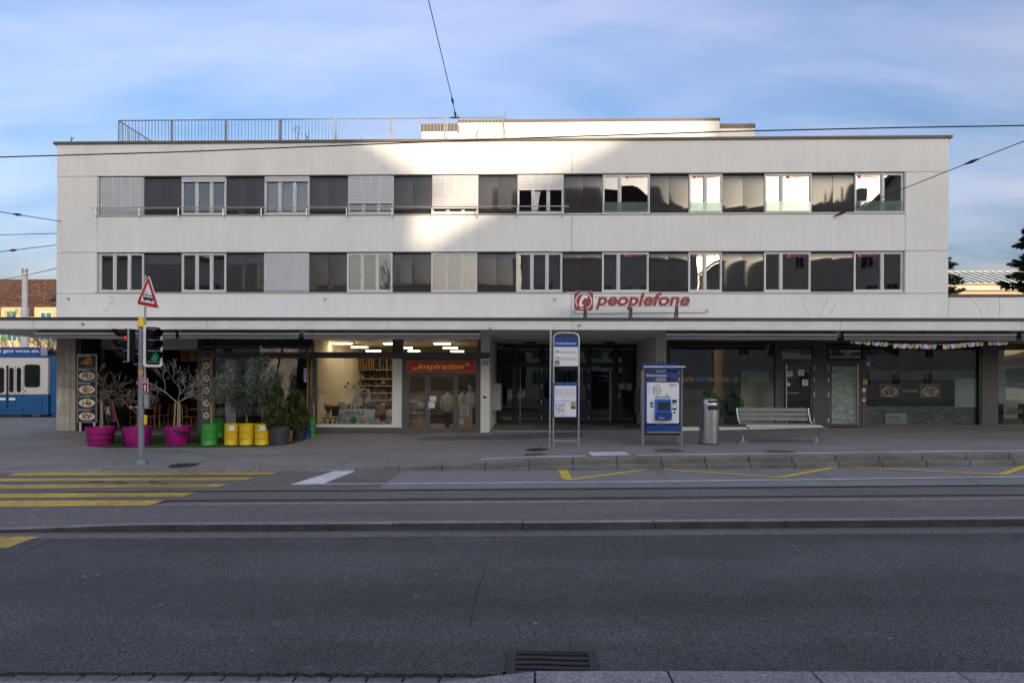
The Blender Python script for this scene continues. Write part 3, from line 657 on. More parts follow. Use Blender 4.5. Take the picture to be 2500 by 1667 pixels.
# stoop under the left shop
sx0, sx1 = PX(114, -0.35, 1055), PX(520, 0, 1060)
box('stoop', 'stoop', bld, sx0, PX(262, 0), -0.45, 6, -0.6, zst - 0.05)
box('stoop', 'stoop', bld, PX(262, 0) + 0.003, sx1, -0.12, 6, -0.6, zst - 0.05)
box('stoop_step', 'stoop', bld, sx0 + 0.12, PX(262, 0) - 0.1, -0.32, 5.9, zst - 0.05, zst - 0.001)
box('stoop_step', 'stoop', bld, sx0 - 0.5, sx0 - 0.02, -0.45, 3, -0.6, zst - 0.12)
# pillars beside the entrance
for a, b, yb in ((1173.5, 1195.5, 1059.5), (1601, 1626, 1054)):
    x0, x1 = PX(a, 0, 950), PX(b, 0, 950)
    box('pillar', 'pillar_white', bld, x0, x1, -0.03, 4.5, sl(x0) - 0.2, ZS - 0.002)
# entrance recess
e0, e1 = PX(1195.5, 0, 950), PX(1601, 0, 950)
zf = P(1300, 1050.5).z
box('entrance_floor', 'terrazzo', bld, e0 + 0.002, e1 - 0.002, 0.0, 5.2, zf - 0.3, zf)
box('entrance_step_edge', 'kerb_granite', bld, e0 + 0.002, e1 - 0.002, -0.05, -0.002, zf - 0.3, zf + 0.002)
YB = 4.45
ef = MB(); ef.box(e0 + 0.003, e1 - 0.003, YB + 0.1, YB + 0.14, ZS - 0.16, ZS - 0.003)
gl = box('entrance_screen', 'black_frame', bld, e0 + 0.003, e1 - 0.003, YB, YB + 0.1, ZS - 0.18, ZS - 0.004)
mull = [(127, 150), (275, 325), (535, 585), (700, 716), (985, 1035), (1240, 1293), (1440, 1462)]
def zx(v): return PX(1180 + v / 3.92, YB, 930)
def zz(v): return P(1380, 700 + v / 3.92, YB).z
box('transom', 'black_frame', gl, e0 + 0.003, e1 - 0.003, YB - 0.01, YB + 0.09, zz(770), zz(726))
box('bottom_rail', 'black_frame', gl, e0 + 0.003, e1 - 0.003, YB - 0.01, YB + 0.09, zf + 0.002, zz(1280))
for a, b in mull: box('mullion', 'black_frame', gl, zx(a), zx(b), YB - 0.02, YB + 0.08, zf + 0.003, ZS - 0.005)
for a, b in zip(mull[:-1], mull[1:]):
    xa_, xb_ = zx(a[1]), zx(b[0])
    MB().quad((xa_, YB + 0.04, zz(1280)), (xb_, YB + 0.04, zz(1280)), (xb_, YB + 0.04, zz(770)), (xa_, YB + 0.04, zz(770))).build('pane', 'glass_shop', gl)
    MB().quad((xa_, YB + 0.04, zz(726)), (xb_, YB + 0.04, zz(726)), (xb_, YB + 0.04, ZS - 0.18), (xa_, YB + 0.04, ZS - 0.18)).build('pane', 'glass_shop', gl)
for v in (353, 1213): MB().tube([(zx(v), YB - 0.07, zz(790)), (zx(v), YB - 0.07, zz(1300))], 0.016, 8).build('door_handle', 'bright_alu', gl)
for v in (557, 1009):
    for y in (800, 955, 1105, 1250): box('hinge', 'bright_alu', gl, zx(v) - 0.014, zx(v) + 0.014, YB - 0.045, YB - 0.021, zz(y + 22), zz(y - 22))
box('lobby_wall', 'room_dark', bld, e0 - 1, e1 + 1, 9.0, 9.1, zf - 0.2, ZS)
box('lobby_floor', 'terrazzo', bld, e0 - 1, e1 + 1, 5.21, 8.99, zf - 0.2, zf - 0.01)
for a in (450, 1195):
    p0 = 1180 + (a - 50) / 3.92; p1 = 1180 + (a + 55) / 3.92
    box('ceiling_lamp', 'black', bld, PX(p0, 3.1), PX(p1, 3.1), 2.8, 3.1, ZS - 0.05, ZS - 0.003)
# ------------------------------------------------------------------ materials for shops and furniture
mat('sign_red', (0.60, 0.012, 0.018), 0.45, var=0.06, vscale=3)
mat('sign_red_dark', (0.20, 0.02, 0.02), 0.5)
mat('sign_yellow', (0.95, 0.78, 0.10), 0.5)
mat('sign_orange', (0.70, 0.28, 0.02), 0.5)
mat('logo_red', (0.29, 0.035, 0.035), 0.4, var=0.05, vscale=2)
mat('blue_sign', (0.010, 0.055, 0.27), 0.4)
mat('blue_light', (0.015, 0.16, 0.52), 0.4)
mat('blue_number', (0.02, 0.14, 0.45), 0.4)
mat('purple_pot', (0.40, 0.004, 0.20), 0.5, var=0.12, vscale=4, dirt=0.3)
mat('barrel_yellow', (0.88, 0.58, 0.006), 0.42, var=0.08, vscale=3, dirt=0.28)
mat('barrel_green', (0.05, 0.36, 0.045), 0.42, var=0.1, vscale=3, dirt=0.28)
mat('barrel_blue', (0.012, 0.03, 0.26), 0.4)
mat('pot_black', (0.028, 0.028, 0.034), 0.6, var=0.2, vscale=5)
mat('pot_grey', (0.055, 0.055, 0.066), 0.6, var=0.2, vscale=5, dirt=0.2)
mat('terracotta', (0.30, 0.12, 0.06), 0.8, var=0.15, vscale=6)
mat('soil', (0.035, 0.026, 0.018), 0.95, var=0.3, vscale=20)
mat('bark', (0.20, 0.165, 0.13), 0.9, var=0.3, vscale=12)
mat('bark_pale', (0.32, 0.28, 0.25), 0.9, var=0.25, vscale=14)
mat('stake', (0.40, 0.28, 0.15), 0.8, var=0.15, vscale=6, stretch=(6, 6, 1))
mat('wood_post', (0.30, 0.16, 0.075), 0.85, var=0.3, vscale=8, stretch=(4, 4, 1))
mat('chair_wood', (0.34, 0.15, 0.035), 0.5, var=0.2, vscale=6)
mat('bench_wood', (0.27, 0.25, 0.225), 0.85, var=0.22, vscale=3, stretch=(1.2, 14, 14), bump=0.2, bscale=20)
mat('olive_leaf', (0.17, 0.21, 0.15), 0.6, var=0.35, vscale=5, c2=(0.09, 0.12, 0.085))
mat('olive_dark', (0.09, 0.115, 0.085), 0.6, var=0.35, vscale=5, c2=(0.03, 0.042, 0.034))
mat('thuja_leaf', (0.09, 0.115, 0.022), 0.7, var=0.4, vscale=6, c2=(0.028, 0.042, 0.012))
mat('fir_leaf', (0.034, 0.052, 0.020), 0.75, var=0.4, vscale=3, c2=(0.016, 0.028, 0.012))
mat('turf', (0.045, 0.085, 0.014), 0.9, var=0.3, vscale=4)
mat('pole_grey', (0.23, 0.26, 0.29), 0.45, metal=0.1, var=0.08, vscale=5)
mat('lamp_black', (0.006, 0.006, 0.007), 0.75, spec=0.2)
mat('sign_white', (0.84, 0.84, 0.85), 0.45)
mat('traffic_red', (0.46, 0.012, 0.018), 0.4)
mat('bike_red', (0.27, 0.006, 0.045), 0.4)
mat('dome_yellow', (0.88, 0.60, 0.01), 0.35)
mat('screen', (0.045, 0.05, 0.048), 0.15)
mat('cream_fabric', (0.55, 0.47, 0.34), 0.9, var=0.1, vscale=8)
mat('grey_fabric', (0.40, 0.42, 0.45), 0.9, var=0.1, vscale=8)
mat('navy_cloth', (0.02, 0.025, 0.06), 0.9)
mat('skin_white', (0.66, 0.63, 0.60), 0.5)
mat('teal_cloth', (0.10, 0.28, 0.30), 0.8)
mat('ply', (0.52, 0.36, 0.17), 0.7, var=0.08, vscale=5)
mat('shelf_brown', (0.11, 0.055, 0.025), 0.7, var=0.2, vscale=5)
emit('lamp_warm', (1.0, 0.82, 0.55), 6.0)
emit('sig_red', (0.9, 0.02, 0.02), 0.3); emit('sig_green', (0.01, 0.28, 0.18), 0.06)
def cmat(c, rough=0.7):
    k = 'dye_%02x%02x%02x' % tuple(int(v * 255) for v in c)
    if k not in M: mat(k, c, rough)
    return k

# ================================================================== SHOPFRONTS
def pane(parent, x0, x1, z0, z1, Y, m='glass_shop', name='pane'):
    return MB().quad((x0, Y, z0), (x1, Y, z0), (x1, Y, z1), (x0, Y, z1)).build(name, m, parent)
def rb(name, m, parent, x0, y0, x1, y1, Y, dep=0.02, **k):
    """box from a pixel rectangle whose front face lies on plane Y"""
    a, b, c, d = R(x0, y0, x1, y1, Y); return box(name, m, parent, a, b, Y, Y + dep, c, d, **k)
def PD(x0, y0, x1, y1, Y): return R(x0, y0, x1, y1, Y)

WORDS = 'first second third fourth fifth sixth seventh eighth ninth tenth eleventh twelfth thirteenth fourteenth fifteenth sixteenth seventeenth eighteenth nineteenth twentieth'.split()
# --- craft shop (rooms behind the glass)
YG = 0.12
r0, r1 = PX(762, 0, 950), PX(1173, 0, 950) - 0.01
shop_floor = P(900, 1044, 0).z
room = MB()
room.box(r0 - 0.15, r0 + 0.0, 0.2, 7.5, shop_floor - 0.3, ZS - 0.004)
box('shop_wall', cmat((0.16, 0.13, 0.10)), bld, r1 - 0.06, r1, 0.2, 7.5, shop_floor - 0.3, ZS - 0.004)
room.build('shop_wall', 'room_cream', bld)
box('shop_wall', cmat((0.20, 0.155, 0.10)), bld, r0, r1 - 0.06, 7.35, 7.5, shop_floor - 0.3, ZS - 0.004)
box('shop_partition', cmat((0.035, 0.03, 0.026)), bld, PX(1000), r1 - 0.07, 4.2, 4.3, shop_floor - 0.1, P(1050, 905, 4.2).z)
box('shop_floor', cmat((0.17, 0.12, 0.075)), bld, r0 + 0.002, r1 - 0.062, 0.2, 7.34, shop_floor - 0.3, shop_floor - 0.1)
box('shop_ceiling', 'room_cream', bld, r0 + 0.002, r1 - 0.062, 0.2, 7.34, ZS - 0.04, ZS - 0.003)
# frames
fr = rb('shop_front', 'grey_frame', bld, 754, 860, 1195, 874.5, -0.05, 0.14)
rb('plinth', 'grey_frame', fr, 754, 1043, 981, 1064, 0.02, 0.2)
rb('sill', 'white_paint', fr, 771, 1036, 981, 1043, 0.03, 0.2)
rb('jamb', 'grey_frame', fr, 763, 874.5, 771.5, 1043, 0.0, 0.16)
rb('jamb', 'white_paint', fr, 957.5, 876, 981, 1043, 0.04, 0.12)
rb('transom_post', 'grey_frame', fr, 958, 826, 985, 860, 0.04, 0.1)
rb('transom_post', 'grey_frame', fr, 1167, 826, 1173, 860, 0.04, 0.1)
rb('jamb', 'grey_frame', fr, 981, 874.5, 994, 1063, 0.02, 0.14)
rb('jamb', 'grey_frame', fr, 1161.5, 874.5, 1173, 1063, 0.02, 0.14)
rb('door_header', 'grey_frame', fr, 994, 874.5, 1161.5, 914.5, 0.03, 0.12)
rb('threshold', 'iron', fr, 994, 1060, 1112, 1063, -0.01, 0.2)
for x0, y0, x1, y1 in ((771.5, 876, 957.5, 1036), (764, 826, 958, 860), (985, 826, 1167, 860)):
    a, b, c, d = R(x0, y0, x1, y1, YG); pane(fr, a, b, c, d, YG)
# door leaves
for x0, x1, ga, gb in ((994, 1044, 999.5, 1037.5), (1044.5, 1111, 1050.5, 1106.5)):
    a, b, c, d = R(x0, 914.5, x1, 1060, 0.04); p, q, r_, s_ = R(ga, 920, gb, 1046, 0.04)
    dd = MB().box(a, p, 0.04, 0.11, c, d).box(q, b, 0.04, 0.11, c, d).box(p, q, 0.04, 0.11, c, r_).box(p, q, 0.04, 0.11, s_, d).build('shop_door', 'grey_frame', bld)
    pane(dd, p, q, r_, s_, 0.08)
    if x0 > 1000: MB().tube([(a + 0.07, -0.02, lerp(c, d, 0.40)), (a + 0.07, -0.02, lerp(c, d, 0.52))], 0.012, 6).build('door_handle', 'steel', dd)
rb('side_panel', 'grey_frame', fr, 1111.5, 914.5, 1118, 1061, 0.03, 0.1); rb('side_panel', 'grey_frame', fr, 1118, 1048, 1161.5, 1061, 0.03, 0.1)
a, b, c, d = R(1118, 914.5, 1161.5, 1048, 0.08); pane(fr, a, b, c, d, 0.08)
# sign over the door
sg = thing('shop_sign', 'red shop sign with yellow italic lettering over the glass door', 'sign', tuple(P(1077, 908, 0.0)))
a, b, c, d = R(994, 881, 1161, 908, -0.005)
box('border', 'sign_orange', sg, a, b, -0.005, 0.027, c, d); box('board', 'sign_red', sg, a + 0.018, b - 0.018, -0.012, -0.006, c + 0.018, d - 0.018)
ta, tb, tc_, td = R(1008, 886.5, 1146.5, 904.5, -0.012)
text('lettering', '\u201einspiration\u201c', 'sign_yellow', sg, ta, tb, tc_, td, -0.0125, 0.004, shear=0.22, bold=0.022)
# pendant lamps in the shop
for i, (x0, y, x1, Y) in enumerate(((810, 837.5, 857, 2.0), (856, 847, 896, 3.4), (892, 856, 928, 4.9), (934, 838, 961, 2.0), (985, 848.5, 1006, 3.4), (995, 856.5, 1024, 4.9), (1058, 838.5, 1099, 2.0), (1080, 848.5, 1117, 3.4), (1099, 857, 1132, 4.9))):
    pa, pb = P(x0, y, Y), P(x1, y, Y)
    lab = ['nearest row, left window', 'middle row, left window', 'back row, left window', 'beside the grey transom post', 'middle row, just right of the transom post', 'back row, just right of the transom post', 'nearest row above the door sign', 'middle row above the door sign', 'back row above the door sign'][i]
    t = thing('pendant_lamp', 'lit warm linear lamp in the shop ceiling, ' + lab, 'lamp', tuple(pa), 'lit linear lamps in the craft shop')
    box('housing', 'white_paint', t, pa.x, pb.x, Y, Y + 0.25, pa.z + 0.012, pa.z + 0.045); box('tube', 'lamp_warm', t, pa.x + 0.02, pb.x - 0.02, Y + 0.02, Y + 0.23, pa.z - 0.03, pa.z + 0.011)
    box('cable', 'black', t, (pa.x + pb.x) / 2 - 0.004, (pa.x + pb.x) / 2 + 0.004, Y + 0.12, Y + 0.128, pa.z + 0.046, ZS - 0.045)
# shelves with goods at the back of the shop
box('shelf_backing', cmat((0.06, 0.042, 0.028)), bld, PX(836, 7.2, 950), r1 - 0.07, 7.2, 7.3, shop_floor - 0.1, P(900, 876, 7.2).z)
sh = thing('shop_shelf', 'dark wooden wall shelf full of jars and felt goods inside the craft shop', 'shelf', tuple(P(900, 1020, 6.9)))
for y in (902, 924, 941, 958, 976): rb('board', 'ply', sh, 838, y, 957, y + 2, 6.6, 0.5)
for x in (838, 875, 912, 942, 956): rb('upright', 'shelf_brown', sh, x, 876, x + 2, 1010, 6.62, 0.45)
for i in range(70):
    y = random.choice((902, 924, 941, 958, 976)); x = random.uniform(842, 952); h = random.uniform(4, 12)
    p0, p1, q0, q1 = R(x, y - h, x + random.uniform(2, 5), y - 0.3, 6.7)
    c_ = random.choice([(0.35, 0.04, 0.04), (0.5, 0.3, 0.1), (0.06, 0.05, 0.05), (0.12, 0.1, 0.2), (0.45, 0.42, 0.35), (0.2, 0.07, 0.03), (0.08, 0.15, 0.1)])
    MB().lathe(((p0 + p1) / 2, 6.78, q0), [((p1 - p0) / 2, 0), ((p1 - p0) / 2, (q1 - q0) * 0.8), ((p1 - p0) / 3, (q1 - q0))], 8).build('jar', cmat(c_), sh)
for i, (x, h) in enumerate(((880, 36), (886, 42), (893, 38), (899, 44), (906, 34), (911, 46), (926, 30), (943, 28))):
    t = rb('wooden_pole', cmat((0.30, 0.17, 0.06)), None, x, 902 - h, x + 2.4, 902, 6.3, 0.05); tag(t, 'upright wooden pole above the craft shop shelf, %s from the left' % WORDS[i], 'pole', 'wooden poles behind the shelf')
box('display_table', 'white_paint', bld, r0 + 0.01, PX(975), 0.32, 1.3, shop_floor - 0.09, P(860, 1034, 0.3).z)
ZD = P(860, 1034, 0.3).z
# clothes rail with canvas bag
rk = thing('clothes_rail', 'white tube rail with hanging canvas bags in the craft shop window', 'clothes rail', tuple(P(870, 1034, 0.9)))
pts = [P(843, 1020, 0.9), P(843, 958, 0.9), P(846, 951, 0.9), P(899, 951, 0.9), P(903, 958, 0.9), P(903, 1020, 0.9)]
MB().tube(pts, 0.018, 8).build('tube', 'white_paint', rk)
def bag(cx_, top, yb, wd, m, label, Y=0.8):
    c0 = P(cx_, yb, Y); k = (Y + CAMD) / F; w_ = wd * k; h = (yb - top) * k
    t = thing('bag', label, 'bag', tuple(c0))
    prof = [(w_ * 0.36, 0), (w_ * 0.5, h * 0.10), (w_ * 0.5, h * 0.25), (w_ * 0.40, h * 0.42), (w_ * 0.22, h * 0.55)]
    MB().lathe(c0, prof, 16, 1, 0.35).build('body', m, t, smooth=True)
    for s in (-1, 1): MB().tube([(c0.x + s * w_ * 0.18, Y - 0.04, c0.z + h * 0.53), (c0.x + s * w_ * 0.10, Y - 0.06, c0.z + h * 0.8), (c0.x, Y, c0.z + h)], 0.014, 6).build('strap', m, t)
bag(871.5, 948, 991, 24, 'cream_fabric', 'cream canvas bag hanging in the middle of the craft shop window')
bag(898, 951, 987, 14, 'cream_fabric', 'slim cream bag hanging at the right end of the rail')
# felt banner GINA FILZ
bn = thing('felt_banner', 'white banner with dark red hand lettered capitals in the craft shop window', 'banner', tuple(P(872, 1028, 0.55)))
rb('cloth', 'white_paint', bn, 829, 999, 914, 1022, 0.55, 0.3)
ta, tb, tc_, td = R(843, 1002.5, 889, 1012.5, 0.54); text('lettering', 'GINA FILZ', 'sign_red_dark', bn, ta, tb, tc_, td, 0.545, 0.004, bold=0.015)
rb('underline', 'sign_red_dark', bn, 843, 1014.5, 884, 1015.3, 0.543, 0.006)
ta, tb, tc_, td = R(831, 1009, 841, 1017, 0.54); text('lettering', 'Form\nFilz', 'ink', bn, ta, tb, tc_, td, 0.545, 0.004)
rb('poster', 'paper', bn, 892.5, 1001, 904, 1019, 0.543, 0.006)
# flowers in a vase
fl = thing('flower_vase', 'glass vase of red and pink tulips at left of craft shop window', 'flowers', tuple(P(800, 1020, 0.5)))
c0 = P(801, 1018, 0.5); MB().lathe(c0, [(0.05, 0), (0.075, 0.1), (0.06, 0.22)], 12).build('vase', 'glass_guard', fl)
st = MB(); hd = MB()
for i in range(34):
    a = random.random() * 2 * pi; r_ = random.uniform(0.05, 0.28); h = random.uniform(0.32, 0.5)
    tip = Vector((c0.x + r_ * cos(a), 0.5 + r_ * 0.5 * sin(a), c0.z + h)); st.tube([(c0.x, 0.5, c0.z + 0.15), tip], [0.006, 0.004], 4)
    if i % 3 == 0: hd.ball(tip, 0.032, 6, 4, 1.3)
    q = tip * 0.6 + Vector(c0) * 0.4; st.add([q, q + Vector((0.05, 0, 0.06)), q + Vector((0.02, 0, 0.13))], [(0, 1, 2)])
st.build('stems', cmat((0.05, 0.13, 0.03)), fl); hd.build('blooms', cmat((0.45, 0.03, 0.05)), fl)
sb = thing('side_stool', 'small dark wooden stool with chalkboard in craft shop window', 'stool', tuple(P(812, 1032, 0.45)))
rb('seat', 'shelf_brown', sb, 788, 1020, 822, 1022, 0.45, 0.2)
for x in (790, 804, 818): rb('leg', 'shelf_brown', sb, x, 1022, x + 2, 1033, 0.5, 0.05)
rb('chalkboard', 'black', sb, 810, 991, 827, 1016, 0.62, 0.03)
# small felt figures, boxes, cushions along the sill: each one a thing
goods = [(786, 6, 8, (0.75, 0.7, 0.65)), (795, 6, 6, (0.1, 0.45, 0.4)), (806, 7, 9, (0.4, 0.05, 0.05)), (817, 7, 8, (0.65, 0.4, 0.4)), (827, 9, 22, (0.35, 0.5, 0.55)), (841, 10, 10, (0.6, 0.6, 0.55)), (852, 7, 7, (0.75, 0.35, 0.08)),
         (863, 16, 17, (0.02, 0.30, 0.20)), (878, 8, 9, (0.7, 0.6, 0.12)), (886, 7, 7, (0.65, 0.25, 0.3)), (907, 20, 15, (0.55, 0.68, 0.72)), (923, 9, 14, (0.72, 0.7, 0.66)), (932, 7, 7, (0.5, 0.6, 0.1)), (941, 8, 8, (0.15, 0.4, 0.5)), (950, 9, 7, (0.6, 0.35, 0.5))]
WORDS = 'first second third fourth fifth sixth seventh eighth ninth tenth eleventh twelfth thirteenth fourteenth fifteenth sixteenth seventeenth eighteenth nineteenth twentieth'.split()
for i, (x, wd, h, c_) in enumerate(goods):
    p = P(x, 1034, 0.36); k = (0.36 + CAMD) / F
    nm = {0: 'pale', 1: 'teal', 2: 'dark red', 3: 'pink', 4: 'blue grey tall', 5: 'off-white round', 6: 'orange', 7: 'large green', 8: 'yellow', 9: 'rose', 10: 'wide pale blue patterned', 11: 'white', 12: 'lime', 13: 'blue', 14: 'mauve'}[i]
    o = MB().ball((p.x, 0.36, p.z + h * k / 2), wd * k / 2, 10, 6, h / wd).build('felt_toy', cmat(c_), None, origin=(p.x, 0.36, p.z), smooth=True)
    tag(o, '%s felt figure on the sill, %s from left in craft shop window' % (nm, WORDS[i]), 'felt toy', 'felt goods on the shop window sill')
for i, (x0, y0, x1, y1, c_, lab) in enumerate(((918, 996, 940, 1024, (0.30, 0.10, 0.03), 'reddish wooden slatted crate at right of craft shop window'), (926, 1010, 940, 1026, (0.28, 0.03, 0.03), 'red cloth bundle in front of the wooden crate'), (942, 1012, 957, 1034, (0.35, 0.36, 0.33), 'mottled grey felt cushion at far right of shop window'), (893, 979, 915, 1000, (0.07, 0.06, 0.06), 'dark felt bag heap behind the banner'), (828, 979, 848, 1000, (0.6, 0.57, 0.48), 'cream felt heap left behind the banner'), (838, 984, 846, 1002, (0.12, 0.25, 0.14), 'small green felt tree behind the banner'), (858, 986, 865, 1002, (0.05, 0.14, 0.06), 'dark green felt tree beside the canvas bag'))):
    Y = 0.75; p0, p1, q0, q1 = R(x0, y0, x1, y1, Y)
    if 'tree' in lab: o = MB().lathe(((p0 + p1) / 2, Y, q0), [((p1 - p0) / 2, 0), ((p1 - p0) * 0.3, (q1 - q0) * 0.5), (0.005, q1 - q0)], 10).build('felt_tree', cmat(c_), None, origin=((p0 + p1) / 2, Y, q0))
    elif 'crate' in lab:
        o = thing('crate', lab, 'crate', ((p0 + p1) / 2, Y, q0))
        for k in range(5): box('slat', cmat(c_), o, p0, p1, Y, Y + 0.2, lerp(q0, q1, k / 5), lerp(q0, q1, k / 5 + 0.15))
        for xx in (p0, p1 - 0.03): box('corner_post', cmat(c_), o, xx + 0.002, xx + 0.028, Y + 0.01, Y + 0.19, q0, q1)
    else: o = MB().ball(((p0 + p1) / 2, Y, (q0 + q1) / 2), (p1 - p0) / 2, 12, 7, (q1 - q0) / (p1 - p0)).build('felt_bundle', cmat(c_), None, origin=((p0 + p1) / 2, Y, q0), smooth=True)
    tag(o, lab, 'crate' if 'crate' in lab else 'felt goods')
# second tier of small goods on the display steps behind the sill
rng = random.Random(23); NMS = ['grey felt basket', 'red knitted ball', 'brown felt animal', 'cream felt slippers', 'blue yarn skein', 'dark felt hat', 'ochre felt pouch', 'white felt lamb', 'green wool bundle', 'rose felt heart', 'striped wool roll', 'black felt purse']
box('display_step', 'white_paint', bld, PX(826, 1.4, 950), PX(957, 1.4, 950), 1.35, 1.9, shop_floor - 0.09, P(880, 1000, 1.4).z)
for i, nm in enumerate(NMS):
    x = 832 + i * 10.3; p = P(x, 1000, 1.5); r2 = rng.uniform(0.07, 0.13); c_ = [(0.3, 0.3, 0.3), (0.4, 0.04, 0.04), (0.16, 0.08, 0.04), (0.65, 0.58, 0.45), (0.1, 0.2, 0.4), (0.05, 0.05, 0.06), (0.5, 0.3, 0.06), (0.7, 0.68, 0.64), (0.07, 0.22, 0.08), (0.5, 0.15, 0.2), (0.4, 0.25, 0.3), (0.03, 0.03, 0.03)][i]
    o = MB().ball((p.x, 1.5, p.z + r2 * 1.1), r2, 10, 6, rng.uniform(0.8, 1.4)).build('felt_goods', cmat(c_), None, origin=(p.x, 1.5, p.z), smooth=True); tag(o, nm + ' on the step behind the craft shop banner', 'felt goods', 'felt goods on the display step')
# hanging cards on strings
for i, (x, y, c_) in enumerate(((850, 936, (0.3, 0.1, 0.25)), (876.5, 936.5, (0.2, 0.45, 0.55)), (902.5, 940, (0.6, 0.3, 0.3)), (888, 949, (0.7, 0.68, 0.6)), (920.5, 942.5, (0.6, 0.6, 0.15)), (936, 933, (0.75, 0.77, 0.8)), (844, 944, (0.1, 0.15, 0.3)), (864, 945, (0.5, 0.45, 0.2)), (929, 938, (0.1, 0.3, 0.5)))):
    p = P(x, y, 0.5); s = 0.055 if i != 5 else 0.075; a = 0.6
    t = thing('hanging_card', '%s card strung up in the craft shop window' % ['plum', 'pale blue', 'pink', 'ivory', 'yellow', 'large white', 'navy', 'ochre', 'azure'][i], 'card', tuple(p), 'cards hung in the shop window')
    MB().prism([(p.x + s * cos(a + k * pi / 2), p.z + s * 1.2 * sin(a + k * pi / 2)) for k in range(4)], 0.5, 0.506).build('card', cmat(c_), t)
    box('string', 'paper', t, p.x - 0.002, p.x + 0.002, 0.501, 0.504, p.z, ZS - 0.045)
# patterned socks on racks behind the door glass
for x0, x1, y0, n, lab in ((999.5, 1017, 974, 10, 'tall rack of striped woollen headbands behind the narrow door leaf'), (1019, 1036, 968, 6, 'rack of dotted scarves beside the striped headbands')):
    t = thing('sock_rack', lab, 'rack', tuple(P((x0 + x1) / 2, 1047, 0.4)))
    rb('backing', 'ply', t, x0, y0, x1, 1047, 0.42, 0.02)
    for k in range(n):
        cc = [(0.6, 0.52, 0.4), (0.05, 0.12, 0.1), (0.55, 0.12, 0.3), (0.10, 0.09, 0.12), (0.62, 0.55, 0.45), (0.09, 0.08, 0.09), (0.35, 0.20, 0.12), (0.5, 0.5, 0.5), (0.25, 0.24, 0.22), (0.6, 0.56, 0.5)][(k + (3 if x0 > 1010 else 0)) % 10]
        if x0 > 1010 and k > 3: continue
        ya = lerp(y0 + 2, 1046, k / n); p0, p1, q0, q1 = R(x0 + 0.5, ya, x1 - 0.5, ya + (1046 - y0) / n * 0.72, 0.38)
        MB().prism([(p0, q1), (lerp(p0, p1, 0.5), q1 - 0.03), (p1, q1), (p1, q0), (lerp(p0, p1, 0.5), q0 + 0.02), (p0, q0)], 0.38, 0.41).build('headband', cmat(cc), t)
# mannequins seen through the door and the side window
def mannequin(cx_, top, foot, Y, coat, hat, label, wd=26, head=True, hem=0.44):
    k = (Y + CAMD) / F; base = P(cx_, foot, Y); H = (foot - top) * k
    t = thing('mannequin', label, 'mannequin', tuple(base)); w_ = wd * k / 2
    b = MB().lathe(base, [(w_ * 0.74, H * hem), (w_ * 0.75, H * (hem + 0.03)), (w_ * 0.8, H * 0.5), (w_ * 0.86, H * 0.62), (w_ * 1.0, H * 0.74), (w_ * 0.85, H * 0.80), (w_ * 0.30, H * 0.845), (w_ * 0.25, H * 0.87)], 16, 1, 0.6).build('coat', coat, t, smooth=True)
    for s in (-1, 1): MB().tube([(base.x + s * w_ * 0.9, Y, base.z + H * 0.77), (base.x + s * w_ * 1.15, Y - 0.05, base.z + H * 0.62), (base.x + s * w_ * 1.05, Y - 0.1, base.z + H * 0.47)], [w_ * 0.26, w_ * 0.22, w_ * 0.16], 8).build('sleeve', coat, t, smooth=True)
    MB().lathe(base, [(w_ * 0.42, 0), (w_ * 0.5, H * 0.3), (w_ * 0.6, H * 0.47)], 12, 1, 0.6).build('trousers', 'navy_cloth', t)
    if head:
        MB().ball((base.x, Y, base.z + H * 0.925), H * 0.062, 12, 8, 1.25).build('head', 'skin_white', t, smooth=True)
        if hat: MB().lathe((base.x, Y, base.z + H * 0.94), [(H * 0.066, 0), (H * 0.064, H * 0.03), (H * 0.04, H * 0.06), (0.004, H * 0.07)], 12).build('hat', hat, t, smooth=True)
mannequin(1148, 935, 1046, 0.7, 'grey_fabric', 'teal_cloth', 'mannequin in grey cardigan and teal cap behind the side window', 17)
mannequin(1092, 944, 1050, 2.0, 'cream_fabric', None, 'beige jacket on a stand seen through the shop door', 25, head=False)
mannequin(1128, 944, 1050, 2.4, cmat((0.42, 0.38, 0.30)), None, 'long pale coat on a stand right of the shop door', 22, head=False, hem=0.2)
for x0, y0, x1, y1, lab in ((1049.5, 967, 1065, 979, 'small white notice with lines on the shop door glass'), (1045.5, 981, 1061.5, 996, 'blank white square notice on the shop door frame')):
    t = rb('notice', 'paper', None, x0, y0, x1, y1, 0.032, 0.006); tag(t, lab, 'notice')
bp = thing('notice_board', 'plywood board with printed sheets in the side window', 'notice board', tuple(P(1136, 1047, 0.1)))
rb('board', 'ply', bp, 1119, 987, 1153, 1047, 0.10, 0.015); rb('sheet', 'paper', bp, 1124, 988, 1145, 1016.5, 0.09, 0.008); rb('sheet', 'paper', bp, 1121, 1021, 1132, 1036, 0.09, 0.008)
for k in range(9): rb('print_line', 'ink', bp, 1126 + (k % 2), 990 + k * 2.7, 1143 - (k % 3) * 2, 990.9 + k * 2.7, 0.087, 0.002)
# --- bay between restaurant and craft shop
f2 = rb('shop_front', 'grey_frame', bld, 518, 860, 754, 874.5, 0.0, 0.12)
rb('jamb', 'dark_frame', f2, 482, 853, 518, 1056, 0.05, 0.5)
rb('plinth', 'grey_frame', f2, 518, 1034, 763, 1060, 0.04, 0.2)
rb('transom_board', 'black', f2, 520, 826, 762, 843, 0.10, 0.03)
for x0, x1, y0, y1 in ((520, 763, 843, 860), (520, 549, 874.5, 1034), (549.5, 763, 874.5, 1034)):
    a, b, c, d = R(x0, y0, x1, y1, YG); pane(f2, a, b, c, d, YG)
rb('jamb', 'dark_frame', f2, 518, 826, 521, 1034, 0.05, 0.1)
rb('inner_column', 'white_paint', bld, 550, 876, 576, 1040, 0.5, 0.5)
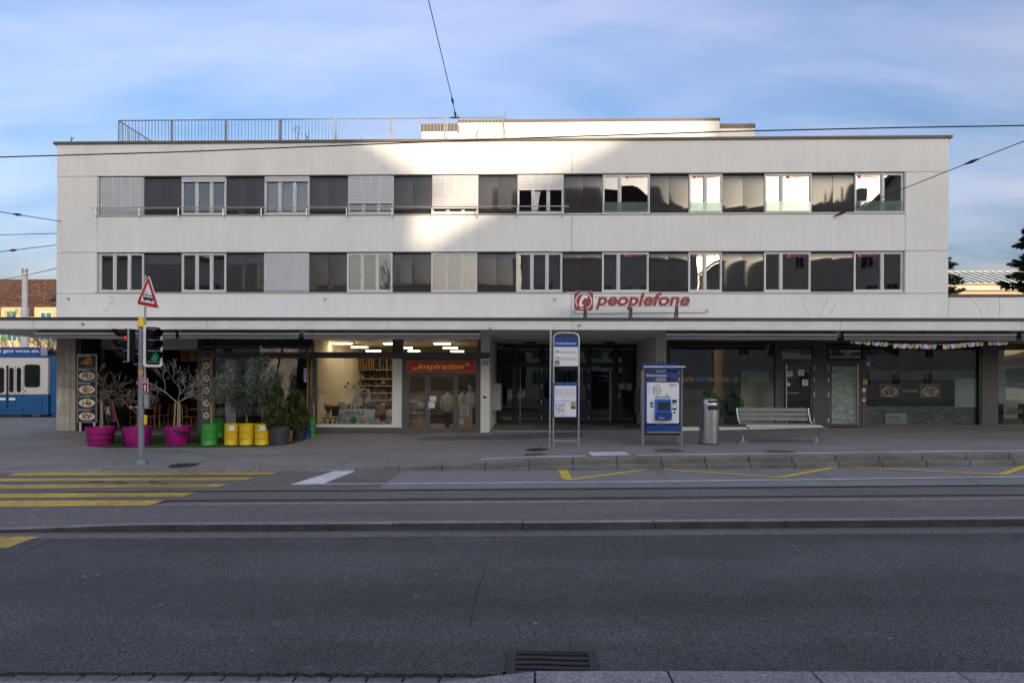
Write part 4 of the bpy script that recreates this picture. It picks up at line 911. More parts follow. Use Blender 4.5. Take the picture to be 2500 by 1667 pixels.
# restaurant room
q0, q1 = PX(190, 0, 950), r0 - 0.16
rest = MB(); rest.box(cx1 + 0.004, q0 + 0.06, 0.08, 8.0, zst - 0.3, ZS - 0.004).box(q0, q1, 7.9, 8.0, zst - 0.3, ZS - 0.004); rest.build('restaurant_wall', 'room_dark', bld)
box('restaurant_floor', 'terrazzo', bld, PX(520, 0) + 0.01, q1, 0.25, 7.89, zst - 0.3, zst - 0.06)
rb('bulkhead', 'soffit_paint', bld, 230, 826, 482, 853, 1.2, 0.5)
rb('door_post', 'grey_frame', bld, 246, 853, 254, 1052, 0.9, 0.15)
sgn = thing('restaurant_sign', 'dim yellow sign with black lettering hanging inside the dark restaurant doorway', 'sign', tuple(P(477, 881, 1.0)))
rb('board', cmat((0.25, 0.16, 0.01)), sgn, 441, 854.5, 517, 881.5, 1.0, 0.05); rb('stripe', cmat((0.20, 0.05, 0.02)), sgn, 441, 874, 517, 875.5, 0.99, 0.008)
ta, tb, tc_, td = R(469, 858, 512, 872, 0.99); text('lettering', 'Tran', 'black', sgn, ta, tb, tc_, td, 0.995, 0.004, bold=0.03)
p = P(452, 867, 0.99); MB().ell(p.x, p.z, 0.15, 0.17, 0.985, 0.998).build('emblem', cmat((0.2, 0.03, 0.01)), sgn)
def chair(px, py, Y, flip, label):
    b = P(px, py, Y); t = thing('chair', label, 'chair', tuple(b), 'wooden chairs in the dark restaurant'); s = -1 if flip else 1
    MB().box(b.x - 0.2, b.x + 0.2, Y - 0.2, Y + 0.2, b.z + 0.43, b.z + 0.46).build('seat', 'chair_wood', t, bevel=0.01)
    for sy in (-0.17, 0.17):
        MB().tube([(b.x + 0.17 * s, Y + sy, b.z), (b.x + 0.16 * s, Y + sy, b.z + 0.44)], 0.018, 6).build('leg', 'chair_wood', t)
        MB().tube([(b.x - 0.20 * s, Y + sy, b.z), (b.x - 0.17 * s, Y + sy, b.z + 0.45), (b.x - 0.21 * s, Y + sy, b.z + 0.88)], 0.018, 6).build('leg', 'chair_wood', t)
    for z in (0.62, 0.74, 0.85): MB().box(b.x - 0.205 * s - 0.012, b.x - 0.205 * s + 0.012, Y - 0.165, Y + 0.165, b.z + z, b.z + z + 0.045).build('back_slat', 'chair_wood', t)
chair(372, 1044, 1.6, True, 'wooden chair facing left behind the white-barked potted tree')
chair(462, 1046, 1.5, False, 'wooden chair facing right beside the dark jamb of the restaurant')
chair(335, 1046, 2.4, False, 'wooden chair behind the middle purple planter')
chair(405, 1040, 3.0, True, 'wooden chair deeper inside, right of the white-barked tree')
def table(px, py, Y, label):
    b = P(px, py, Y); t = thing('table', label, 'table', tuple(b), 'wooden tables in the dark restaurant')
    MB().box(b.x - 0.4, b.x + 0.4, Y - 0.35, Y + 0.35, b.z + 0.72, b.z + 0.75).build('table_top', 'chair_wood', t, bevel=0.008)
    MB().tube([(b.x, Y, b.z + 0.03), (b.x, Y, b.z + 0.72)], 0.035, 8).build('column', 'black', t); MB().lathe(b, [(0.22, 0), (0.22, 0.02), (0.05, 0.035)], 14).build('foot', 'black', t)
table(347, 1044, 1.9, 'wooden table between the middle planter and the traffic light pole'); table(492, 1045, 1.9, 'wooden table at the right end of the restaurant doorway')
# --- food menu boards
def dish(parent, x0, x1, z0, z1, Y, seed, bread=False):
    rn = random.Random(seed); cx_, cz = (x0 + x1) / 2, (z0 + z1) / 2 - 0.01; rx, rz_ = (x1 - x0) * 0.46, (z1 - z0) * 0.36
    if bread: MB().ell(cx_ - rx * 0.1, cz + rz_ * 0.35, rx * 0.75, rz_ * 0.55, Y - 0.003, Y, 18, 0.35).build('print_plate', cmat((0.55, 0.34, 0.10)), parent)
    else: MB().ell(cx_, cz, rx, rz_, Y - 0.003, Y, 24).build('print_plate', 'paper', parent)
    cols = [(0.45, 0.10, 0.02), (0.55, 0.22, 0.03), (0.30, 0.04, 0.02), (0.15, 0.20, 0.03), (0.60, 0.40, 0.08), (0.22, 0.09, 0.03)]
    b = MB()
    for i in range(48):
        a = rn.random() * 2 * pi; q = rn.random() ** 0.6 * 0.72; b.mat(rn.randrange(6))
        yy = Y - 0.004 - i * 0.0001
        b.ell(cx_ + rx * q * cos(a), cz + rz_ * q * sin(a), rx * rn.uniform(0.08, 0.2), rz_ * rn.uniform(0.08, 0.2), yy - 0.0001, yy, 6, rn.random() * 3)
    b.build('print_food', [cmat(c) for c in cols], parent)
def menu(x0, y0, x1, y1, Y, n, names, label, legs, seed):
    a, b, c, d = R(x0, y0, x1, y1, Y); t = thing('menu_board', label, 'menu board', ((a + b) / 2, Y, c - (0.3 if legs else 0)))
    box('panel', 'black', t, a, b, Y, Y + 0.05, c, d)
    f = MB(); frame_ring(f, a - 0.02, b + 0.02, c - 0.02, d + 0.02, Y - 0.012, Y + 0.052, 0.022); f.build('frame', 'galv' if not legs else 'steel', t)
    h = (d - c) / n
    for i in range(n):
        zb = d - (i + 1) * h
        r = MB(); frame_ring(r, a + 0.012, b - 0.012, zb + 0.012, zb + h - 0.008, Y - 0.004, Y - 0.001, 0.006); r.build('print_border', 'galv', t)
        dish(t, a + 0.02, b - 0.02, zb + 0.01, zb + h * 0.86, Y - 0.004, seed + i, bread=(legs and i == 0))
        text('lettering', names[i], 'paper', t, a + 0.04, a + 0.04 + (b - a) * 0.62, zb + h * 0.85, zb + h * 0.94, Y - 0.006, 0.002, bold=0.02)
    if legs:
        zl = P((x0 + x1) / 2, 1053, Y).z
        for xx in (a + 0.06, b - 0.1): box('leg', 'white_paint', t, xx, xx + 0.045, Y, Y + 0.05, zl, c - 0.021)
menu(190, 866, 235, 1030, -0.12, 5, ['Doner Kebab', 'Iskender Kebab', 'Poulet Kebab', 'Lamm Kebab', 'Falafel'], 'tall white framed board with five kebab dishes beside the concrete column', True, 11)
menu(495, 875, 513, 1027, 0.0, 5, ['Burger', 'Iskender', 'Kebab', 'Nuggets', 'Pasta'], 'narrow dark menu board with five round dishes on the restaurant jamb', False, 31)
ab = thing('sandwich_board', 'leaning dark red sandwich board with metal frame in the restaurant doorway', 'sandwich board', tuple(P(272, 1046, 0.2)))
def para(pix, Y0, Y1, name, m, dep=0.02):
    ps = [P(x, y, Y) for (x, y), Y in zip(pix, (Y0, Y0, Y1, Y1))]
    MB().add([tuple(p) for p in ps] + [(p.x, p.y + dep, p.z) for p in ps], [(0, 1, 2, 3), (7, 6, 5, 4), (0, 4, 5, 1), (1, 5, 6, 2), (2, 6, 7, 3), (3, 7, 4, 0)]).build(name, m, ab, recalc=True)
para([(263, 1031), (287, 1030), (273, 979), (254, 980)], 0.2, 0.55, 'panel', 'black')
para([(277.5, 1029.5), (286, 1029), (273, 980), (268, 980)], 0.18, 0.53, 'print_red', 'sign_red_dark'); para([(262, 1012), (269, 1012), (265, 992), (259, 993)], 0.31, 0.45, 'print_cup', 'grey_fabric')
for a, b in (((252, 978), (267, 1046)), ((274, 978), (291, 1043))):
    pa, pb = P(*a, 0.55), P(*b, 0.12); MB().tube([pa, pb], 0.016, 6).build('leg', 'steel', ab)

# --- right hand shops
# doctor's window
f3 = rb('shop_front', 'dark_frame', bld, 1626, 826, 1636, 1040, 0.0, 0.14)
a, b, c, d = R(1636, 828, 1893, 1038.5, 0.1); pane(f3, a, b, c, d, 0.1)
rb('sill', 'dark_frame', f3, 1626, 1036.5, 1894, 1041, -0.01, 0.2)
x0, x1 = PX(1626), PX(2000)
MB().prism([(x0, -0.5), (PX(2018), -0.5), (PX(2018), P(1895, 1041.5).z - 0.012), (x0, P(1626, 1041.5).z)], -0.02, 0.25).build('base_wall', 'white_paint', bld)
rb('jamb', 'dark_frame', f3, 1893, 826, 1909, 1045, 0.0, 0.14); rb('jamb', 'dark_frame', f3, 1985, 826, 2018, 1045, 0.0, 0.14)
rb('transom', 'dark_frame', f3, 1909, 876, 1985, 886, 0.0, 0.14); rb('transom', 'dark_frame', f3, 1909, 826, 1985, 845, 0.0, 0.14)
rb('transom_pane', 'glass_shop', f3, 1909, 845, 1985, 876, 0.08, 0.004)
rb('transom_blind', 'grey_fabric', f3, 1911, 846, 1983, 873, 0.2, 0.02)
def door(x0, y0, x1, y1, g0, h0, g1, h1, m, hx, hinges, pm, names='shop_door'):
    a, b, c, d = R(x0, y0, x1, y1, 0.02); p, q, r_, s_ = R(g0, h0, g1, h1, 0.02)
    dd = MB().box(a, p, 0.02, 0.1, c, d).box(q, b, 0.02, 0.1, c, d).box(p, q, 0.02, 0.1, c, r_).box(p, q, 0.02, 0.1, s_, d).build(names, m, bld)
    pane(dd, p, q, r_, s_, 0.06, pm)
    hxx = PX(hx, -0.06); MB().tube([(hxx, -0.06, P(hx, 889, -0.06).z), (hxx, -0.06, P(hx, 1038, -0.06).z)], 0.018, 8).build('door_handle', 'steel', dd)
    for y in (899, 927, 963, 1026): rb('hinge', 'white_paint', dd, hinges - 1, y - 5.5, hinges + 1, y + 5.5, -0.005, 0.02)
    return dd
d1 = door(1907, 886, 1987.5, 1041, 1914, 893, 1979, 1035, 'dark_frame', 1920.5, 1988, 'glass_shop')
f4 = rb('shop_front', 'dark_frame', bld, 2018, 826, 2114, 838, -0.01, 0.15)
rb('transom_pane', 'glass_shop', f4, 2026, 838, 2106, 876, 0.06, 0.004); rb('transom_frame', 'black_frame', f4, 2018, 838, 2026, 880, -0.01, 0.15); rb('transom_frame', 'black_frame', f4, 2106, 838, 2114, 880, -0.01, 0.15); rb('transom_frame', 'black_frame', f4, 2026, 874, 2106, 880, -0.01, 0.15)
rb('jamb', 'dark_frame', f4, 2018, 880, 2023, 1044, 0.0, 0.14); rb('jamb', 'dark_frame', f4, 2105, 880, 2115, 1044, 0.0, 0.14); rb('header', 'dark_frame', f4, 2023, 880, 2105, 886, 0.0, 0.14)
d2 = door(2023, 886, 2105, 1041, 2031, 894, 2093, 1034, 'dark_frame', 2094.5, 2023, 'film')
rb('sill', 'dark_frame', f4, 2115, 1036, 2396, 1046, -0.02, 0.2); rb('jamb', 'black_frame', f4, 2391, 826, 2396.5, 1036, 0.0, 0.14)
a, b, c, d = R(2115, 828, 2391, 1036, 0.1); pane(f4, a, b, c, d, 0.1)
f5 = rb('shop_front', 'dark_frame', bld, 2397, 826, 2437, 1046, -0.02, 0.2)
rb('sill', 'dark_frame', f5, 2437.2, 1036, 2700, 1047, -0.02, 0.2); rb('header', 'ply', f5, 2437.2, 838, 2700, 855, 0.3, 0.1)
a, b, c, d = R(2437, 828, 2700, 1036, 0.1); pane(f5, a, b, c, d, 0.1)
# rooms behind the right hand shops
k0, k1, k2, k3 = PX(1627, 0, 950), PX(2005, 0, 950), PX(2416, 0, 950), XE
zb_ = P(1900, 1038).z
rr = MB()
rr.box(k0, k3, 6.0, 6.1, -0.3, ZS - 0.004); rr.box(k1 - 0.05, k1 + 0.05, 0.25, 5.99, -0.3, ZS - 0.004); rr.box(k2 - 0.05, k2 + 0.05, 0.25, 5.99, -0.3, ZS - 0.004)
rr.build('shop_wall', 'room_grey', bld)
box('shop_floor', 'room_grey', bld, k0, k3, 0.25, 5.99, -0.3, zb_ - 0.25)
box('wing_wall', 'plaster', bld, XR + 0.3, XE, 6.2, D_, -0.5, ZS + 0.09)
# reception wall and green tree decal on the doctor's glass
rb('inner_partition', cmat((0.66, 0.68, 0.52)), bld, 1808, 905, 1893, 1036, 1.2, 0.1)
rb('inner_partition', cmat((0.40, 0.39, 0.36)), bld, 1640, 950, 1770, 1036, 2.6, 0.1)
sgk = thing('window_lettering', 'row of amber, blue, tan and green capitals across the practice window', 'lettering', tuple(P(1764, 932, 0.09)))
mat('let_amber', (0.78, 0.46, 0.10), 0.5); mat('let_blue', (0.20, 0.45, 0.80), 0.5); mat('let_tan', (0.62, 0.48, 0.36), 0.5); mat('let_green', (0.10, 0.42, 0.12), 0.5)
for s_, a, b, m in (('KINDER', 1646, 1694, 'let_amber'), ('ARZT', 1697, 1730, 'let_blue'), ('PRAXIS', 1732, 1779, 'let_tan'), ('WOLLISHOFEN', 1789, 1883, 'let_green')):
    p, q, r_, t_ = R(a, 921, b, 931.5, 0.09); text('lettering', s_, m, sgk, p, q, r_, t_, 0.095, 0.002)
dec = thing('window_decal', 'pale green tree and circle decal on the doctor practice glass', 'decal', tuple(P(1760, 1030, 0.09)))
glass('decal_green', 1.3, (0.55, 0.75, 0.50), haze=0.13, hcol=(0.08, 0.30, 0.08))
db = MB()
for x, y, r_ in ((1800, 985, 19), (1740, 967, 12), (1724, 961, 10), (1790, 951, 5), (1752, 975, 8), (1791, 966, 9)):
    p = P(x, y, 0.09); k = (24.09) / F
    MB().ell(p.x, p.z, r_ * k * 0.9, r_ * k * 0.9, 0.0930 - r_ * 1e-5, 0.0932 - r_ * 1e-5, 24).build('leaf_spot', 'decal_green', dec)
pts = [P(x, y, 0.09) for x, y in ((1757, 1020), (1758, 1000), (1764, 985), (1778, 975), (1790, 966))]; MB().tube(pts, 0.03, 5).build('branch', 'decal_green', dec)
# leafy frost print across the glass
fz = MB(); rn = random.Random(5)
for i in range(520):
    cxp = rn.choice([(1645, 875), (1690, 885), (1720, 890), (1785, 895), (1800, 880), (1860, 890), (1700, 900), (1880, 905), (1650, 900)])
    x, y = rn.gauss(cxp[0], 14), rn.gauss(cxp[1], 11)
    if not 1638 < x < 1891: continue
    p = P(x, y, 0.09); s = rn.uniform(0.01, 0.03); a = rn.random() * 6
    fz.prism([(p.x + s * cos(a), p.z + s * sin(a)), (p.x + s * 0.4 * cos(a + 1.8), p.z + s * 0.4 * sin(a + 1.8)), (p.x - s * cos(a), p.z - s * sin(a)), (p.x + s * 0.4 * cos(a - 1.8), p.z + s * 0.4 * sin(a - 1.8))], 0.0925 + i * 1e-6, 0.0927 + i * 1e-6)
glass('frost', 1.3, (0.7, 0.7, 0.7), haze=0.5, hcol=(0.35, 0.38, 0.38)); fz.build('frosted_leaves', 'frost', dec)
# paper snowflakes on the first door
for x, y, s, lab in ((1928.5, 912.5, 14, 'round white paper snowflake at upper left of the black door'), (1956, 910, 15, 'square white paper snowflake at top of the black door'), (1966, 933.5, 15, 'white paper snowflake with dark centre at right of the door'), (1925.5, 938, 8, 'small white paper flower beside the door handle')):
    t = thing('paper_snowflake', lab, 'paper cutout', tuple(P(x, y, 0.05))); k = 24 / F; p = P(x, y, 0.05); q = s * k / 2
    r = MB()
    for i in range(8):
        a = i * pi / 4; L_ = q * (1.0 if i % 2 == 0 else 1.25)
        r.prism([(p.x + q * 0.25 * cos(a - 0.5), p.z + q * 0.25 * sin(a - 0.5)), (p.x + L_ * cos(a - 0.33), p.z + L_ * sin(a - 0.33)), (p.x + L_ * cos(a + 0.33), p.z + L_ * sin(a + 0.33)), (p.x + q * 0.25 * cos(a + 0.5), p.z + q * 0.25 * sin(a + 0.5))], 0.052, 0.054)
    r.build('cutout', 'mint_paper', t)
p, q, r_, t_ = R(1923, 958, 1949, 960.5, 0.05); lt = text('door_lettering', 'KINDERARZTPRAXIS', 'paper', None, p, q, r_, t_, 0.052, 0.002); tag(lt, 'tiny white lettering low on the black glass door', 'lettering')
# stickers and parcel beside the second door
for x0, y0, x1, y1, m, lab in ((2105, 948, 2114, 957.5, 'paper', 'white and blue sticker on the dark post'), (2104.5, 970, 2114, 979.5, 'sticker_orange', 'orange and white sticker on the dark post'), (2107, 926, 2118, 938, 'ply', 'brown paper parcel stuck by the shop window')):
    if m == 'sticker_orange': mat(m, (0.75, 0.13, 0.02), 0.5)
    t = thing('sticker' if 'sticker' in lab else 'parcel', lab, 'sticker' if 'sticker' in lab else 'parcel', tuple(P((x0 + x1) / 2, y1, 0.0)))
    rb('face', m, t, x0, y0, x1, y1, -0.008 if 'sticker' in lab else -0.06, 0.006 if 'sticker' in lab else 0.05)
    if 'sticker' in lab: rb('band', 'blue_light' if m == 'paper' else 'paper', t, x0 + 0.4, y1 - 2.6, x1 - 0.4, y1 - 0.4, -0.011, 0.002)
# Tibet window: plastic film, dark banner with two dish photos, paper, handwritten note
fi = MB(); a, b, c, d = R(2116, 905, 2391, 1036, 0.22); n = 60
for j in range(12):
    for i in range(n):
        def pt(i, j): return (lerp(a, b, i / n), 0.24 + 0.025 * sin(i * 0.9 + j * 1.7) * cos(j * 1.1 + i * 0.35), lerp(c, d, j / 12))
        fi.quad(pt(i, j), pt(i + 1, j), pt(i + 1, j + 1), pt(i, j + 1))
t = fi.build('plastic_sheet', 'film', None, origin=tuple(P(2250, 1036, 0.22)), smooth=True); tag(t, 'creased translucent plastic sheet hung behind the large shop window', 'plastic sheet')
ban = thing('restaurant_banner', 'black banner with two gold framed dish photographs behind the large window', 'banner', tuple(P(2220, 991, 0.16)))
rb('cloth', cmat((0.03, 0.03, 0.04)), ban, 2116, 927, 2331, 991, 0.17, 0.012)
for x0, x1, sd in ((2149, 2195, 3), (2248, 2294, 8)):
    rb('photo_border', 'sign_yellow', ban, x0, 938, x1, 968.5, 0.163, 0.006); rb('photo_ground', cmat((0.16, 0.10, 0.05)), ban, x0 + 1.2, 939.3, x1 - 1.2, 967.2, 0.160, 0.002)
    p, q, r_, t_ = R(x0 + 1.2, 938, x1 - 1.2, 971, 0.158); dish(ban, p, q, r_, t_, 0.158, sd)
r = MB(); p, q, r_, t_ = R(2202, 934, 2242, 973, 0.165); frame_ring(r, p, q, r_, t_, 0.163, 0.168, 0.012); r.build('gold_frame', cmat((0.18, 0.14, 0.03)), ban)
for s_, x0, y0, x1, y1, m in (('Tibet Stub\u00e4', 2203.5, 950.5, 2240, 957.5, 'sign_yellow'), ('RESTAURANT', 2159, 930.5, 2186, 933.5, 'rust'), ('TAKEAWAY', 2260, 930.5, 2283, 933.5, 'rust'), ('CATERING', 2162, 972.5, 2182, 976, 'rust'), ('DELIVERY', 2262, 972.5, 2281, 976, 'rust'), ('traditionelle K\u00fcche', 2156, 985.5, 2185, 988, 'rust'), ('www.tibetstuba.ch', 2240, 985.5, 2290, 988, 'rust')):
    p, q, z0, z1 = R(x0, y0, x1, y1, 0.16); text('lettering', s_, m, ban, p, q, z0, z1, 0.165, 0.003, bold=0.02 if 'Tibet' in s_ else 0)
t = rb('window_paper', 'mint_paper', None, 2331.5, 923, 2390, 994, 0.18, 0.006); tag(t, 'blank pale green paper taped beside the black banner', 'paper')
nt_ = thing('handwritten_note', 'pale handwritten note at the foot of the large shop window', 'note', tuple(P(2187, 1034.5, 0.14)))
rb('sheet', 'mint_paper', nt_, 2161, 1008, 2213, 1034.5, 0.14, 0.005)
for s_, x0, y0, x1, y1 in (('Tibet Stub\u00e4', 2164, 1014, 2198, 1020.5), ('Coming Soon', 2173, 1024, 2197, 1028.5)):
    p, q, z0, z1 = R(x0, y0, x1, y1, 0.14); text('lettering', s_, 'ink', nt_, p, q, z0, z1, 0.139, 0.002, shear=0.15)
for x0, y0, x1, y1, m, lab in ((2116, 883, 2125, 893, 'mint_paper', 'small mint green sticker in the corner of the large window'), (2126, 882, 2138, 893, 'blue_sign', 'small dark blue sticker in the corner of the large window')):
    t = rb('sticker', m, None, x0, y0, x1, y1, 0.092, 0.003); tag(t, lab, 'sticker')
t = thing('window_paper', 'two large pale green sheets covering the far right shop window', 'paper', tuple(P(2470, 985, 0.16)))
rb('sheet', 'mint_paper', t, 2438, 896, 2640, 939.5, 0.16, 0.006); rb('sheet', 'mint_paper', t, 2438, 940.5, 2640, 984, 0.164, 0.006)
shf = thing('bottle_shelf', 'dark metal shelf holding bottles behind the far right window', 'shelf', tuple(P(2480, 1036, 1.0)))
for y in (1009.5, 1035): rb('board', 'iron', shf, 2440, y, 2560, y + 2, 0.9, 0.4)
for x in (2448, 2500, 2550): rb('upright', 'iron', shf, x, 986, x + 2, 1036, 0.92, 0.3)
for row, (yb, x_, n, c_, cap) in enumerate(((1009.3, 2463, 6, (0.62, 0.66, 0.68), (0.6, 0.3, 0.15)), (1034.8, 2461, 6, (0.26, 0.27, 0.05), (0.35, 0.3, 0.1)))):
    for k in range(n):
        p = P(x_ + k * 6.6, yb, 1.0); s = 25 / F
        t = thing('bottle', ('white labelled' if row == 0 else 'olive green oil') + ' bottle, %s from the left on the %s board' % (WORDS[k], 'upper' if row == 0 else 'lower'), 'bottle', tuple(p), 'bottles behind the far right window')
        MB().lathe(p, [(2.6 * s, 0), (2.7 * s, 8 * s), (1.2 * s, 10.5 * s), (1.1 * s, 12 * s)], 10).build('body', cmat(c_), t, smooth=True); MB().lathe((p.x, p.y, p.z + 12 * s), [(1.3 * s, 0), (1.3 * s, 2 * s)], 8).build('cap', cmat(cap), t)

# --- awnings
YA = -3.1
for i, (x0, x1) in enumerate(((83.5, 429.5), (437, 730), (741, 1173.5), (1626, 2046), (2059, 2482), (2494, 2900))):
    a, b = PX(x0, YA, 820), PX(x1, YA, 820); za, zb2, zt_ = P(1250, 828.5, YA).z, P(1250, 817.5, YA).z, P(1250, 813.5, YA).z
    if i == 0: pass
    aw = box('awning', 'black_frame', bld, a + 0.02, b - 0.02, YA + 0.06, YA + 0.25, zb2 - 0.02, ZS - 0.03)  # cassette blackened up to the soffit, painting the shaded gap above the bar
    box('front_bar', 'white_bar', aw, a, b, YA - 0.02, YA + 0.04, zb2, zt_)
    n = max(6, int((b - a) / 0.5)); v = MB()
    for k in range(n):
        xa_, xb_ = lerp(a + 0.01, b - 0.01, k / n), lerp(a + 0.01, b - 0.01, (k + 1) / n); o1, o2 = 0.012 * sin(k * 2.1), 0.012 * sin((k + 1) * 2.1)
        v.quad((xa_, YA + o1, za + 0.006 * sin(k)), (xb_, YA + o2, za + 0.006 * sin(k + 1)), (xb_, YA, zb2), (xa_, YA, zb2))
    v.build('valance', 'awning_grey', aw, smooth=True)
    for xx in (a + 0.15, (a + b) / 2, b - 0.15): box('bracket', 'black', aw, xx - 0.03, xx + 0.03, YA + 0.3, YA + 0.4, zt_ - 0.1, ZS)
# prayer flags
cols = [(0.40, 0.36, 0.62), (0.70, 0.70, 0.74), (0.68, 0.33, 0.27), (0.33, 0.50, 0.46), (0.62, 0.58, 0.15)]
pf = thing('prayer_flags', 'string of faded prayer flags hanging under the right awning', 'bunting', tuple(P(2260, 835, -2.9)))
YF = -2.95
def fy(x):
    for a, b, s in ((2075, 2172, 10), (2180, 2292, 8), (2298, 2402, 7), (2410, 2462, 2)):
        pass
    segs = ((2076, 829, 2170, 842), (2180, 840, 2290, 844), (2298, 843, 2402, 837), (2410, 835, 2462, 836))
    for a, ya, b, yb in segs:
        if a <= x <= b: return lerp(ya, yb, (x - a) / (b - a))
    return None
line = [P(x, y, YF) for x, y in ((2070, 826), (2120, 833), (2175, 840), (2240, 843), (2295, 841), (2350, 840), (2405, 833), (2465, 829))]
MB().tube(line, 0.006, 4).build('string', 'paper', pf)
i = 0
for a, ya, b, yb, n in ((2077, 827, 2168, 836, 9), (2181, 839, 2287, 841, 10), (2301, 842, 2401, 833, 10), (2412, 832, 2462, 831, 5)):
    for k in range(n):
        x = lerp(a, b, (k + 0.5) / n); y = lerp(ya, yb, (k + 0.5) / n); wd = (b - a) / n * 0.44; p0, p1, z0, z1 = R(x - wd, y, x + wd, y + 10.5, YF); ti = random.uniform(-0.02, 0.02); dy_ = random.uniform(-0.03, 0.03)
        MB().add([(p0, YF, z1 + ti), (p1, YF, z1 - ti), (p1 + ti, YF + dy_, z0 - ti), (p0 + ti, YF + dy_, z0 + ti)], [(0, 1, 2, 3)]).build('flag', cmat(cols[i % 5], 0.9), pf)
        pp = ((p0 + p1) / 2, (z0 + z1) / 2)
        i += 1
# --- entrance fittings
for nm, x0, y0, x1, y1, lab in (('105', 1177, 880, 1193, 891, 'blue enamel plate with house number 105 on the white pillar'), ('107', 1605, 881, 1622.5, 892.5, 'blue enamel plate with house number 107 above the ticket machine')):
    t = thing('house_number', lab, 'house number', tuple(P((x0 + x1) / 2, y1, -0.03)))
    a, b, c, d = R(x0, y0, x1, y1, -0.04); m_ = (c + d) / 2
    MB().prism([(a + 0.02, c), (b - 0.02, c), (b - 0.015, m_ - 0.03), (b + 0.015, m_), (b - 0.015, m_ + 0.03), (b - 0.02, d), (a + 0.02, d), (a + 0.015, m_ + 0.03), (a - 0.015, m_), (a + 0.015, m_ - 0.03)], -0.042, -0.031).build('plate', 'blue_number', t)
    text('digits', nm, 'paper', t, a + 0.035, b - 0.035, c + 0.02, d - 0.02, -0.0425, 0.003, bold=0.03)
ml = thing('letterbox', 'grey metal letterbox block on the left wall of the entrance', 'letterbox', tuple(P(1213, 1001, 1.6)))
a, b, c, d = R(1204, 936, 1220, 1001, 1.4)
box('body', 'grey_fabric', ml, e0 + 0.002, e0 + 0.32, 1.3, 2.8, c, d)
for k in range(4): box('door', 'galv', ml, e0 + 0.321, e0 + 0.33, 1.35, 2.75, lerp(c, d, k / 4) + 0.01, lerp(c, d, (k + 1) / 4) - 0.01)
p = P(1212, 949, 1.29); MB().ell(e0 + 0.2, p.z, 0.035, 0.04, 1.285, 1.299).build('sticker', 'barrel_green', ml)
mr = thing('letterbox', 'pale metal letterbox block on the right wall of the entrance', 'letterbox', tuple(P(1553, 1013, 1.6)))
a, b, c, d = R(1548, 952, 1565, 1013, 1.4)
box('body', 'grey_fabric', mr, e1 - 0.32, e1 - 0.002, 1.3, 2.8, c, d)
for k in range(4): box('door', 'galv', mr, e1 - 0.33, e1 - 0.321, 1.35, 2.75, lerp(c, d, k / 4) + 0.01, lerp(c, d, (k + 1) / 4) - 0.01)
sc_ = thing('security_camera', 'small white security camera at top left of the entrance', 'camera', tuple(P(1220, 849, 4.2)))
p = P(1219, 847, 4.2); MB().tube([(p.x - 0.1, 4.2, p.z + 0.1), (p.x - 0.05, 4.2, p.z)], 0.02, 6).build('mount', 'white_paint', sc_); MB().tube([(p.x - 0.1, 4.25, p.z - 0.06), (p.x + 0.14, 4.0, p.z + 0.05)], 0.055, 8).build('body', 'grey_fabric', sc_)
t = rb('bell_panel', 'black', None, 1179, 967, 1187.5, 972, -0.05, 0.019); tag(t, 'small black bell panel on the white pillar beside the craft shop', 'bell')
# doormat-like door notices on entrance glass
for x0, y0, x1, y1, lab in ((1445, 894, 1462, 898, 'white strip notice on the entrance door top'), (1512, 936, 1526, 950, 'left paper notice on the right entrance pane'), (1529, 936, 1542, 953, 'right paper notice on the right entrance pane'), (1510, 959, 1514, 971, 'narrow white notice beside the right entrance door')):
    t = rb('notice', 'grey_fabric', None, x0, y0, x1, y1, YB - 0.03, 0.005); tag(t, lab, 'notice')
# --- sign on the canopy
YS = -1.2
ps = thing('rooftop_sign', 'red italic company sign with white telephone emblem standing on the canopy', 'sign', tuple(P(1540, 774, YS)))
a, b, c, d = R(1402, 712, 1448, 758, YS); rad = 0.09
def rrect(a, b, c, d, r, n=5):
    o = []
    for cx_, cz, s in ((b - r, c + r, -pi / 2), (b - r, d - r, 0), (a + r, d - r, pi / 2), (a + r, c + r, pi)):
        for k in range(n + 1): t = s + pi / 2 * k / n; o.append((cx_ + r * cos(t), cz + r * sin(t)))
    return o
MB().prism(rrect(a - 0.012, b + 0.012, c - 0.012, d + 0.012, rad), YS + 0.002, YS + 0.12).build('emblem_case', 'white_paint', ps)
em = MB().prism(rrect(a, b, c, d, rad), YS - 0.01, YS).build('emblem', 'logo_red', ps)
cx_, cz, rr_ = (a + b) / 2, (c + d) / 2, (b - a) * 0.44
ring = MB()
for k in range(34):
    t0, t1 = lerp(radians(-118), radians(222), k / 34), lerp(radians(-118), radians(222), (k + 1) / 34)
    ring.prism([(cx_ + rr_ * cos(t0), cz + rr_ * sin(t0)), (cx_ + rr_ * cos(t1), cz + rr_ * sin(t1)), (cx_ + rr_ * 0.9 * cos(t1), cz + rr_ * 0.9 * sin(t1)), (cx_ + rr_ * 0.9 * cos(t0), cz + rr_ * 0.9 * sin(t0))], YS - 0.016, YS - 0.0105)
ring.build('emblem_ring', 'paper', em)
W_ = b - a
def E(u, v): return (a + u * W_, d - v * W_)
hs = [E(*q) for q in ((0.44, 0.19), (0.54, 0.16), (0.60, 0.20), (0.60, 0.24), (0.66, 0.20), (0.72, 0.24), (0.71, 0.33), (0.64, 0.37), (0.56, 0.33), (0.45, 0.46), (0.40, 0.58), (0.38, 0.66), (0.48, 0.68), (0.50, 0.75), (0.43, 0.81), (0.33, 0.80), (0.27, 0.76), (0.25, 0.66), (0.29, 0.50), (0.34, 0.36))]
MB().prism(hs, YS - 0.018, YS - 0.0106).build('emblem_handset', 'paper', em)
p, q, r_, t_ = R(1454, 714, 1684, 756.5, YS)
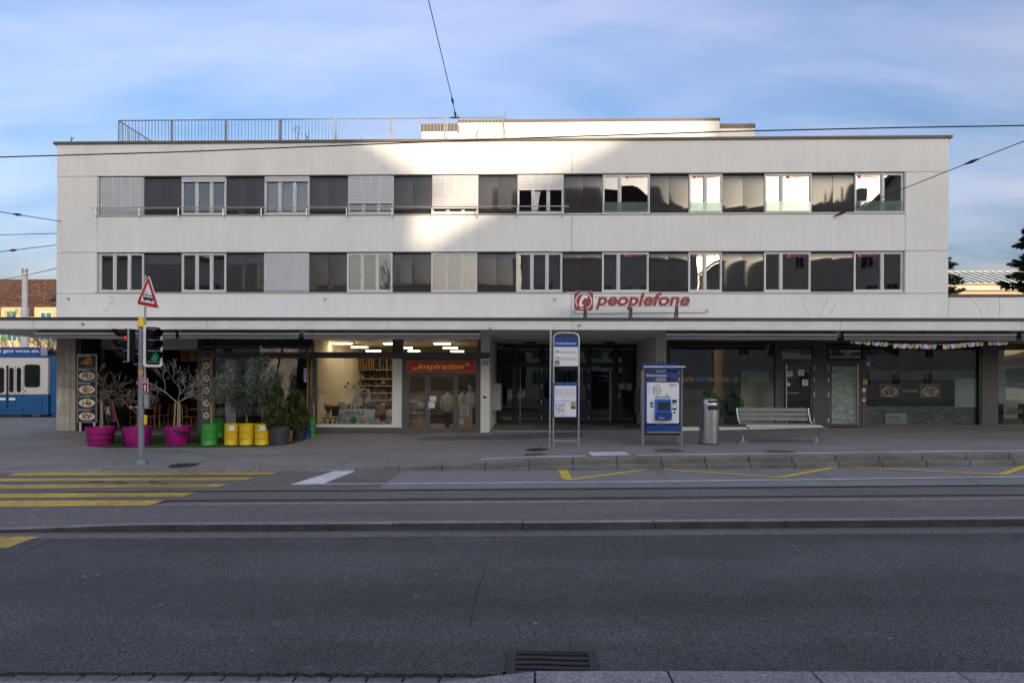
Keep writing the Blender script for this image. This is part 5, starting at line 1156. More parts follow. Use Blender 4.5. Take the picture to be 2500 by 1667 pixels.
text('lettering_edge', 'peoplefone', 'paper', ps, p - 0.006, q + 0.018, r_ - 0.016, t_ + 0.006, YS + 0.08, 0.08, shear=0.23, bold=0.042)
text('lettering', 'peoplefone', 'logo_red', ps, p, q, r_, t_, YS - 0.004, 0.012, shear=0.23, bold=0.028)
for y in (724.5, 747): rb('rail', 'galv', ps, 1449, y, 1684, y + 1.6, YS + 0.1, 0.03)
for x, x2 in ((1430, 1425), (1541, 1534), (1653, 1645)):
    pa, pb = P(x, 747, YS + 0.12), P(x2, 779, YS - 0.9); zl = zc1 - 0.1
    rb('strut', 'flashing', ps, x - 0.5, 746, x + 3, 790, YS + 0.13, 0.06)
    MB().tube([(pa.x - 0.02, YS + 0.12, pa.z), (PX(x2, YS - 0.8), YS - 0.8, zl)], 0.035, 4).build('brace', 'flashing', ps)
cd_ = thing('wall_conduit', 'thin grey cable conduit with two cream boxes behind the rooftop sign', 'conduit', tuple(P(1410, 766, -0.03)))
pts = [P(1403, 765.5, -0.03), P(1500, 765.8, -0.03), P(1512, 764.3, -0.03), P(1722, 763.3, -0.03)]; MB().tube(pts, 0.016, 6).build('pipe', 'galv', cd_)
rb('junction_box', 'cream_fabric', cd_, 1400.5, 757, 1407, 762.5, -0.06, 0.055); rb('junction_box', 'cream_fabric', cd_, 1724.5, 755, 1731, 763, -0.06, 0.055)
# ================================================================== STREET FURNITURE
def plane_at(px, py):
    b = GP(px, py); return b, b.y, (b.y + CAMD) / F           # base point, plane Y, metres per photo pixel
# --- traffic light
b, YT, k = plane_at(345, 1133)
tl = thing('traffic_light', 'grey traffic light pole with two signal heads and a yellow dome', 'traffic light', tuple(b))
xp = PX(345, YT, 950)
def TZ(y, x=345): return P(x, y, YT).z
MB().lathe((xp, YT, b.z - 0.03), [(0.145, 0), (0.15, 0.06), (0.13, 0.12), (0.075, 0.155)], 24).build('foot', 'pole_grey', tl, smooth=True)
MB().lathe((xp, YT, b.z), [(0.073, 0.1), (0.073, TZ(799) - b.z)], 24).build('pole', 'pole_grey', tl, smooth=True)
MB().lathe((xp, YT, TZ(798)), [(0.115, 0), (0.115, 0.02), (0.105, 0.03), (0.075, 0.21), (0.055, 0.25), (0.01, 0.26)], 24).build('dome', 'dome_yellow', tl, smooth=True)
xs2 = PX(355, YT, 850)
MB().tube([(xs2, YT - 0.02, TZ(985)), (xs2, YT - 0.02, TZ(672))], 0.026, 8).build('sign_tube', 'galv', tl)
for y in (806, 864, 889):
    MB().lathe((xp, YT, TZ(y)), [(0.08, -0.018), (0.082, 0), (0.08, 0.018)], 20).build('clamp', 'galv', tl)
    MB().tube([(PX(328, YT, 850), YT - 0.02, TZ(y)), (PX(361, YT, 850), YT - 0.02, TZ(y))], 0.015, 6).build('clamp_arm', 'galv', tl)
def head(parent, cxp, y0, y1, yaw, back, lit):
    """signal head: local x = across, local -y = facing, built round its centre then turned"""
    H = (y1 - y0) * k; c = Vector((PX(cxp, YT, 850), YT - 0.05, TZ((y0 + y1) / 2, cxp)))
    rot = Matrix.Translation(c) @ Matrix.Rotation(yaw, 4, 'Z')
    def put(mb, name, m, par, **kw):
        mb.v = [tuple(rot @ Vector(v)) for v in mb.v]; return mb.build(name, m, par, **kw)
    hw = 0.15
    hd = put(MB().box(-hw, hw, -0.06, 0.13, -H / 2, H / 2), 'signal_head', 'lamp_black', parent, bevel=0.02)
    if back:
        o = rrect(-0.235, 0.235, -H / 2 - 0.13, H / 2 + 0.10, 0.07); put(MB().prism(o, -0.006, 0.02), 'backboard_edge', 'sign_white', hd)
        o = rrect(-0.175, 0.175, -H / 2 - 0.07, H / 2 + 0.05, 0.05); put(MB().prism(o, -0.012, -0.0065), 'backboard', 'lamp_black', hd)
    fr_ = MB()
    for i in range(4): z = -H / 2 + H * i / 3; fr_.box(-hw - 0.004, hw + 0.004, -0.068, -0.0605, z - 0.008, z + 0.008)
    fr_.box(hw - 0.004, hw + 0.012, -0.068, -0.03, -H / 2, H / 2); put(fr_, 'trim', 'grey_fabric', hd)
    for i in range(3):
        z = H / 2 - H * (i + 0.5) / 3; r = H / 6 * 0.82
        put(MB().add([(r * cos(t), -0.064, z + r * sin(t)) for t in [2 * pi * q / 20 for q in range(20)]], [tuple(range(20))]), 'lens', lit[i], hd)
        v = MB(); n = 18
        arc = [lerp(radians(-25), radians(205), q / n) for q in range(n + 1)]
        for q in range(n):
            L0 = lambda t: 0.14 + 0.17 * clamp((sin(t) + 0.42) / 1.42, 0, 1)
            t0, t1 = arc[q], arc[q + 1]; R1, R2 = r * 1.06, r * 1.13
            pts = [(R1 * cos(t0), -0.06, z + R1 * sin(t0)), (R1 * cos(t1), -0.06, z + R1 * sin(t1)), (R1 * cos(t1), -0.06 - L0(t1), z + R1 * sin(t1)), (R1 * cos(t0), -0.06 - L0(t0), z + R1 * sin(t0))]
            pt2 = [(R2 * cos(t0), -0.06, z + R2 * sin(t0)), (R2 * cos(t1), -0.06, z + R2 * sin(t1)), (R2 * cos(t1), -0.06 - L0(t1), z + R2 * sin(t1)), (R2 * cos(t0), -0.06 - L0(t0), z + R2 * sin(t0))]
            v.add(pts + pt2, [(0, 1, 2, 3), (7, 6, 5, 4), (3, 2, 6, 7)])
        put(v, 'visor', 'lamp_black', hd, smooth=True)
    return hd
h1 = head(tl, 315, 803, 884, radians(-38), False, ['sig_red', 'lamp_black', 'lamp_black'])
h2 = head(tl, 376, 803, 884, radians(54), True, ['lamp_black', 'lamp_black', 'sig_green'])
rb('control_box', 'galv', tl, 352, 963, 361, 996, YT - 0.06, 0.08); rb('push_button', 'dome_yellow', tl, 350, 1013, 356, 1037, YT - 0.05, 0.09, bevel=0.02)
a, b_, c, d = R(338.5, 903, 351, 917, YT - 0.08); MB().prism([(a, c), (a, d), (lerp(a, b_, 0.55), d), (b_, (c + d) / 2), (lerp(a, b_, 0.55), c)], YT - 0.082, YT - 0.076).build('sticker', 'sign_orange', tl)
p = P(341, 935, YT); MB().ell(p.x, p.z, 0.045, 0.05, YT - 0.082, YT - 0.076).build('sticker', cmat((0.5, 0.1, 0.25)), tl)
# warning triangle
ts = thing('warning_sign', 'red bordered triangular tram warning sign above the traffic light', 'sign', (xs2, YT, TZ(745)))
tri = [P(331.5, 743.5, YT - 0.07), P(389.5, 755, YT - 0.07), P(363, 670.5, YT - 0.07)]
def tri_poly(s, rr=0.1, n=5):
    c = sum(((v.x, v.z) for v in []), ()) ; cx_ = sum(v.x for v in tri) / 3; cz = sum(v.z for v in tri) / 3
    V = [Vector((cx_ + (v.x - cx_) * s, cz + (v.z - cz) * s)) for v in tri]; o = []
    for i in range(3):
        A, B, C_ = V[i - 1], V[i], V[(i + 1) % 3]; u, w2 = (A - B).normalized(), (C_ - B).normalized()
        for q in range(n + 1):
            t = q / n; o.append(tuple(B + u * rr * (1 - t) ** 2 + w2 * rr * t ** 2))
    return o
MB().prism(tri_poly(1.0), YT - 0.075, YT - 0.045).build('plate', 'sign_white', ts, recalc=True)
MB().prism(tri_poly(0.93, 0.085), YT - 0.081, YT - 0.0755).build('red_border', 'traffic_red', ts, recalc=True)
MB().prism(tri_poly(0.60, 0.02), YT - 0.086, YT - 0.0815).build('white_field', 'sign_white', ts, recalc=True)
tm = MB()
def TP(u, v): # sheared pictogram coordinates in photo pixels around the tram
    p = P(349.5 + u, 718 + v + u * 0.17, YT - 0.09); return (p.x, p.z)
for poly in ([(0, 6), (24, 6), (24, 13), (0, 13)], [(-1, 0), (25, 0), (25, 2), (-1, 2)], [(0, 2), (1.2, 2), (1.2, 6), (0, 6)], [(7, 2), (8, 2), (8, 6), (7, 6)], [(15, 2), (16, 2), (16, 6), (15, 6)], [(22.8, 2), (24, 2), (24, 6), (22.8, 6)], [(3, 13), (6, 13), (6, 15.5), (3, 15.5)], [(18, 13), (21, 13), (21, 15.5), (18, 15.5)]):
    tm.prism([TP(*q) for q in poly][::-1], YT - 0.090, YT - 0.0865)
tm.build('tram_symbol', 'ink', ts, recalc=True)
pg = MB().tube([(*TP(5, 0)[:1], YT - 0.089, TP(5, 0)[1]), (TP(2, -5)[0], YT - 0.089, TP(2, -5)[1]), (TP(7, -9)[0], YT - 0.089, TP(7, -9)[1]), (TP(11, -5)[0], YT - 0.089, TP(11, -5)[1]), (TP(8, 0)[0], YT - 0.089, TP(8, 0)[1])], 0.006, 4); pg.build('pantograph_symbol', 'ink', ts)
# bicycle route plate
bk = thing('bicycle_sign', 'small dark red plate with white bicycle and upward arrow', 'sign', tuple(P(354, 958, YT - 0.09)))
a, b_, c, d = R(347, 923.5, 361, 958, YT - 0.09); box('plate', 'sign_white', bk, a, b_, YT - 0.09, YT - 0.075, c, d); box('field', 'bike_red', bk, a + 0.01, b_ - 0.01, YT - 0.094, YT - 0.0905, c + 0.01, d - 0.01)
ar = [(0.5, 0.55), (0.72, 0.42), (0.58, 0.42), (0.58, 0.12), (0.42, 0.12), (0.42, 0.42), (0.28, 0.42)]
MB().prism([(lerp(a, b_, u), lerp(c, d, v)) for u, v in ar][::-1], YT - 0.098, YT - 0.0945).build('arrow', 'sign_white', bk, recalc=True)
bi = MB(); zz_ = lerp(c, d, 0.74)
for u in (0.3, 0.7):
    cxx = lerp(a, b_, u)
    for q in range(12):
        t0, t1 = 2 * pi * q / 12, 2 * pi * (q + 1) / 12; R1, R2 = 0.026, 0.019
        bi.prism([(cxx + R1 * cos(t0), zz_ + R1 * sin(t0)), (cxx + R1 * cos(t1), zz_ + R1 * sin(t1)), (cxx + R2 * cos(t1), zz_ + R2 * sin(t1)), (cxx + R2 * cos(t0), zz_ + R2 * sin(t0))], YT - 0.098, YT - 0.0945)
bi.tube([(lerp(a, b_, 0.3), YT - 0.097, zz_), (lerp(a, b_, 0.42), YT - 0.097, zz_ + 0.05), (lerp(a, b_, 0.64), YT - 0.097, zz_ + 0.05), (lerp(a, b_, 0.5), YT - 0.097, zz_), (lerp(a, b_, 0.42), YT - 0.097, zz_ + 0.05)], 0.004, 4); bi.build('bicycle_symbol', 'sign_white', bk)

# --- bus stop frame
b, YS2, k = plane_at(1383, 1091)
bs = thing('bus_stop_sign', 'tall steel bus stop frame with blue header, line panels and timetable case', 'bus stop', tuple(b))
def q_(x, y): return P(x, y, YS2)
x0, x1 = PX(1351.3, YS2, 950), PX(1412.8, YS2, 950); zt2, zg2 = q_(1382, 813).z, b.z - 0.02
MB().tube([(x0, YS2, zg2), (x0, YS2, zt2 - 0.14), (x0 + 0.03, YS2, zt2 - 0.05), (x0 + 0.14, YS2, zt2), (x1 - 0.14, YS2, zt2), (x1 - 0.03, YS2, zt2 - 0.05), (x1, YS2, zt2 - 0.14), (x1, YS2, zg2)], 0.027, 10).build('frame', 'steel', bs, smooth=True)
xt = PX(1344, YS2 - 0.12, 950); MB().tube([(xt - 0.02, YS2 - 0.12, zg2), (xt, YS2 - 0.12, q_(1344, 806).z)], 0.027, 10).build('post', 'steel', bs, smooth=True)
rb('crossbar', 'steel', bs, 1353, 1074, 1411, 1078, YS2 - 0.01, 0.02)
hp = rb('header_panel', 'blue_sign', bs, 1353, 823, 1412, 846, YS2 - 0.02, 0.04)
ta, tb, tc_, td = R(1355, 835.5, 1407, 842.5, YS2 - 0.02); text('lettering', 'Wollishoferplatz', 'paper', hp, ta, tb, tc_, td, YS2 - 0.021, 0.003, bold=0.012)
for i, (y0, y1) in enumerate(((846.8, 861.8), (862.5, 877.6), (878.3, 893.8))):
    pl = rb('line_panel', 'sign_white', bs, 1352.5, y0, 1411, y1, YS2 - 0.02, 0.035)
    if i < 2:
        ta, tb, tc_, td = R(1356, y1 - 6.5, 1366, y1 - 1.6, YS2 - 0.02); text('route_number', ('184', '185')[i], 'ink', pl, ta, tb, tc_, td, YS2 - 0.021, 0.002, bold=0.01)
        ta, tb, tc_, td = R(1369, y1 - 4.4, 1405, y1 - 1.4, YS2 - 0.02); text('destination', 'Bahnhof Wollishofen', 'ink', pl, ta, tb, tc_, td, YS2 - 0.021, 0.002)
    else:
        rb('night_badge', 'ink', pl, 1354.5, 880.5, 1366, 891, YS2 - 0.023, 0.002); ta, tb, tc_, td = R(1355.3, 883.5, 1365.3, 889, YS2 - 0.024); text('route_number', 'N18', 'sign_yellow', pl, ta, tb, tc_, td, YS2 - 0.0235, 0.002, bold=0.02)
cs_ = rb('timetable_case', 'blue_sign', bs, 1350.5, 934, 1409.5, 1019, YS2 - 0.05, 0.09)
rb('case_lid', 'blue_light', cs_, 1350, 933.5, 1410, 937, YS2 - 0.058, 0.007); rb('sheet', 'sign_white', cs_, 1353.5, 941.5, 1406.5, 1017, YS2 - 0.054, 0.003)
rb('divider', 'blue_light', cs_, 1353.5, 979, 1406.5, 980, YS2 - 0.056, 0.0015); rb('divider', 'grey_fabric', cs_, 1379.5, 941.5, 1380.3, 1017, YS2 - 0.0575, 0.0012)
tt = MB()
for cx0 in (1356, 1383):
    for r_ in range(10):
        for cc in range(4): aa, bb, c, d = R(cx0 + cc * 5.6, 948 + r_ * 1.9, cx0 + cc * 5.6 + 3.6, 948.8 + r_ * 1.9, YS2 - 0.056); tt.box(aa, bb, YS2 - 0.0562, YS2 - 0.0548, c, d)
tt.build('timetable_print', 'grey_fabric', cs_)
mp_ = MB(); rn = random.Random(3)
a, b_, c, d = R(1354, 982.5, 1379, 1016.5, YS2 - 0.056)
for i in range(46):
    x, z = rn.uniform(a + 0.03, b_ - 0.03), rn.uniform(c + 0.03, d - 0.03); mp_.mat(rn.choice((0, 0, 1, 2))); s = rn.uniform(0.012, 0.04); yy = YS2 - 0.0545 - i * 2e-5
    mp_.prism([(x + s * cos(t) * rn.uniform(0.6, 1.2), z + s * sin(t) * rn.uniform(0.6, 1.2)) for t in [2 * pi * q / 7 for q in range(7)]], yy - 1e-5, yy)
mp_.build('map_print', [cmat((0.5, 0.5, 0.52)), cmat((0.45, 0.55, 0.35)), cmat((0.3, 0.5, 0.65))], cs_)
rb('stop_badge', 'ink', cs_, 1394, 982, 1405, 998, YS2 - 0.0565, 0.002); r = MB(); aa, bb, c, d = R(1395.5, 984, 1403.8, 992, YS2 - 0.058); frame_ring(r, aa, bb, c, d, YS2 - 0.0585, YS2 - 0.057, 0.014); r.build('badge_ring', 'sign_yellow', cs_)
ta, tb, tc_, td = R(1397.7, 985.9, 1401.6, 990.2, YS2 - 0.058); text('lettering', 'H', 'sign_yellow', cs_, ta, tb, tc_, td, YS2 - 0.057, 0.001, bold=0.03)

# --- ticket machine
b, YM, k = plane_at(1615, 1087)
tk = thing('ticket_machine', 'blue and grey ticket machine in a steel frame with a small roof', 'ticket machine', tuple(b))
def MZ(y): return P(1615, y, YM).z
def MX(x): return PX(x, YM, 980)
zg2 = b.z - 0.02
for x in (1570.5, 1664.0):
    MB().tube([(MX(x), YM, zg2), (MX(x), YM, MZ(905)), (MX(x) + 0.0, YM - 0.03, MZ(899)), (MX(x), YM - 0.12, MZ(896))], 0.03, 10).build('frame_tube', 'steel', tk, smooth=True)
    MB().tube([(MX(x + (3 if x < 1600 else 1)), YM + 0.45, zg2), (MX(x + (3 if x < 1600 else 1)), YM + 0.45, MZ(905))], 0.027, 10).build('frame_tube', 'steel', tk, smooth=True)
MB().tube([(MX(1569), YM - 0.13, MZ(896)), (MX(1671), YM - 0.13, MZ(896))], 0.028, 10).build('roof_bar', 'steel', tk, smooth=True)
MB().add([(MX(1575), YM - 0.10, MZ(902.5)), (MX(1664), YM - 0.10, MZ(902.5)), (MX(1664), YM + 0.5, MZ(889.5)), (MX(1575), YM + 0.5, MZ(889.5)), (MX(1575), YM - 0.10, MZ(899)), (MX(1664), YM - 0.10, MZ(899)), (MX(1664), YM + 0.5, MZ(887)), (MX(1575), YM + 0.5, MZ(887))], [(0, 3, 2, 1), (4, 5, 6, 7), (0, 1, 5, 4), (1, 2, 6, 5), (2, 3, 7, 6), (3, 0, 4, 7)]).build('roof', 'blue_sign', tk)
nb = box('name_board', 'blue_sign', tk, MX(1575), MX(1659), YM - 0.02, YM + 0.03, MZ(922), MZ(909.5))
ta, tb, tc_, td = R(1578, 914, 1627.5, 920.5, YM - 0.02); text('lettering', 'Wollishoferplatz', 'paper', nb, ta, tb, tc_, td, YM - 0.021, 0.003, bold=0.018)
bd = box('body', 'blue_sign', tk, MX(1573), MX(1660), YM - 0.02, YM + 0.45, MZ(1036), MZ(930), bevel=0.015)
fc = MB().prism(rrect(MX(1579), MX(1657), MZ(1032.5), MZ(933.5), 0.03), YM - 0.035, YM - 0.0205).build('face_plate', 'sign_white', tk)
YFp = YM - 0.036
box('lower_box', 'blue_sign', tk, MX(1576), MX(1661), YM - 0.05, YM + 0.4, MZ(1052), MZ(1038.5), bevel=0.008)
box('shelf_bar', 'steel', tk, MX(1579), MX(1662), YM - 0.09, YM - 0.04, MZ(1056), MZ(1053))
box('tray', 'iron', tk, MX(1577), MX(1661), YM - 0.04, YM + 0.3, MZ(1062), MZ(1056.5))
# angled blue screen housing
sx0, sx1 = MX(1598.5), MX(1638.5)
MB().prism([(sx0, MZ(1007.5)), (sx1, MZ(1007.5)), (sx1 - 0.02, MZ(973.5)), (sx0, MZ(973.5))], YM - 0.10, YFp).build('screen_housing', 'blue_light', tk, bevel=0.012)
MB().prism([(sx0, MZ(1024)), (sx1 - 0.015, MZ(1024)), (sx1 + 0.01, MZ(1008.3)), (sx0, MZ(1008.3))], YM - 0.15, YFp).build('payout_housing', 'blue_sign', tk, bevel=0.012)
box('screen', 'screen', tk, MX(1604.5), MX(1633.5), YM - 0.106, YM - 0.1005, MZ(1001.5), MZ(980.5)); box('payout_slot', 'black', tk, MX(1604.5), MX(1620), YM - 0.155, YM - 0.151, MZ(1020.5), MZ(1014.5)); box('payout_flap', 'grey_fabric', tk, MX(1605), MX(1619.5), YM - 0.158, YM - 0.1555, MZ(1020.5), MZ(1017.5))
box('header_strip', 'ink', tk, MX(1599), MX(1637), YFp - 0.002, YFp, MZ(970.5), MZ(968.5))
p = (MX(1590), MZ(984.5)); MB().ell(p[0], p[1], 0.048, 0.048, YFp - 0.003, YFp).build('contactless_disc', 'blue_light', tk); box('reader_slot', 'ink', tk, MX(1586), MX(1594.5), YFp - 0.003, YFp, MZ(994), MZ(990.5))
p = (MX(1627.5), MZ(965)); MB().ell(p[0], p[1], 0.025, 0.025, YFp - 0.003, YFp).build('lens', 'ink', tk)
box('card_slot', 'screen', tk, MX(1640.5), MX(1651.5), YFp - 0.003, YFp, MZ(1000.5), MZ(975.5)); box('card_plate', 'paper', tk, MX(1641), MX(1651), YFp - 0.006, YFp - 0.0035, MZ(996), MZ(983)); box('card_mark', 'blue_sign', tk, MX(1642), MX(1646), YFp - 0.008, YFp - 0.0065, MZ(987.5), MZ(984.5))
p = (MX(1646), MZ(1006.5)); MB().ell(p[0], p[1], 0.03, 0.03, YFp - 0.006, YFp).build('coin_slot', 'iron', tk)
zo = MB(); rn = random.Random(9)
for i in range(120):
    a = rn.random() * 2 * pi; q = sqrt(rn.random()); x = MX(1602.5) + 0.125 * q * cos(a); z = MZ(952) + 0.17 * q * sin(a) * (1 if sin(a) < 0 else 1.05)
    zo.mat(rn.randrange(6)); s = rn.uniform(0.008, 0.02); yy = YFp - 0.001 - i * 1e-5
    zo.prism([(x + s * cos(t) * rn.uniform(.6, 1.2), z + s * sin(t) * rn.uniform(.6, 1.2)) for t in [2 * pi * v / 6 for v in range(6)]], yy - 5e-6, yy)
zo.build('zone_map', [cmat(c) for c in ((0.1, 0.3, 0.65), (0.65, 0.25, 0.1), (0.2, 0.5, 0.2), (0.7, 0.6, 0.15), (0.15, 0.5, 0.7), (0.7, 0.4, 0.1))], tk)
ta, tb, tc_, td = R(1643, 938, 1653.5, 942.5, YFp); text('lettering', 'ZVV', 'ink', tk, ta, tb, tc_, td, YFp, 0.002)
p = (MX(1638.5), MZ(940)); r = MB()
for q in range(14):
    t0, t1 = 2 * pi * q / 14, 2 * pi * (q + 1) / 14
    r.prism([(p[0] + .045 * cos(t0), p[1] + .045 * sin(t0)), (p[0] + .045 * cos(t1), p[1] + .045 * sin(t1)), (p[0] + .036 * cos(t1), p[1] + .036 * sin(t1)), (p[0] + .036 * cos(t0), p[1] + .036 * sin(t0))], YFp - 0.003, YFp - 0.001)
r.tube([(p[0] - 0.075, YFp - 0.003, p[1] + 0.02), (p[0] + 0.02, YFp - 0.003, p[1] + 0.01), (p[0] - 0.01, YFp - 0.003, p[1] - 0.03), (p[0] + 0.03, YFp - 0.003, p[1] + 0.03)], 0.005, 4); r.build('logo_ring', 'ink', tk)
ln = MB()
for i in range(8): ln.box(MX(1582.5), MX(1582.5 + 3 + (i % 3) * 1.2), YFp - 0.002, YFp, MZ(940 + i * 2.9), MZ(939.2 + i * 2.9))
ln.build('small_print', 'grey_fabric', tk)

# --- litter bin
b, YL, k = plane_at(1731, 1083)
lb = thing('litter_bin', 'brushed steel cylindrical litter bin with two black slots', 'litter bin', tuple(b))
r_, H = 23.4 * k, (1083.5 - 972) * k
MB().lathe(b, [(r_ * 1.0, -0.01), (r_ * 1.0, 0.03)], 40).build('base_ring', 'iron', lb)
n = 48; v = MB(); prof = [(r_ * 0.985, 0.03), (r_ * 0.985, H * 0.30), (r_ * 0.985, H * 0.62), (r_ * 0.97, H * 0.84)]
v.lathe(b, prof, n); v.build('body', 'brushed_steel', lb, smooth=True)
cp = MB()   # slanted, domed cap
rows = []
for (rr2, h, tilt) in ((0.97, 0.84, 0.0), (0.95, 0.93, 0.02), (0.86, 0.98, 0.02), (0.55, 1.0, 0.01), (0.02, 1.005, 0)):
    rows.append([(b.x + r_ * rr2 * cos(2 * pi * q / n), b.y + r_ * rr2 * sin(2 * pi * q / n), b.z + H * (h + tilt * sin(2 * pi * q / n))) for q in range(n)])
cp.add([p for r in rows for p in r], [(i * n + q, i * n + (q + 1) % n, (i + 1) * n + (q + 1) % n, (i + 1) * n + q) for i in range(4) for q in range(n)]); cp.build('cap', 'brushed_steel', lb, smooth=True)
def curved(name, m, x0, x1, y0, y1, rr2):
    s = MB(); A = [math.asin(clamp((PX(x, YL, 1000) - b.x) / (r_ * 1.0), -0.98, 0.98)) for x in (x0, x1)]; z0, z1 = P(1731, y1, YL).z, P(1731, y0, YL).z
    for q in range(10):
        t0, t1 = lerp(A[0], A[1], q / 10), lerp(A[0], A[1], (q + 1) / 10)
        s.quad(*[(b.x + r_ * rr2 * sin(t), b.y - r_ * rr2 * cos(t), z) for t, z in ((t0, z0), (t1, z0), (t1, z1), (t0, z1))])
    s.build(name, m, lb)
curved('ash_slot', 'black', 1722, 1750, 976, 982.5, 0.985); curved('mouth', 'black', 1722, 1750, 989, 999.5, 1.0); curved('seam', 'iron', 1707.6, 1754, 985.2, 985.8, 0.99)

# --- bench
b, YBn, k = plane_at(1896, 1080)
be = thing('bench', 'steel framed bench with weathered grey wooden slats facing the road', 'bench', tuple(b))
def BX(x): return PX(x, YBn, 1030)
def BZ(y): return P(1896, y, YBn).z
gb = gz(b.x, YBn)
yb_, yf_ = YBn + 0.28, YBn - 0.22            # back and front of the seat
s_in = 0.10
for i, (y0, y1) in enumerate(((997, 1006), (1008, 1017), (1019, 1028.5))):
    t = i / 2; yy = yb_ + 0.08 - 0.05 * t
    MB().box(BX(1811), BX(1983), yy, yy + 0.035, BZ(y1), BZ(y0)).build('back_slat', 'bench_wood', be, bevel=0.006)
zs = BZ(1037)
for i in range(4):
    y0 = lerp(yf_, yb_ - 0.11, i / 3); MB().box(BX(1818), BX(1990), y0, y0 + 0.10, zs - 0.005, zs + 0.03).build('seat_slat', 'bench_wood', be, bevel=0.006)
MB().tube([(BX(1815), yf_ - 0.03, zs - 0.02), (BX(1997), yf_ - 0.03, zs - 0.02)], 0.022, 8).build('seat_tube', 'steel', be)
for xa, s in ((1814, -1), (1992, 1)):
    x = BX(xa)
    MB().tube([(x - 0.05 , yb_ + 0.12, BZ(998)), (x - 0.07, yb_ + 0.10, BZ(1003)), (x - 0.05, yb_, zs + 0.1), (x + 0.0, yb_ - 0.08, zs - 0.01), (x + 0.06, yf_, zs - 0.015), (x + 0.09, yf_ - 0.03, zs - 0.05), (x + 0.07, yf_ + 0.05, zs - 0.16), (x + 0.015, YBn, gb + 0.17), (x + 0.0, YBn, gb + 0.04)], 0.027, 10).build('frame', 'steel', be, smooth=True)
    MB().lathe((x, YBn, gb + 0.03), [(0.035, 0), (0.03, 0.16)], 12).build('foot_tube', 'steel', be)
    MB().box(x - 0.14, x + 0.14, YBn - 0.11, YBn + 0.11, gb - 0.02, gb + 0.035).build('foot_plate', 'kerb_granite', be, bevel=0.008)
for xa in (1828, 1895, 1920, 1963): MB().tube([(BX(xa), yb_ + 0.10, BZ(1028)), (BX(xa), yb_ - 0.02, zs)], 0.015, 6).build('back_support', 'steel', be)

# ================================================================== PLANTS
def branch_tree(mb, p, d, r, L_, depth, rn, spread=0.6, up=0.15, taper=0.62, kids=3, minr=0.004):
    n = 4; pts = [Vector(p)]; rs = [r]; dd = Vector(d).normalized()
    for i in range(n):
        dd = (dd + Vector((rn.gauss(0, 0.16), rn.gauss(0, 0.16), rn.gauss(up * 0.3, 0.10)))).normalized()
        pts.append(pts[-1] + dd * L_ / n); rs.append(lerp(r, max(minr, r * taper), (i + 1) / n))
    mb.tube(pts, rs, 5 if r < 0.02 else 7, cap=False)
    if depth <= 0: return
    for q in range(kids):
        i = rn.randrange(2, n + 1) if q else n
        az = rn.random() * 2 * pi; a = dd.orthogonal().normalized(); bb = dd.cross(a)
        nd = (dd + (a * cos(az) + bb * sin(az)) * spread * rn.uniform(0.7, 1.3) + Vector((0, 0, up))).normalized()
        branch_tree(mb, pts[i], nd, max(minr, rs[i] * 0.75), L_ * rn.uniform(0.6, 0.85), depth - 1, rn, spread, up, taper, kids, minr)
def pot(px0, px1, pyt, pyb, m, label, taper=0.83, name='planter', cat='planter', straps=None, group=None):
    cxp = (px0 + px1) / 2; b, Y, k = plane_at(cxp, pyb); b = b + Vector((0, 0.0, 0))
    r = (px1 - px0) / 2 * k; H = (pyb - pyt) * k; Yc = Y + r * 0.8
    base = Vector((P(cxp, pyb, Y).x, Yc, b.z))
    t = thing(name, label, cat, tuple(base), group)
    MB().lathe(base, [(r * taper * 0.97, 0), (r * taper, 0.015), (r, H - 0.05), (r * 1.0, H), (r * 0.94, H), (r * 0.92, H - 0.06), (0.02, H - 0.06)], 32).build('body', m, t, smooth=True)
    MB().lathe((base.x, base.y, base.z + H - 0.059), [(r * 0.915, 0), (r * 0.915, 0.012)], 24).build('soil', 'soil', t)
    for s in straps or []:
        z0, z1 = s; rr2 = lambda z: lerp(r * taper, r, z / H) + 0.006
        MB().lathe(base, [(rr2(z0 * H), z0 * H), (rr2(z1 * H), z1 * H)], 32).build('black_band', 'black', t)
    return t, base, r, H
def bare_tree(base, r, H, h, label, seed, trunk_r, m, name='bare_tree', stakes=1, spread=0.75, first=0.55, kids=3, depth=4, lean=0.0):
    rn = random.Random(seed); z0 = base.z + H - 0.05
    t = thing(name, label, 'tree', (base.x, base.y, z0), 'small bare trees in the planters')
    top = Vector((base.x + lean, base.y, z0 + h * first))
    MB().tube([(base.x, base.y, z0 - 0.02), (base.x + lean * 0.4, base.y + 0.02, z0 + h * first * 0.5), top], [trunk_r * 1.2, trunk_r, trunk_r * 0.85], 8).build('trunk', m, t)
    mb = MB()
    for q in range(4):
        az = q * pi / 2 + rn.uniform(-0.5, 0.5); d = Vector((cos(az) * spread * 1.25, sin(az) * spread * 0.8, 0.7))
        branch_tree(mb, top, d, trunk_r * 0.58, h * 0.25, depth, rn, 0.72, 0.03, 0.60, kids, 0.0038)
    mb.build('crown', m, t)
    for q in range(stakes):
        x = base.x + (-0.10 if q else 0.09); MB().tube([(x, base.y - 0.05, z0 - 0.03), (x + (0.04 if q else -0.01), base.y - 0.05, z0 + h * first * 1.0)], 0.022, 6).build('stake', 'stake', t)
    return t
t, bs_, r, H = pot(195, 262, 1042, 1090, 'purple_pot', 'purple round planter with two black bands left of the traffic light', straps=[(0.30, 0.345), (0.62, 0.665)])
bare_tree(bs_, r, H, 2.0, 'bare grey brown tree on a thick stake in the left purple planter', 3, 0.028, 'bark', stakes=1, first=0.42, spread=0.9)
t, bs_, r, H = pot(287, 354, 1042, 1091, 'purple_pot', 'purple planter with a vertical black strip behind the traffic light pole')
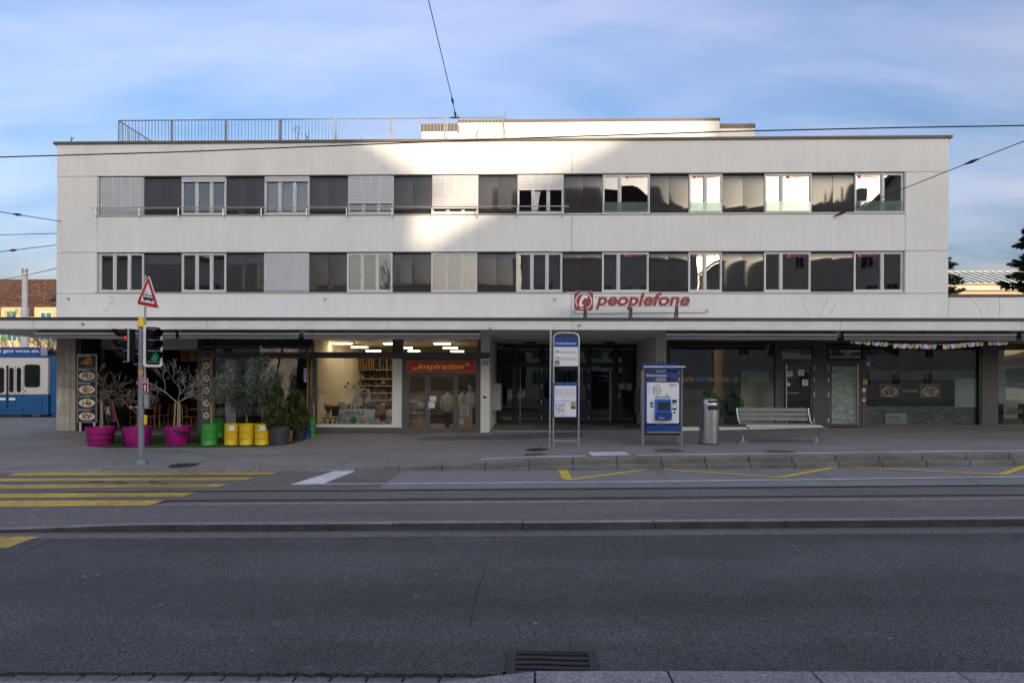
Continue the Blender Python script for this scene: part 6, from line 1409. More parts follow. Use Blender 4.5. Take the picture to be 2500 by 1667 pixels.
MB().prism([(bs_.x - r * 0.72, bs_.z + 0.01), (bs_.x - r * 0.62, bs_.z + 0.01), (bs_.x - r * 0.72, bs_.z + H - 0.03), (bs_.x - r * 0.83, bs_.z + H - 0.03)], bs_.y - r * 0.70, bs_.y - r * 0.55).build('black_band', 'black', t)
bare_tree(bs_, r, H, 1.45, 'low multi stemmed bare shrub with a white ribbon behind the traffic light', 8, 0.03, 'bark', stakes=1, first=0.32, spread=0.7, kids=3)
p = Vector((bs_.x - 0.05, bs_.y - 0.12, bs_.z + H + 0.62)); rib = MB()
for s in (-1, 1): rib.add([p, p + Vector((s * 0.13, -0.02, 0.05)), p + Vector((s * 0.12, 0, -0.05))], [(0, 1, 2)])
tag(rib.build('ribbon', 'grey_fabric', None, origin=tuple(p)), 'pale ribbon tied round the stems of the middle bare shrub', 'ribbon')
t, bs_, r, H = pot(390, 453, 1040, 1088, 'purple_pot', 'purple planter with a slanting black band right of the traffic light')
MB().prism([(bs_.x - r * 0.35, bs_.z + H - 0.035), (bs_.x - r * 0.32, bs_.z + H - 0.075), (bs_.x + r * 0.93, bs_.z + H - 0.24), (bs_.x + r * 0.93, bs_.z + H - 0.18)], bs_.y - r * 0.97, bs_.y - r * 0.35).build('black_band', 'black', t)
bare_tree(bs_, r, H, 2.15, 'white barked bare tree with two stakes in the right purple planter', 21, 0.034, 'bark_pale', stakes=2, first=0.36, spread=1.05)
def barrel(px0, px1, pyt, pyb, m, label, group=None, lab=False):
    cxp = (px0 + px1) / 2; b, Y, k = plane_at(cxp, pyb); r = (px1 - px0) / 2 * k; H = (pyb - pyt) * k
    base = Vector((P(cxp, pyb, Y).x, Y + r * 0.85, b.z)); t = thing('barrel', label, 'barrel', tuple(base), group)
    pr = [(r * 0.97, 0), (r * 0.99, 0.02), (r * 0.95, 0.035), (r * 0.95, H * 0.31), (r * 1.0, H * 0.325), (r * 1.0, H * 0.345), (r * 0.95, H * 0.36), (r * 0.95, H * 0.63), (r * 1.0, H * 0.645), (r * 1.0, H * 0.665), (r * 0.95, H * 0.68), (r * 0.95, H - 0.03), (r * 0.99, H - 0.02), (r * 0.99, H), (r * 0.93, H), (r * 0.92, H - 0.05), (0.02, H - 0.05)]
    MB().lathe(base, pr, 32).build('drum', m, t, smooth=True)
    MB().lathe((base.x, base.y, base.z + H - 0.049), [(r * 0.915, 0), (r * 0.915, 0.01)], 24).build('soil', 'soil', t)
    if lab:
        s = MB(); z0, z1 = base.z + H * 0.70, base.z + H * 0.92
        for q in range(8):
            t0, t1 = lerp(-0.1, 0.85, q / 8), lerp(-0.1, 0.85, (q + 1) / 8); s.quad(*[(base.x + r * 0.962 * sin(u), base.y - r * 0.962 * cos(u), z) for u, z in ((t0, z0), (t1, z0), (t1, z1), (t0, z1))])
        s.build('label_sheet', 'paper', t)
        s = MB(); s.quad(*[(base.x + r * 0.968 * sin(u), base.y - r * 0.968 * cos(u), z) for u, z in ((-0.02, z0 + 0.03), (0.1, z0 + 0.03), (0.1, z1 - 0.02), (-0.02, z1 - 0.02))]); s.build('label_mark', 'barrel_green', t)
    return t, base, r, H
g1 = barrel(483, 523, 1034, 1088, 'barrel_green', 'green steel barrel in front, left of the yellow barrels', 'painted steel barrels')
g2 = barrel(515, 545, 1021, 1068, 'barrel_green', 'green steel barrel standing behind the yellow barrels', 'painted steel barrels')
y1 = barrel(541, 577, 1034, 1087.5, 'barrel_yellow', 'left yellow steel barrel with a white label', 'painted steel barrels', True)
y2 = barrel(577.5, 614.5, 1034, 1087.5, 'barrel_yellow', 'middle yellow steel barrel without a label', 'painted steel barrels')
y3 = barrel(615.5, 652.5, 1034, 1087.5, 'barrel_yellow', 'right yellow steel barrel with a white label', 'painted steel barrels', True)
g3 = barrel(750, 767, 1018, 1066, 'barrel_green', 'green steel barrel against the craft shop window', 'painted steel barrels')
bb = barrel(737, 755, 1039, 1070, 'barrel_blue', 'small blue barrel beside the dark troughs', 'painted steel barrels')
pg1 = pot(651, 699, 1041, 1087, 'pot_grey', 'large dark grey round pot under the tall thuja', 0.96)
pt1 = pot(698, 713, 1047, 1079, 'terracotta', 'narrow terracotta pot between the two thujas', 0.72)
pb1 = pot(711, 740, 1045, 1076, 'pot_black', 'black tapered pot under the shorter thuja', 0.86)
# leaf clouds
def leaves(mb, c, rad, n, size, rn, shape=(1, 1, 1), aspect=3.0, hollow=0.3, upb=0.0):
    for i in range(n):
        while True:
            q = Vector((rn.uniform(-1, 1), rn.uniform(-1, 1), rn.uniform(-1, 1)))
            if hollow < q.length < 1: break
        p = Vector((c[0] + q.x * rad * shape[0], c[1] + q.y * rad * shape[1], c[2] + q.z * rad * shape[2]))
        d = (q.normalized() * 0.6 + Vector((rn.gauss(0, 0.6), rn.gauss(0, 0.6), rn.gauss(upb, 0.5)))).normalized(); s = size * rn.uniform(0.6, 1.3)
        a = d.orthogonal().normalized(); ang = rn.random() * pi; a = a * cos(ang) + d.cross(a) * sin(ang)
        mb.add([p, p + d * s * 0.5 + a * s / aspect, p + d * s, p + d * s * 0.5 - a * s / aspect], [(0, 1, 2, 3)])
mat('olive_pale', (0.26, 0.30, 0.21), 0.6, var=0.3, vscale=6)
def olive(base, H, px, pyt, pyb, wd, label, seed, m='olive_leaf', nclump=26, dens=150, trunk=0.022, lean=0.0):
    rn = random.Random(seed); k = (base.y + CAMD) / F; z0 = base.z + H - 0.05
    cx_ = P(px, pyt, base.y).x; zt_ = P(px, pyt, base.y).z; zb_ = P(px, pyb, base.y).z; w_ = wd * k / 2
    t = thing('olive_tree', label, 'tree', (base.x, base.y, z0), 'olive trees in yellow barrels')
    mid = Vector((lerp(base.x, cx_, 0.6), base.y, lerp(zb_, zt_, 0.25)))
    br = MB(); br.tube([(base.x, base.y, z0 - 0.02), (lerp(base.x, cx_, 0.2) + 0.02, base.y, lerp(z0, mid.z, 0.5)), mid], [trunk * 1.2, trunk, trunk * 0.8], 7); br.build('trunk', 'bark', t)
    lv = MB(); bm_ = MB()
    for i in range(nclump):
        while True:
            q = Vector((rn.uniform(-1, 1), rn.uniform(-1, 1), rn.uniform(-1, 1)))
            if q.length < 1: break
        c = Vector((cx_ + q.x * w_ * 0.86, base.y + q.y * w_ * 0.7, lerp(zb_, zt_, 0.5 + 0.43 * q.z)))
        bm_.tube([mid, mid.lerp(c, 0.5) + Vector((0, 0, 0.03)), c], [trunk * 0.5, trunk * 0.3, 0.003], 4, cap=False)
        lv.mat(rn.choice((0, 0, 1, 2))); leaves(lv, c, rn.uniform(0.10, 0.22), dens, 0.066, rn, (0.9, 0.9, 1.25), 4.2, 0.0, 0.35)
    bm_.build('limbs', 'bark', t); lv.build('crown', ['olive_leaf', 'olive_dark', 'olive_pale'] if m == 'olive_leaf' else [m, 'olive_dark', 'olive_leaf'], t)
olive(y1[1], y1[3], 562, 886, 1012, 62, 'slender grey green olive tree in the left yellow barrel', 5, nclump=22, dens=95, trunk=0.014)
olive(y2[1], y2[3], 594, 905, 1024, 56, 'dense dark olive tree in the middle yellow barrel', 6, 'olive_dark', 26, 190)
olive(y3[1], y3[3], 641, 868, 990, 104, 'broad silvery olive tree in the right yellow barrel', 7, nclump=44, dens=170, trunk=0.024)
olive(g2[1], g2[3], 535, 893, 1000, 40, 'thin olive sapling rising from the rear green barrel', 12, nclump=12, dens=80, trunk=0.010)
mat('thuja_dark', (0.032, 0.045, 0.014), 0.7); mat('thuja_pale', (0.15, 0.17, 0.03), 0.7)
def thuja(base, H, px, pyt, pyb, wd, label, seed, n=9000):
    rn = random.Random(seed); k = (base.y + CAMD) / F; z0 = base.z + H - 0.06
    n = int(n * 1.7); c = P(px, pyb, base.y); zt_ = P(px, pyt, base.y).z; h = zt_ - c.z; w_ = wd * k / 2
    t = thing('thuja', label, 'shrub', (base.x, base.y, z0), 'thujas in dark pots')
    MB().tube([(base.x, base.y, z0 - 0.02), (c.x, base.y, zt_ - 0.15)], [0.03, 0.008], 6).build('trunk', 'bark', t)
    lv = MB(); tufts = [(rn.random() * 2 * pi, rn.random(), rn.uniform(0.78, 1.12)) for _ in range(150)]
    for i in range(n):
        az, u, jr = tufts[i % 150]; az += rn.gauss(0, 0.11); u = clamp(u + rn.gauss(0, 0.03), 0, 1)
        rr2 = w_ * jr * (min(1, u / 0.12) * 0.25 + 0.75) * (1 - u ** 2.2) ** 0.75 * (0.55 + 0.45 * rn.random() ** 0.4)
        p = Vector((c.x + rr2 * cos(az), base.y + rr2 * sin(az), c.z + h * u))
        d = Vector((cos(az) * 0.7 + rn.gauss(0, 0.6), sin(az) * 0.7 + rn.gauss(0, 0.6), 0.6 + rn.gauss(0, 0.5))).normalized(); s = rn.uniform(0.03, 0.055)
        a = d.orthogonal().normalized(); ang = rn.random() * pi; a = a * cos(ang) + d.cross(a) * sin(ang)
        lv.mat((i % 150) % 3 if rn.random() < 0.8 else 0); lv.add([p - a * s * 0.4, p + a * s * 0.4, p + d * s + a * s * 0.25, p + d * s - a * s * 0.25], [(0, 1, 2, 3)])
    lv.build('crown', ['thuja_leaf', 'thuja_dark', 'thuja_pale'], t)
thuja(pg1[1], pg1[3], 674, 934, 1044, 60, 'tall dense green thuja in the large grey pot', 2)
thuja(pb1[1], pb1[3], 727, 955, 1047, 52, 'shorter rounded thuja in the black pot', 4)
thuja(pt1[1], pt1[3], 706, 965, 1048, 26, 'slim brownish thuja in the terracotta pot', 9, 3500)
# small bare saplings
for bsd, hh, sd, lab in ((g1, 1.7, 40, 'thin reddish bare sapling in the front green barrel'), (g3, 1.35, 44, 'thin bare sapling by the craft shop window')):
    bare_tree(bsd[1], bsd[2], bsd[3], hh, lab, sd, 0.014, 'rust', stakes=1, first=0.4, spread=0.5, kids=2, depth=3)
# timber posts with a wire garland between them
b1_, Yp, k = plane_at(521, 1078)
for (xa, ya), (xb, yb2), Y, lab in (((516, 855), (523, 1026), g2[1].y + 0.1, 'thin leaning timber post behind the front green barrel'), ((752, 862), (750, 1020), g3[1].y, 'thin timber post with ribbon beside the craft shop window')):
    pa, pb = P(xa, ya, Y), P(xb, yb2 + 15, Y); t = thing('timber_post', lab, 'post', tuple(pb), 'timber posts of the restaurant terrace')
    MB().tube([pb, pb.lerp(pa, 0.5), pa], [0.035, 0.032, 0.026], 8).build('pole', 'wood_post', t)
    if xa > 700:
        rbn = MB()
        for q in range(5):
            c = pa.lerp(pb, 0.22 + q * 0.04) + Vector((-0.03, -0.05, 0)); rbn.add([c, c + Vector((-0.11, -0.02, 0.03)), c + Vector((-0.06, 0, -0.07)), c + Vector((0.03, -0.02, -0.05))], [(0, 1, 2, 3)])
        rbn.build('ribbon', cmat((0.35, 0.38, 0.7)), t)
Yg = (g2[1].y + g3[1].y) / 2
pts = [P(x, y, lerp(g2[1].y, g3[1].y, i / 6)) for i, (x, y) in enumerate(((517, 872), (560, 866), (600, 869), (640, 863), (680, 869), (720, 866), (752, 870)))]
t = thing('vine_garland', 'leafless vine and wire strung between the two timber posts', 'garland', tuple(pts[0])); MB().tube(pts, 0.012, 5).build('vine', 'shelf_brown', t)
tw = MB(); rn = random.Random(77)
for i in range(40):
    u = rn.random() * 5.99; q = pts[int(u)].lerp(pts[int(u) + 1], u % 1); branch_tree(tw, q, (rn.gauss(0, 1), rn.gauss(0, 0.4), rn.gauss(0, 0.5)), 0.006, 0.22, 1, rn, 0.6, 0, 0.6, 2, 0.003)
tw.build('twigs', 'shelf_brown', t)
for i, x in enumerate((532, 592, 665)):
    q = P(x, 874, g2[1].y); bl_ = thing('string_bulb', 'tiny clear bulb hanging from the vine, %s from left' % WORDS[i], 'bulb', tuple(q), 'bulbs under the vine garland')
    MB().tube([q + Vector((0, 0, 0.1)), q], 0.004, 4).build('cord', 'black', bl_); MB().ball((q.x, q.y, q.z - 0.03), 0.025, 8, 6).build('glass_bulb', 'paper', bl_)
# artificial turf under the planters
poly = [GP(x, y) for x, y in ((262, 1062), (480, 1059), (620, 1056), (770, 1057), (762, 1066), (715, 1083), (640, 1091), (470, 1092), (255, 1093), (215, 1089))]
tf = MB(); tf.add([(p.x, p.y, gz(p.x, p.y) + 0.014) for p in poly], [tuple(range(len(poly)))]); rn = random.Random(1)
xs_ = [p.x for p in poly]; ys_ = [p.y for p in poly]
def inside(x, y):
    c = False; n = len(poly)
    for i in range(n):
        a, b = poly[i], poly[(i + 1) % n]
        if (a.y > y) != (b.y > y) and x < (b.x - a.x) * (y - a.y) / (b.y - a.y) + a.x: c = not c
    return c
for i in range(26000):
    x, y = rn.uniform(min(xs_), max(xs_)), rn.uniform(min(ys_), max(ys_))
    if not inside(x, y): continue
    z = gz(x, y) + 0.012; a = rn.random() * 6.28; s = rn.uniform(0.02, 0.045); tf.add([(x - 0.006 * cos(a), y - 0.006 * sin(a), z), (x + 0.006 * cos(a), y + 0.006 * sin(a), z), (x + rn.gauss(0, 0.012), y + rn.gauss(0, 0.012), z + s)], [(0, 1, 2)])
tag(tf.build('turf', 'turf', recalc=False), 'strip of green artificial turf under the planters', 'turf', kind='stuff')
# dry leaves at the barrels
dl = MB(); rn = random.Random(14)
for i in range(70):
    q = GP(rn.choice((rn.gauss(610, 10), rn.uniform(640, 780), rn.gauss(760, 14))), rn.uniform(1068, 1089) if rn.random() < .6 else 1068 + rn.random() * 4); a = rn.random() * 6; s = rn.uniform(0.015, 0.035)
    dl.add([(q.x + s * cos(a), q.y + s * sin(a), q.z + 0.02), (q.x + s * 0.5 * cos(a + 1.6), q.y + s * 0.5 * sin(a + 1.6), q.z + 0.03), (q.x - s * cos(a), q.y - s * sin(a), q.z + 0.018), (q.x + s * 0.5 * cos(a - 1.6), q.y + s * .5 * sin(a - 1.6), q.z + 0.02)], [(0, 1, 2, 3)])
tag(dl.build('dry_leaves', cmat((0.16, 0.07, 0.03))), 'scatter of dry brown leaves round the barrels', 'leaves', kind='stuff')
# weeds on the roof edge
for x, y, hh, lab, sd in ((1205, 336, 1.15, 'bare sapling growing on the roof edge before the penthouse', 3), (1170, 336, 0.5, 'low bare shrub on the roof beside the taller sapling', 5), (172, 343, 0.42, 'tiny dry weed at the left end of the roof', 7), (720, 338, 0.6, 'thin dry weed behind the roof railing, left of centre', 9), (752, 338, 0.45, 'second dry weed behind the roof railing', 11), (885, 338, 0.3, 'small dry weed behind the right half of the railing', 13)):
    q = P(x, y, 0.6); q.z = ZR + 0.05; mb = MB(); branch_tree(mb, q, (0.05, 0, 1), 0.011, hh * 0.5, 3, random.Random(sd), 0.5, 0.45, 0.6, 3, 0.0035)
    tag(mb.build('roof_weed', 'bark', None, origin=tuple(q)), lab, 'plant', 'weeds on the flat roof')
# ================================================================== BACKGROUND LEFT: tram, mast, house
mat('tram_blue', (0.006, 0.085, 0.24), 0.35, var=0.05, vscale=2, coat=0.3)
mat('tram_white', (0.58, 0.56, 0.53), 0.4, var=0.04, vscale=2)
mat('tram_glass', (0.012, 0.014, 0.015), 0.08)
mat('house_yellow', (0.42, 0.34, 0.18), 0.85, var=0.06, vscale=1)
mat('roof_tile', (0.085, 0.038, 0.02), 0.85, var=0.5, vscale=2.2, c2=(0.045, 0.024, 0.017), detail=8)
mat('roof_tile2', (0.13, 0.055, 0.024), 0.85, var=0.3, vscale=3)
mat('roof_tile3', (0.04, 0.026, 0.019), 0.85, var=0.3, vscale=3)
mat('shutter_green', (0.05, 0.20, 0.09), 0.6)
mat('house_wall', (0.78, 0.72, 0.62), 0.85, var=0.06, vscale=0.8)
mat('house_wall2', (0.74, 0.64, 0.52), 0.85, var=0.06, vscale=0.8)
mat('window_dark', (0.02, 0.023, 0.027), 0.15)
mat('skylight_glass', (0.045, 0.11, 0.14), 0.12, var=0.2, vscale=1.0)
mat('cream_wall', (0.36, 0.29, 0.19), 0.85, var=0.05, vscale=1)
YT2 = 14.0
def TR(x0, y0, x1, y1, Y=YT2): return R(x0, y0, x1, y1, Y)
tr = thing('tram', 'blue and white tram with a roof banner passing behind the corner column', 'tram', tuple(P(70, 1022, YT2)))
xa, xb = PX(-700, YT2, 950), PX(117, YT2, 950)
zb, zm, zt = P(60, 1013, YT2).z, P(60, 963, YT2).z, P(60, 873, YT2).z
box('lower_body', 'tram_blue', tr, xa, xb, YT2, YT2 + 2.2, zb, zm, bevel=0.03); box('upper_body', 'tram_white', tr, xa, xb - 0.02, YT2 + 0.01, YT2 + 2.19, zm + 0.002, zt, bevel=0.03)
box('roof_edge', 'tram_blue', tr, xa, xb, YT2 - 0.01, YT2 + 2.2, zt + 0.002, P(60, 867, YT2).z, bevel=0.02)
box('end_section', 'tram_blue', tr, xb + 0.03, xb + 2.2, YT2 + 0.12, YT2 + 2.1, zb + 0.05, P(60, 870, YT2).z, bevel=0.06)
bnr = box('roof_banner', 'blue_sign', tr, xa, PX(98.5, YT2, 856), YT2 + 0.02, YT2 + 0.08, P(60, 867, YT2).z, P(60, 847.5, YT2).z)
ta, tb, tc_, td = R(7, 852.5, 96, 863, YT2); text('lettering', 'ganz vorne ein.', 'paper', bnr, ta, tb, tc_ , td, YT2 + 0.019, 0.004, bold=0.008)
ta, tb, tc_, td = R(-8, 854, 1.5, 860.5, YT2); text('lettering', 'm', 'paper', bnr, ta, tb, tc_ , td, YT2 + 0.019, 0.004, bold=0.008)
rb('banner_end', 'galv', tr, 98.8, 848, 114.5, 867, YT2 + 0.02, 0.05)
pan = MB(); pts = [P(x, y, YT2 + 0.5) for x, y in ((116, 866), (124, 851), (134, 862), (130, 850), (120, 862), (137, 856))]
pan.tube(pts, 0.05, 5); pan.box(PX(114, YT2 + 1), PX(142, YT2 + 1), YT2 + 0.9, YT2 + 1.2, P(60, 867, YT2).z, P(60, 854, YT2).z); pan.build('pantograph', 'iron', tr)
def twin(x0, y0, x1, y1, rad):
    a, b, c, d = TR(x0, y0, x1, y1); o = MB().prism(rrect(a, b, c, d, rad, 6), YT2 - 0.008, YT2 + 0.008).build('window', 'black', tr)
    MB().prism(rrect(a + 0.05, b - 0.05, c + 0.05, d - 0.05, rad * 0.8, 6), YT2 - 0.012, YT2 - 0.0085).build('pane', 'tram_glass', o)
twin(59.5, 889.5, 98, 945.5, 0.16); twin(22.5, 897, 33.5, 958, 0.12); twin(40.5, 897, 51.5, 958, 0.12); twin(-9, 897, 10.5, 959, 0.16); twin(-60, 897, -20, 945, 0.16)
for x0, x1 in ((15, 20.5),): rb('door_gap', 'black', tr, x0, 892, x1, 997, YT2 - 0.006, 0.01)
rb('step', 'tram_blue', tr, -40, 997, 55, 1003, YT2 - 0.06, 0.05); rb('underframe', 'iron', tr, -700, 1006, 53, 1017, YT2 + 0.05, 0.3)
for x in (36.5, 56, 103): rb('door_seam', 'black', tr, x, 892 if x < 57 else 965, x + 0.8, 995 if x < 57 else 1010, YT2 - 0.004, 0.006)
rb('notice_strip', 'paper', tr, 21.5, 971, 37, 976.5, YT2 - 0.008, 0.006); rb('notice_strip', 'paper', tr, -1, 971, 14, 976.5, YT2 - 0.008, 0.006)
p = P(62, 955, YT2); MB().ell(p.x, p.z, 0.05, 0.05, YT2 - 0.01, YT2 + 0.005).build('door_button', 'blue_sign', tr)
for x in (-500, -200, 0, 60, 110): q = P(x, 1018, YT2 + 0.3); MB().tube([(q.x, YT2 + 0.3, q.z + 0.05), (q.x, YT2 + 0.45, q.z + 0.05)], 0.3, 16).build('wheel', 'iron', tr)
# catenary mast
YMt = 20.0; ms = thing('catenary_mast', 'tall pale steel catenary mast behind the canopy', 'mast', (PX(60, YMt), YMt, -0.5))
xm = PX(60.3, YMt); zt2 = P(60, 664, YMt).z; zcl = P(60, 757, YMt).z
MB().lathe((xm, YMt, -0.6), [(0.23, 0), (0.23, zcl + 0.6), (0.17, zcl + 0.72), (0.165, zt2 + 0.6)], 16).build('shaft', cmat((0.5, 0.5, 0.5)), ms, smooth=True)
MB().lathe((xm, YMt, zt2), [(0.175, -0.02), (0.19, 0.2)], 16).build('cap', 'galv', ms)
# yellow house
YHs = 45.0; zs_ = (YHs + CAMD) / F
hs_ = thing('yellow_house', 'sunlit yellow house with brown tiled roof and green shutters', 'house', (PX(40, YHs), YHs, -0.6))
xh0, xh1 = PX(-420, YHs), PX(330, YHs)
ze = P(60, 765, YHs - 0.6).z
box('wall', 'house_yellow', hs_, xh0, xh1, YHs, YHs + 12, -0.6, ze)
zr_ = P(60, 682, YHs + 5).z
rfm = MB().add([(xh0 - 0.6, YHs - 0.7, ze - 0.15), (xh1 + 0.6, YHs - 0.7, ze - 0.15), (xh1 + 0.6, YHs + 5, zr_), (xh0 - 0.6, YHs + 5, zr_), (xh0 - 0.6, YHs + 12.6, ze - 0.3), (xh1 + 0.6, YHs + 12.6, ze - 0.3)], [(0, 1, 2, 3), (3, 2, 5, 4), (0, 3, 4), (1, 5, 2)])
rf = rfm.build('roof', 'roof_tile', hs_)
# tiles: rows of small slabs on the visible slope
rn = random.Random(2); sl_v = Vector((0, 5.7, zr_ - ze + 0.15)); Ls = sl_v.length; su = sl_v.normalized(); nrm = Vector((0, -su.z, su.y))
tiles = [MB(), MB(), MB()]
xv0, xv1 = PX(-40, YHs), PX(150, YHs)
rows_ = int(Ls / 0.22)
for j in range(rows_):
    x = xv0 + (0.11 if j % 2 else 0)
    while x < xv1:
        o = Vector((x, YHs - 0.7, ze - 0.15)) + su * (j * 0.22) + nrm * 0.02; w2 = 0.21
        vs = [o, o + Vector((w2, 0, 0)), o + Vector((w2, 0, 0)) + su * 0.26, o + su * 0.26]; up_ = nrm * rn.uniform(0.02, 0.045)
        u = rn.random(); tiles[0 if u < 0.45 else (1 if u < 0.68 else 2)].add([*vs, vs[0] + up_, vs[1] + up_, vs[2], vs[3]], [(4, 5, 6, 7), (0, 1, 5, 4), (1, 2, 5), (0, 4, 3)]); x += 0.225
for i, m in enumerate(('roof_tile', 'roof_tile2', 'roof_tile3')): tag(tiles[i].build('roof_tiles', m, rf), kind='stuff')
# dormers
for x0, x1, w0, w1 in ((2, 56, 16, 41), (84, 190, 99, 127), (-90, -30, -70, -48)):
    Yd = YHs - 0.75; a, b, c, d = R(x0, 750, x1, 800, Yd); dm = box('dormer', 'house_yellow', hs_, a, b, Yd, YHs + 3, c, d)
    wn = box('window', 'grey_fabric', dm, PX(w0, Yd), PX(w1, Yd), Yd - 0.05, Yd - 0.002, P(60, 800, Yd).z, P(60, 761, Yd).z)
    for f0, f1 in ((0.06, 0.46), (0.54, 0.94)): box('pane', 'skylight_glass', wn, lerp(PX(w0, Yd), PX(w1, Yd), f0), lerp(PX(w0, Yd), PX(w1, Yd), f1), Yd - 0.06, Yd - 0.051, P(60, 797, Yd).z, P(60, 764, Yd).z)
    if w0 == 16: box('awning', 'shutter_green', dm, PX(w0, Yd), PX(w1, Yd), Yd - 0.1, Yd - 0.07, P(60, 765, Yd).z, P(60, 760.5, Yd).z)
for w0 in (16, 96, -64):
    w1 = w0 + 26; wn = rb('window', 'grey_fabric', hs_, w0, 800, w1, 833, YHs - 0.05, 0.045)
    for f0, f1 in ((0.08, 0.46), (0.54, 0.92)): rb('pane', 'skylight_glass', wn, lerp(w0, w1, f0), 803, lerp(w0, w1, f1), 831, YHs - 0.06, 0.008)
    for s0 in (w0 - 14, w1 + 1): rb('shutter', 'shutter_green', wn, s0, 800, s0 + 13, 833, YHs - 0.07, 0.05)
rb('eyebrow_vent', 'roof_tile3', hs_, 116, 721, 128, 731, YHs + 0.6, 0.6)
for x, lab, sd in ((42, 'leafless street tree before the yellow house, left of the mast', 51), (108, 'leafless street tree before the yellow house, right of the mast', 52)):
    q = P(x, 1000, 30); q.z = -0.6; mb = MB(); branch_tree(mb, q, (0, 0, 1), 0.12, 2.6, 5, random.Random(sd), 0.6, 0.2, 0.6, 3, 0.012); t = thing('bare_tree', lab, 'tree', tuple(q)); mb.build('crown', 'bark', t); MB().tube([q, q + Vector((0, 0, 1.6))], [0.16, 0.13], 8).build('trunk', 'bark', t)
# ================================================================== BACKGROUND RIGHT: glass roofed hall, conifers
YK = 26.0
hl = thing('glass_roof_hall', 'cream hall with a sloping blue glass roof behind the right wing', 'building', (PX(2420, YK), YK, 0.3))
a, b, c, d = R(2290, 694, 2900, 800, YK); box('wall', 'cream_wall', hl, a - 6, b, YK, YK + 12, -0.3, d - 0.02)
rb('upper_band', 'cream_wall', hl, 2270, 690.5, 2900, 694, YK - 0.15, 0.5); rb('parapet_band', cmat((0.42, 0.37, 0.29)), hl, 2270, 697, 2900, 708, YK - 0.12, 0.1); rb('dark_strip', 'roof_cap', hl, 2270, 708.5, 2900, 710.5, YK - 0.1, 0.09)  # last piece is a narrow dark strip under the parapet band
z0, z1 = P(2400, 690.5, YK).z, P(2400, 664, YK + 2.2).z
xg0, xg1 = a - 6, b
glz = MB().add([(xg0, YK + 0.1, z0), (xg1, YK + 0.1, z0), (xg1, YK + 2.2, z1), (xg0, YK + 2.2, z1), (xg0, YK + 4.3, z0), (xg1, YK + 4.3, z0)], [(0, 1, 2, 3), (3, 2, 5, 4)]).build('glass_roof', 'skylight_glass', hl)
x = xg0
while x < xg1 - 1:
    MB().tube([(x, YK + 2.17, z1 + 0.03), (x + 0.95, YK + 0.07, z0 + 0.03)], 0.045, 4).build('glazing_bar', 'white_paint', glz)
    x += 0.53
MB().box(xg0, xg1, YK + 2.12, YK + 2.28, z1, z1 + 0.08).build('ridge', 'cream_wall', glz)
def conifer(px, pyt, base_z, Y, rad, label, seed, nb=90, dens=70):
    rn = random.Random(seed); top = P(px, pyt, Y); H = top.z - base_z
    t = thing('fir_tree', label, 'tree', (top.x, Y, base_z), 'dark firs beside the right wing')
    MB().tube([(top.x, Y, base_z), (top.x, Y, top.z - 0.1)], [0.16, 0.015], 8).build('trunk', 'bark', t)
    br = MB(); lv = MB()
    for i in range(nb):
        u = (i + rn.random()) / nb; z = base_z + H * clamp(0.12 + 0.87 * u + rn.gauss(0, 0.02), 0, 0.99); L_ = rad * (1 - u) ** 0.75 * rn.uniform(0.40, 1.15) + 0.12; az = i * 2.4 + rn.uniform(-0.3, 0.3)
        pts = [Vector((top.x, Y, z))]
        for s in range(1, 6): f = s / 5; pts.append(Vector((top.x + L_ * f * cos(az), Y + L_ * f * sin(az), z - 0.25 * L_ * f + 0.30 * L_ * f * f)))
        br.tube(pts, [0.03, 0.022, 0.016, 0.011, 0.007, 0.003], 5, cap=False)
        side = Vector((-sin(az), cos(az), 0))
        for q in range(int(dens * (0.4 + L_))):
            f = rn.random() ** 0.8 * 4.99; p = pts[int(f)].lerp(pts[int(f) + 1], f % 1); sgn = rn.choice((-1, 1))
            d = (side * sgn * rn.uniform(0.5, 1) + (pts[-1] - pts[0]).normalized() * rn.uniform(0.4, 1) + Vector((0, 0, rn.gauss(-0.15, 0.25)))).normalized(); s = rn.uniform(0.12, 0.32); a = d.cross(Vector((0, 0, 1))).normalized() if abs(d.z) < .95 else side
            tw_ = Vector((0, 0, 1)) * rn.uniform(-0.6, 0.6) + a
            lv.add([p, p + d * s * 0.5 + tw_ * s * 0.17, p + d * s, p + d * s * 0.5 - tw_ * s * 0.17], [(0, 1, 2, 3)])
    br.build('limbs', 'bark', t); lv.build('crown', 'fir_leaf', t)
conifer(2520, 545, 0.2, 7.0, 2.1, 'tall dark fir at the right edge behind the parapet', 4, 150, 210)
conifer(2308, 622, 0.2, 16.0, 2.4, 'dark fir half hidden behind the corner of the building', 6, 120, 170)
# ================================================================== OVERHEAD WIRES
def wire(name, label, pts, r=0.012, ins=()):
    t = thing(name, label, 'wire', tuple(pts[0])); MB().tube(pts, r, 5).build('cable', 'wire', t)
    for f in ins:
        u = f * (len(pts) - 1); i = min(int(u), len(pts) - 2); a = pts[i].lerp(pts[i + 1], u - i); d = (pts[i + 1] - pts[i]).normalized(); MB().tube([a - d * 0.22, a - d * 0.1, a, a + d * 0.1, a + d * 0.22], [0.02, 0.035, 0.05, 0.035, 0.02], 6).build('insulator', 'wire', t)
wire('contact_wire', 'long dark tram contact wire crossing the whole facade', [P(x, y, -11) for x, y in ((-300, 392), (0, 384), (420, 372), (900, 353), (1300, 337), (1800, 321), (2200, 312), (2500, 307), (2900, 300))], 0.013)
wire('span_wire', 'steep span wire with insulators rising from the roof railing', [P(1113, 286, 0.9), P(1104, 242, -0.2), P(1046, 0, -6.0), P(1030, -60, -7.0)], 0.014, (0.05, 0.30))
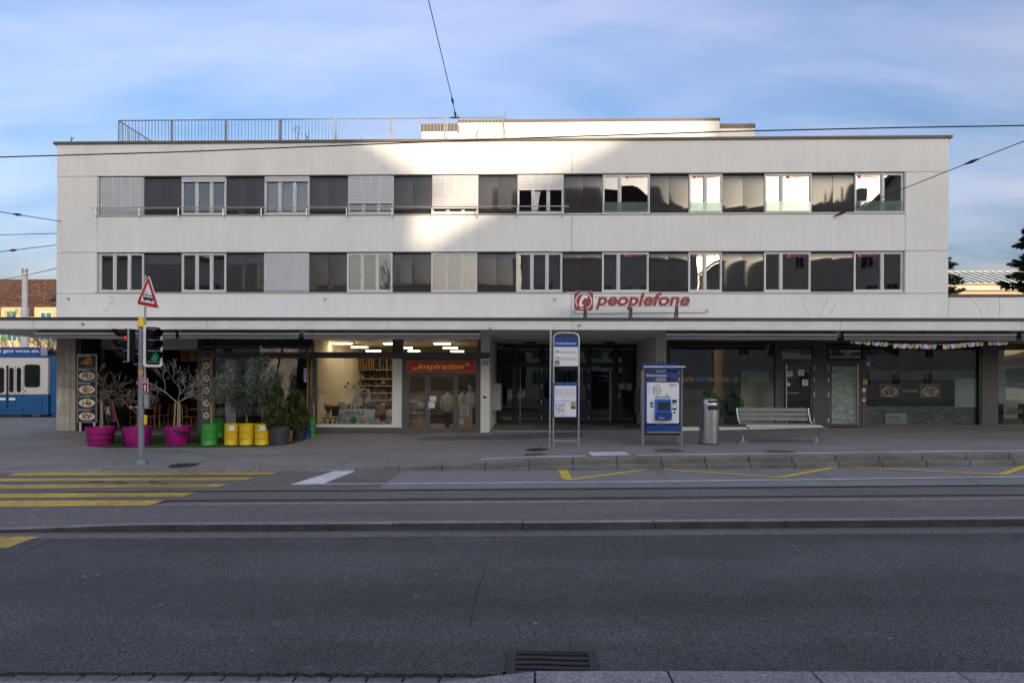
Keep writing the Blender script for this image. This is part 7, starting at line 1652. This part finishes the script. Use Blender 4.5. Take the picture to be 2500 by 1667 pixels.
MB().box(PX(1100, .9, 287), PX(1122, .9, 287), 0.86, 0.94, P(1113, 289, .9).z, P(1113, 286.5, .9).z).build('wire_anchor', 'iron', bld)
wire('span_wire', 'span wire fixed high on the left end of the facade', [P(150, 541, 0), P(30, 522, -2.5), P(-60, 508, -4.5)], 0.014, (0.45,))
wire('span_wire', 'nearly level span wire meeting the left facade edge', [P(138, 570, 0.1), P(-60, 575, 1.5)], 0.013)
wire('span_wire', 'sloping span wire with insulator below the level one', [P(138, 598, 0.1), P(32, 611, -2.0), P(-60, 622, -4)], 0.013, (0.5,))
wire('span_wire', 'span wire anchored under the right upper window rising right', [P(2035, 529, 0), P(2362, 399, -3.5), P(2500, 345, -5.0), P(2700, 265, -7)], 0.014, (0.02, 0.36))
wire('span_wire', 'span wire from the left mast to the facade corner', [Vector((xm, YMt, P(60, 673, YMt).z)), P(138, 655, 8)], 0.02)
wire('span_wire', 'span wire from the left mast towards the picture edge', [Vector((xm, YMt, P(60, 673, YMt).z)), P(-40, 690, 20)], 0.02)
wire('span_wire', 'low cable crossing in front of the tiled roof', [P(-20, 726, 22), P(138, 744, 22)], 0.02)
# ================================================================== ACROSS THE STREET (behind the camera: shades the facade, shows in the glass)
def house_win(parent, xs, zs, Y, w_=1.2, h=1.5, shut=False):
    for z in zs:
        for x in xs:
            wn = box('window', 'white_paint', parent, x - w_ / 2, x + w_ / 2, Y, Y + 0.06, z, z + h)
            for s in (0, 1): box('pane', 'window_dark', wn, x - w_ / 2 + 0.08 + s * (w_ / 2 - 0.04), x - 0.04 + s * (w_ / 2 - 0.04), Y + 0.061, Y + 0.07, z + 0.08, z + h - 0.08)
            if shut:
                for sx in (-1, 1): box('shutter', 'shutter_green', wn, x + sx * (w_ / 2 + 0.3) - 0.28, x + sx * (w_ / 2 + 0.3) + 0.28, Y, Y + 0.05, z, z + h)
YO = -50.0; CSA = cos(SUN_AZ); TE = tan(SUN_EL)
def occ(px, py, Y):      # the point at depth Y whose shadow falls on this facade pixel
    f = P(px, py, 0.0); return f.x + tan(SUN_AZ) * (-Y), f.z + (-Y) / CSA * TE
ex, ez = occ(1082, 468, YO); ax0, _ = occ(720, 300, YO)
ha = thing('hipped_house', 'large plastered house with hipped tile roof across the street', 'house', (ex - 9, YO - 6, -0.4))
x0h = -1.0
box('wall', 'house_wall', ha, x0h, ex - 0.7, YO - 12.5, YO - 0.5, -0.6, ez - 0.12)
dz = 8.4; hx = ex - 8.0
MB().add([(x0h - 0.3, YO, ez - 0.1), (ex, YO, ez - 0.1), (ex, YO - 13, ez - 0.1), (x0h - 0.3, YO - 13, ez - 0.1), (x0h - 0.3, YO - 6.5, ez + dz), (hx, YO - 6.5, ez + dz), (x0h - 0.3, YO, ez + 0.12), (ex, YO, ez + 0.12), (ex, YO - 13, ez + 0.12), (x0h - 0.3, YO - 13, ez + 0.12)],
         [(0, 3, 2, 1), (6, 7, 5, 4), (7, 8, 5), (8, 9, 4, 5), (9, 6, 4), (0, 1, 7, 6), (1, 2, 8, 7), (2, 3, 9, 8), (3, 0, 6, 9)]).build('roof', 'roof_tile', ha)
house_win(ha, [x0h + 2 + 3.1 * i for i in range(5)], [1.5, 4.6, 7.7, 10.8], YO - 0.5, shut=True)
ex2, ez2 = occ(1040, 640, YO - 1); apx, apz = occ(1920, 133, YO - 1); ex3 = 2 * apx - ex2
hb = thing('gabled_house', 'broad gabled house with chimney across the street', 'house', (apx, YO - 8, -0.4))
YB2 = YO - 1
MB().prism([(ex2 + 0.9, -0.6), (ex3 - 0.9, -0.6), (ex3 - 0.9, ez2 + 0.3), (apx, apz - 0.45), (ex2 + 0.9, ez2 + 0.3)], YB2 - 4.5, YB2 - 0.4).build('wall', 'house_wall2', hb)
MB().prism([(ex2, ez2 - 0.1), (apx, apz - 0.25), (ex3, ez2 - 0.1), (ex3, ez2 + 0.12), (apx, apz), (ex2, ez2 + 0.12)], YB2 - 4.8, YB2).build('roof', 'roof_tile', hb)
box('chimney', 'house_wall2', hb, apx + 3.4, apx + 4.3, YB2 - 4, YB2 - 3, apz - 3.5, apz + 0.3)
house_win(hb, [ex2 + 3 + 3.3 * i for i in range(7)], [1.5, 4.6, 7.7, 10.8], YB2 - 0.4); house_win(hb, [apx - 3.2, apx, apx + 3.2], [14.2], YB2 - 0.4)
hc = thing('flat_block', 'plain plastered block across the street at the far left', 'house', (-44, YO - 8, -0.4))
box('wall', 'house_wall', hc, -58, -31, YO - 14, YO - 2, -0.6, 15.4); box('roof', 'roof_gravel', hc, -58.4, -30.6, YO - 14.4, YO - 1.6, 15.42, 15.7); house_win(hc, [-55 + 3.4 * i for i in range(7)], [1.5, 4.6, 7.7, 10.8], YO - 2)
hd_ = thing('tall_gabled_house', 'tall gabled house across the street at the far right', 'house', (45, YO - 10, -0.4))
MB().prism([(34.8, -0.6), (55.2, -0.6), (55.2, 18.3), (45, 27.0), (34.8, 18.3)], YO - 12, YO - 7.4).build('wall', 'house_wall', hd_); MB().prism([(34, 17.6), (45, 27.0), (56, 17.6), (56, 17.9), (45, 27.4), (34, 17.9)], YO - 12.4, YO - 7.0).build('roof', 'roof_tile', hd_)
box('chimney', 'house_wall2', hd_, 38.2, 39.1, YO - 10, YO - 9, 20.5, 25.0); house_win(hd_, [37 + 3.2 * i for i in range(6)], [7.7, 10.8, 13.9], YO - 7.4); house_win(hd_, [42, 45, 48], [18.5, 21.5], YO - 7.4, h=1.3)
for i, (x, y, h) in enumerate(((-28, -50, 4.2), (-23, -46, 3.8), (-16.5, -53, 4.6), (-11, -47, 3.6), (-34, -46, 3.9))):
    mb = MB(); q = Vector((x, y, -0.6)); branch_tree(mb, q + Vector((0, 0, 2.5)), (0, 0, 1), 0.14, h, 5, random.Random(60 + i), 0.5, 0.3, 0.6, 3, 0.014)
    t = thing('bare_tree', 'leafless street tree across the road, %s from the left' % WORDS[i], 'tree', tuple(q), 'bare trees across the road'); mb.build('crown', 'bark', t); MB().tube([q, q + Vector((0, 0, 2.6))], [0.2, 0.14], 8).build('trunk', 'bark', t)
mat('forest', (0.025, 0.035, 0.02), 0.9, var=0.4, vscale=0.1)
hm = MB(); n = 70; rn = random.Random(8)
pr = [(-420 + i * 12, 13 + 7 * sin(i * 0.23) + 4 * sin(i * 0.61 + 1) + rn.uniform(0, 2.2)) for i in range(n)]
vs = [(x, -210, -0.6) for x, h in pr] + [(x, -230, h) for x, h in pr] + [(x, -300, h * 0.9) for x, h in pr] + [(x, -330, -0.6) for x, h in pr]
hm.add(vs, [(j * n + i + 1, j * n + i, (j + 1) * n + i, (j + 1) * n + i + 1) for j in range(3) for i in range(n - 1)]); tag(hm.build('hills', 'forest'), kind='structure')
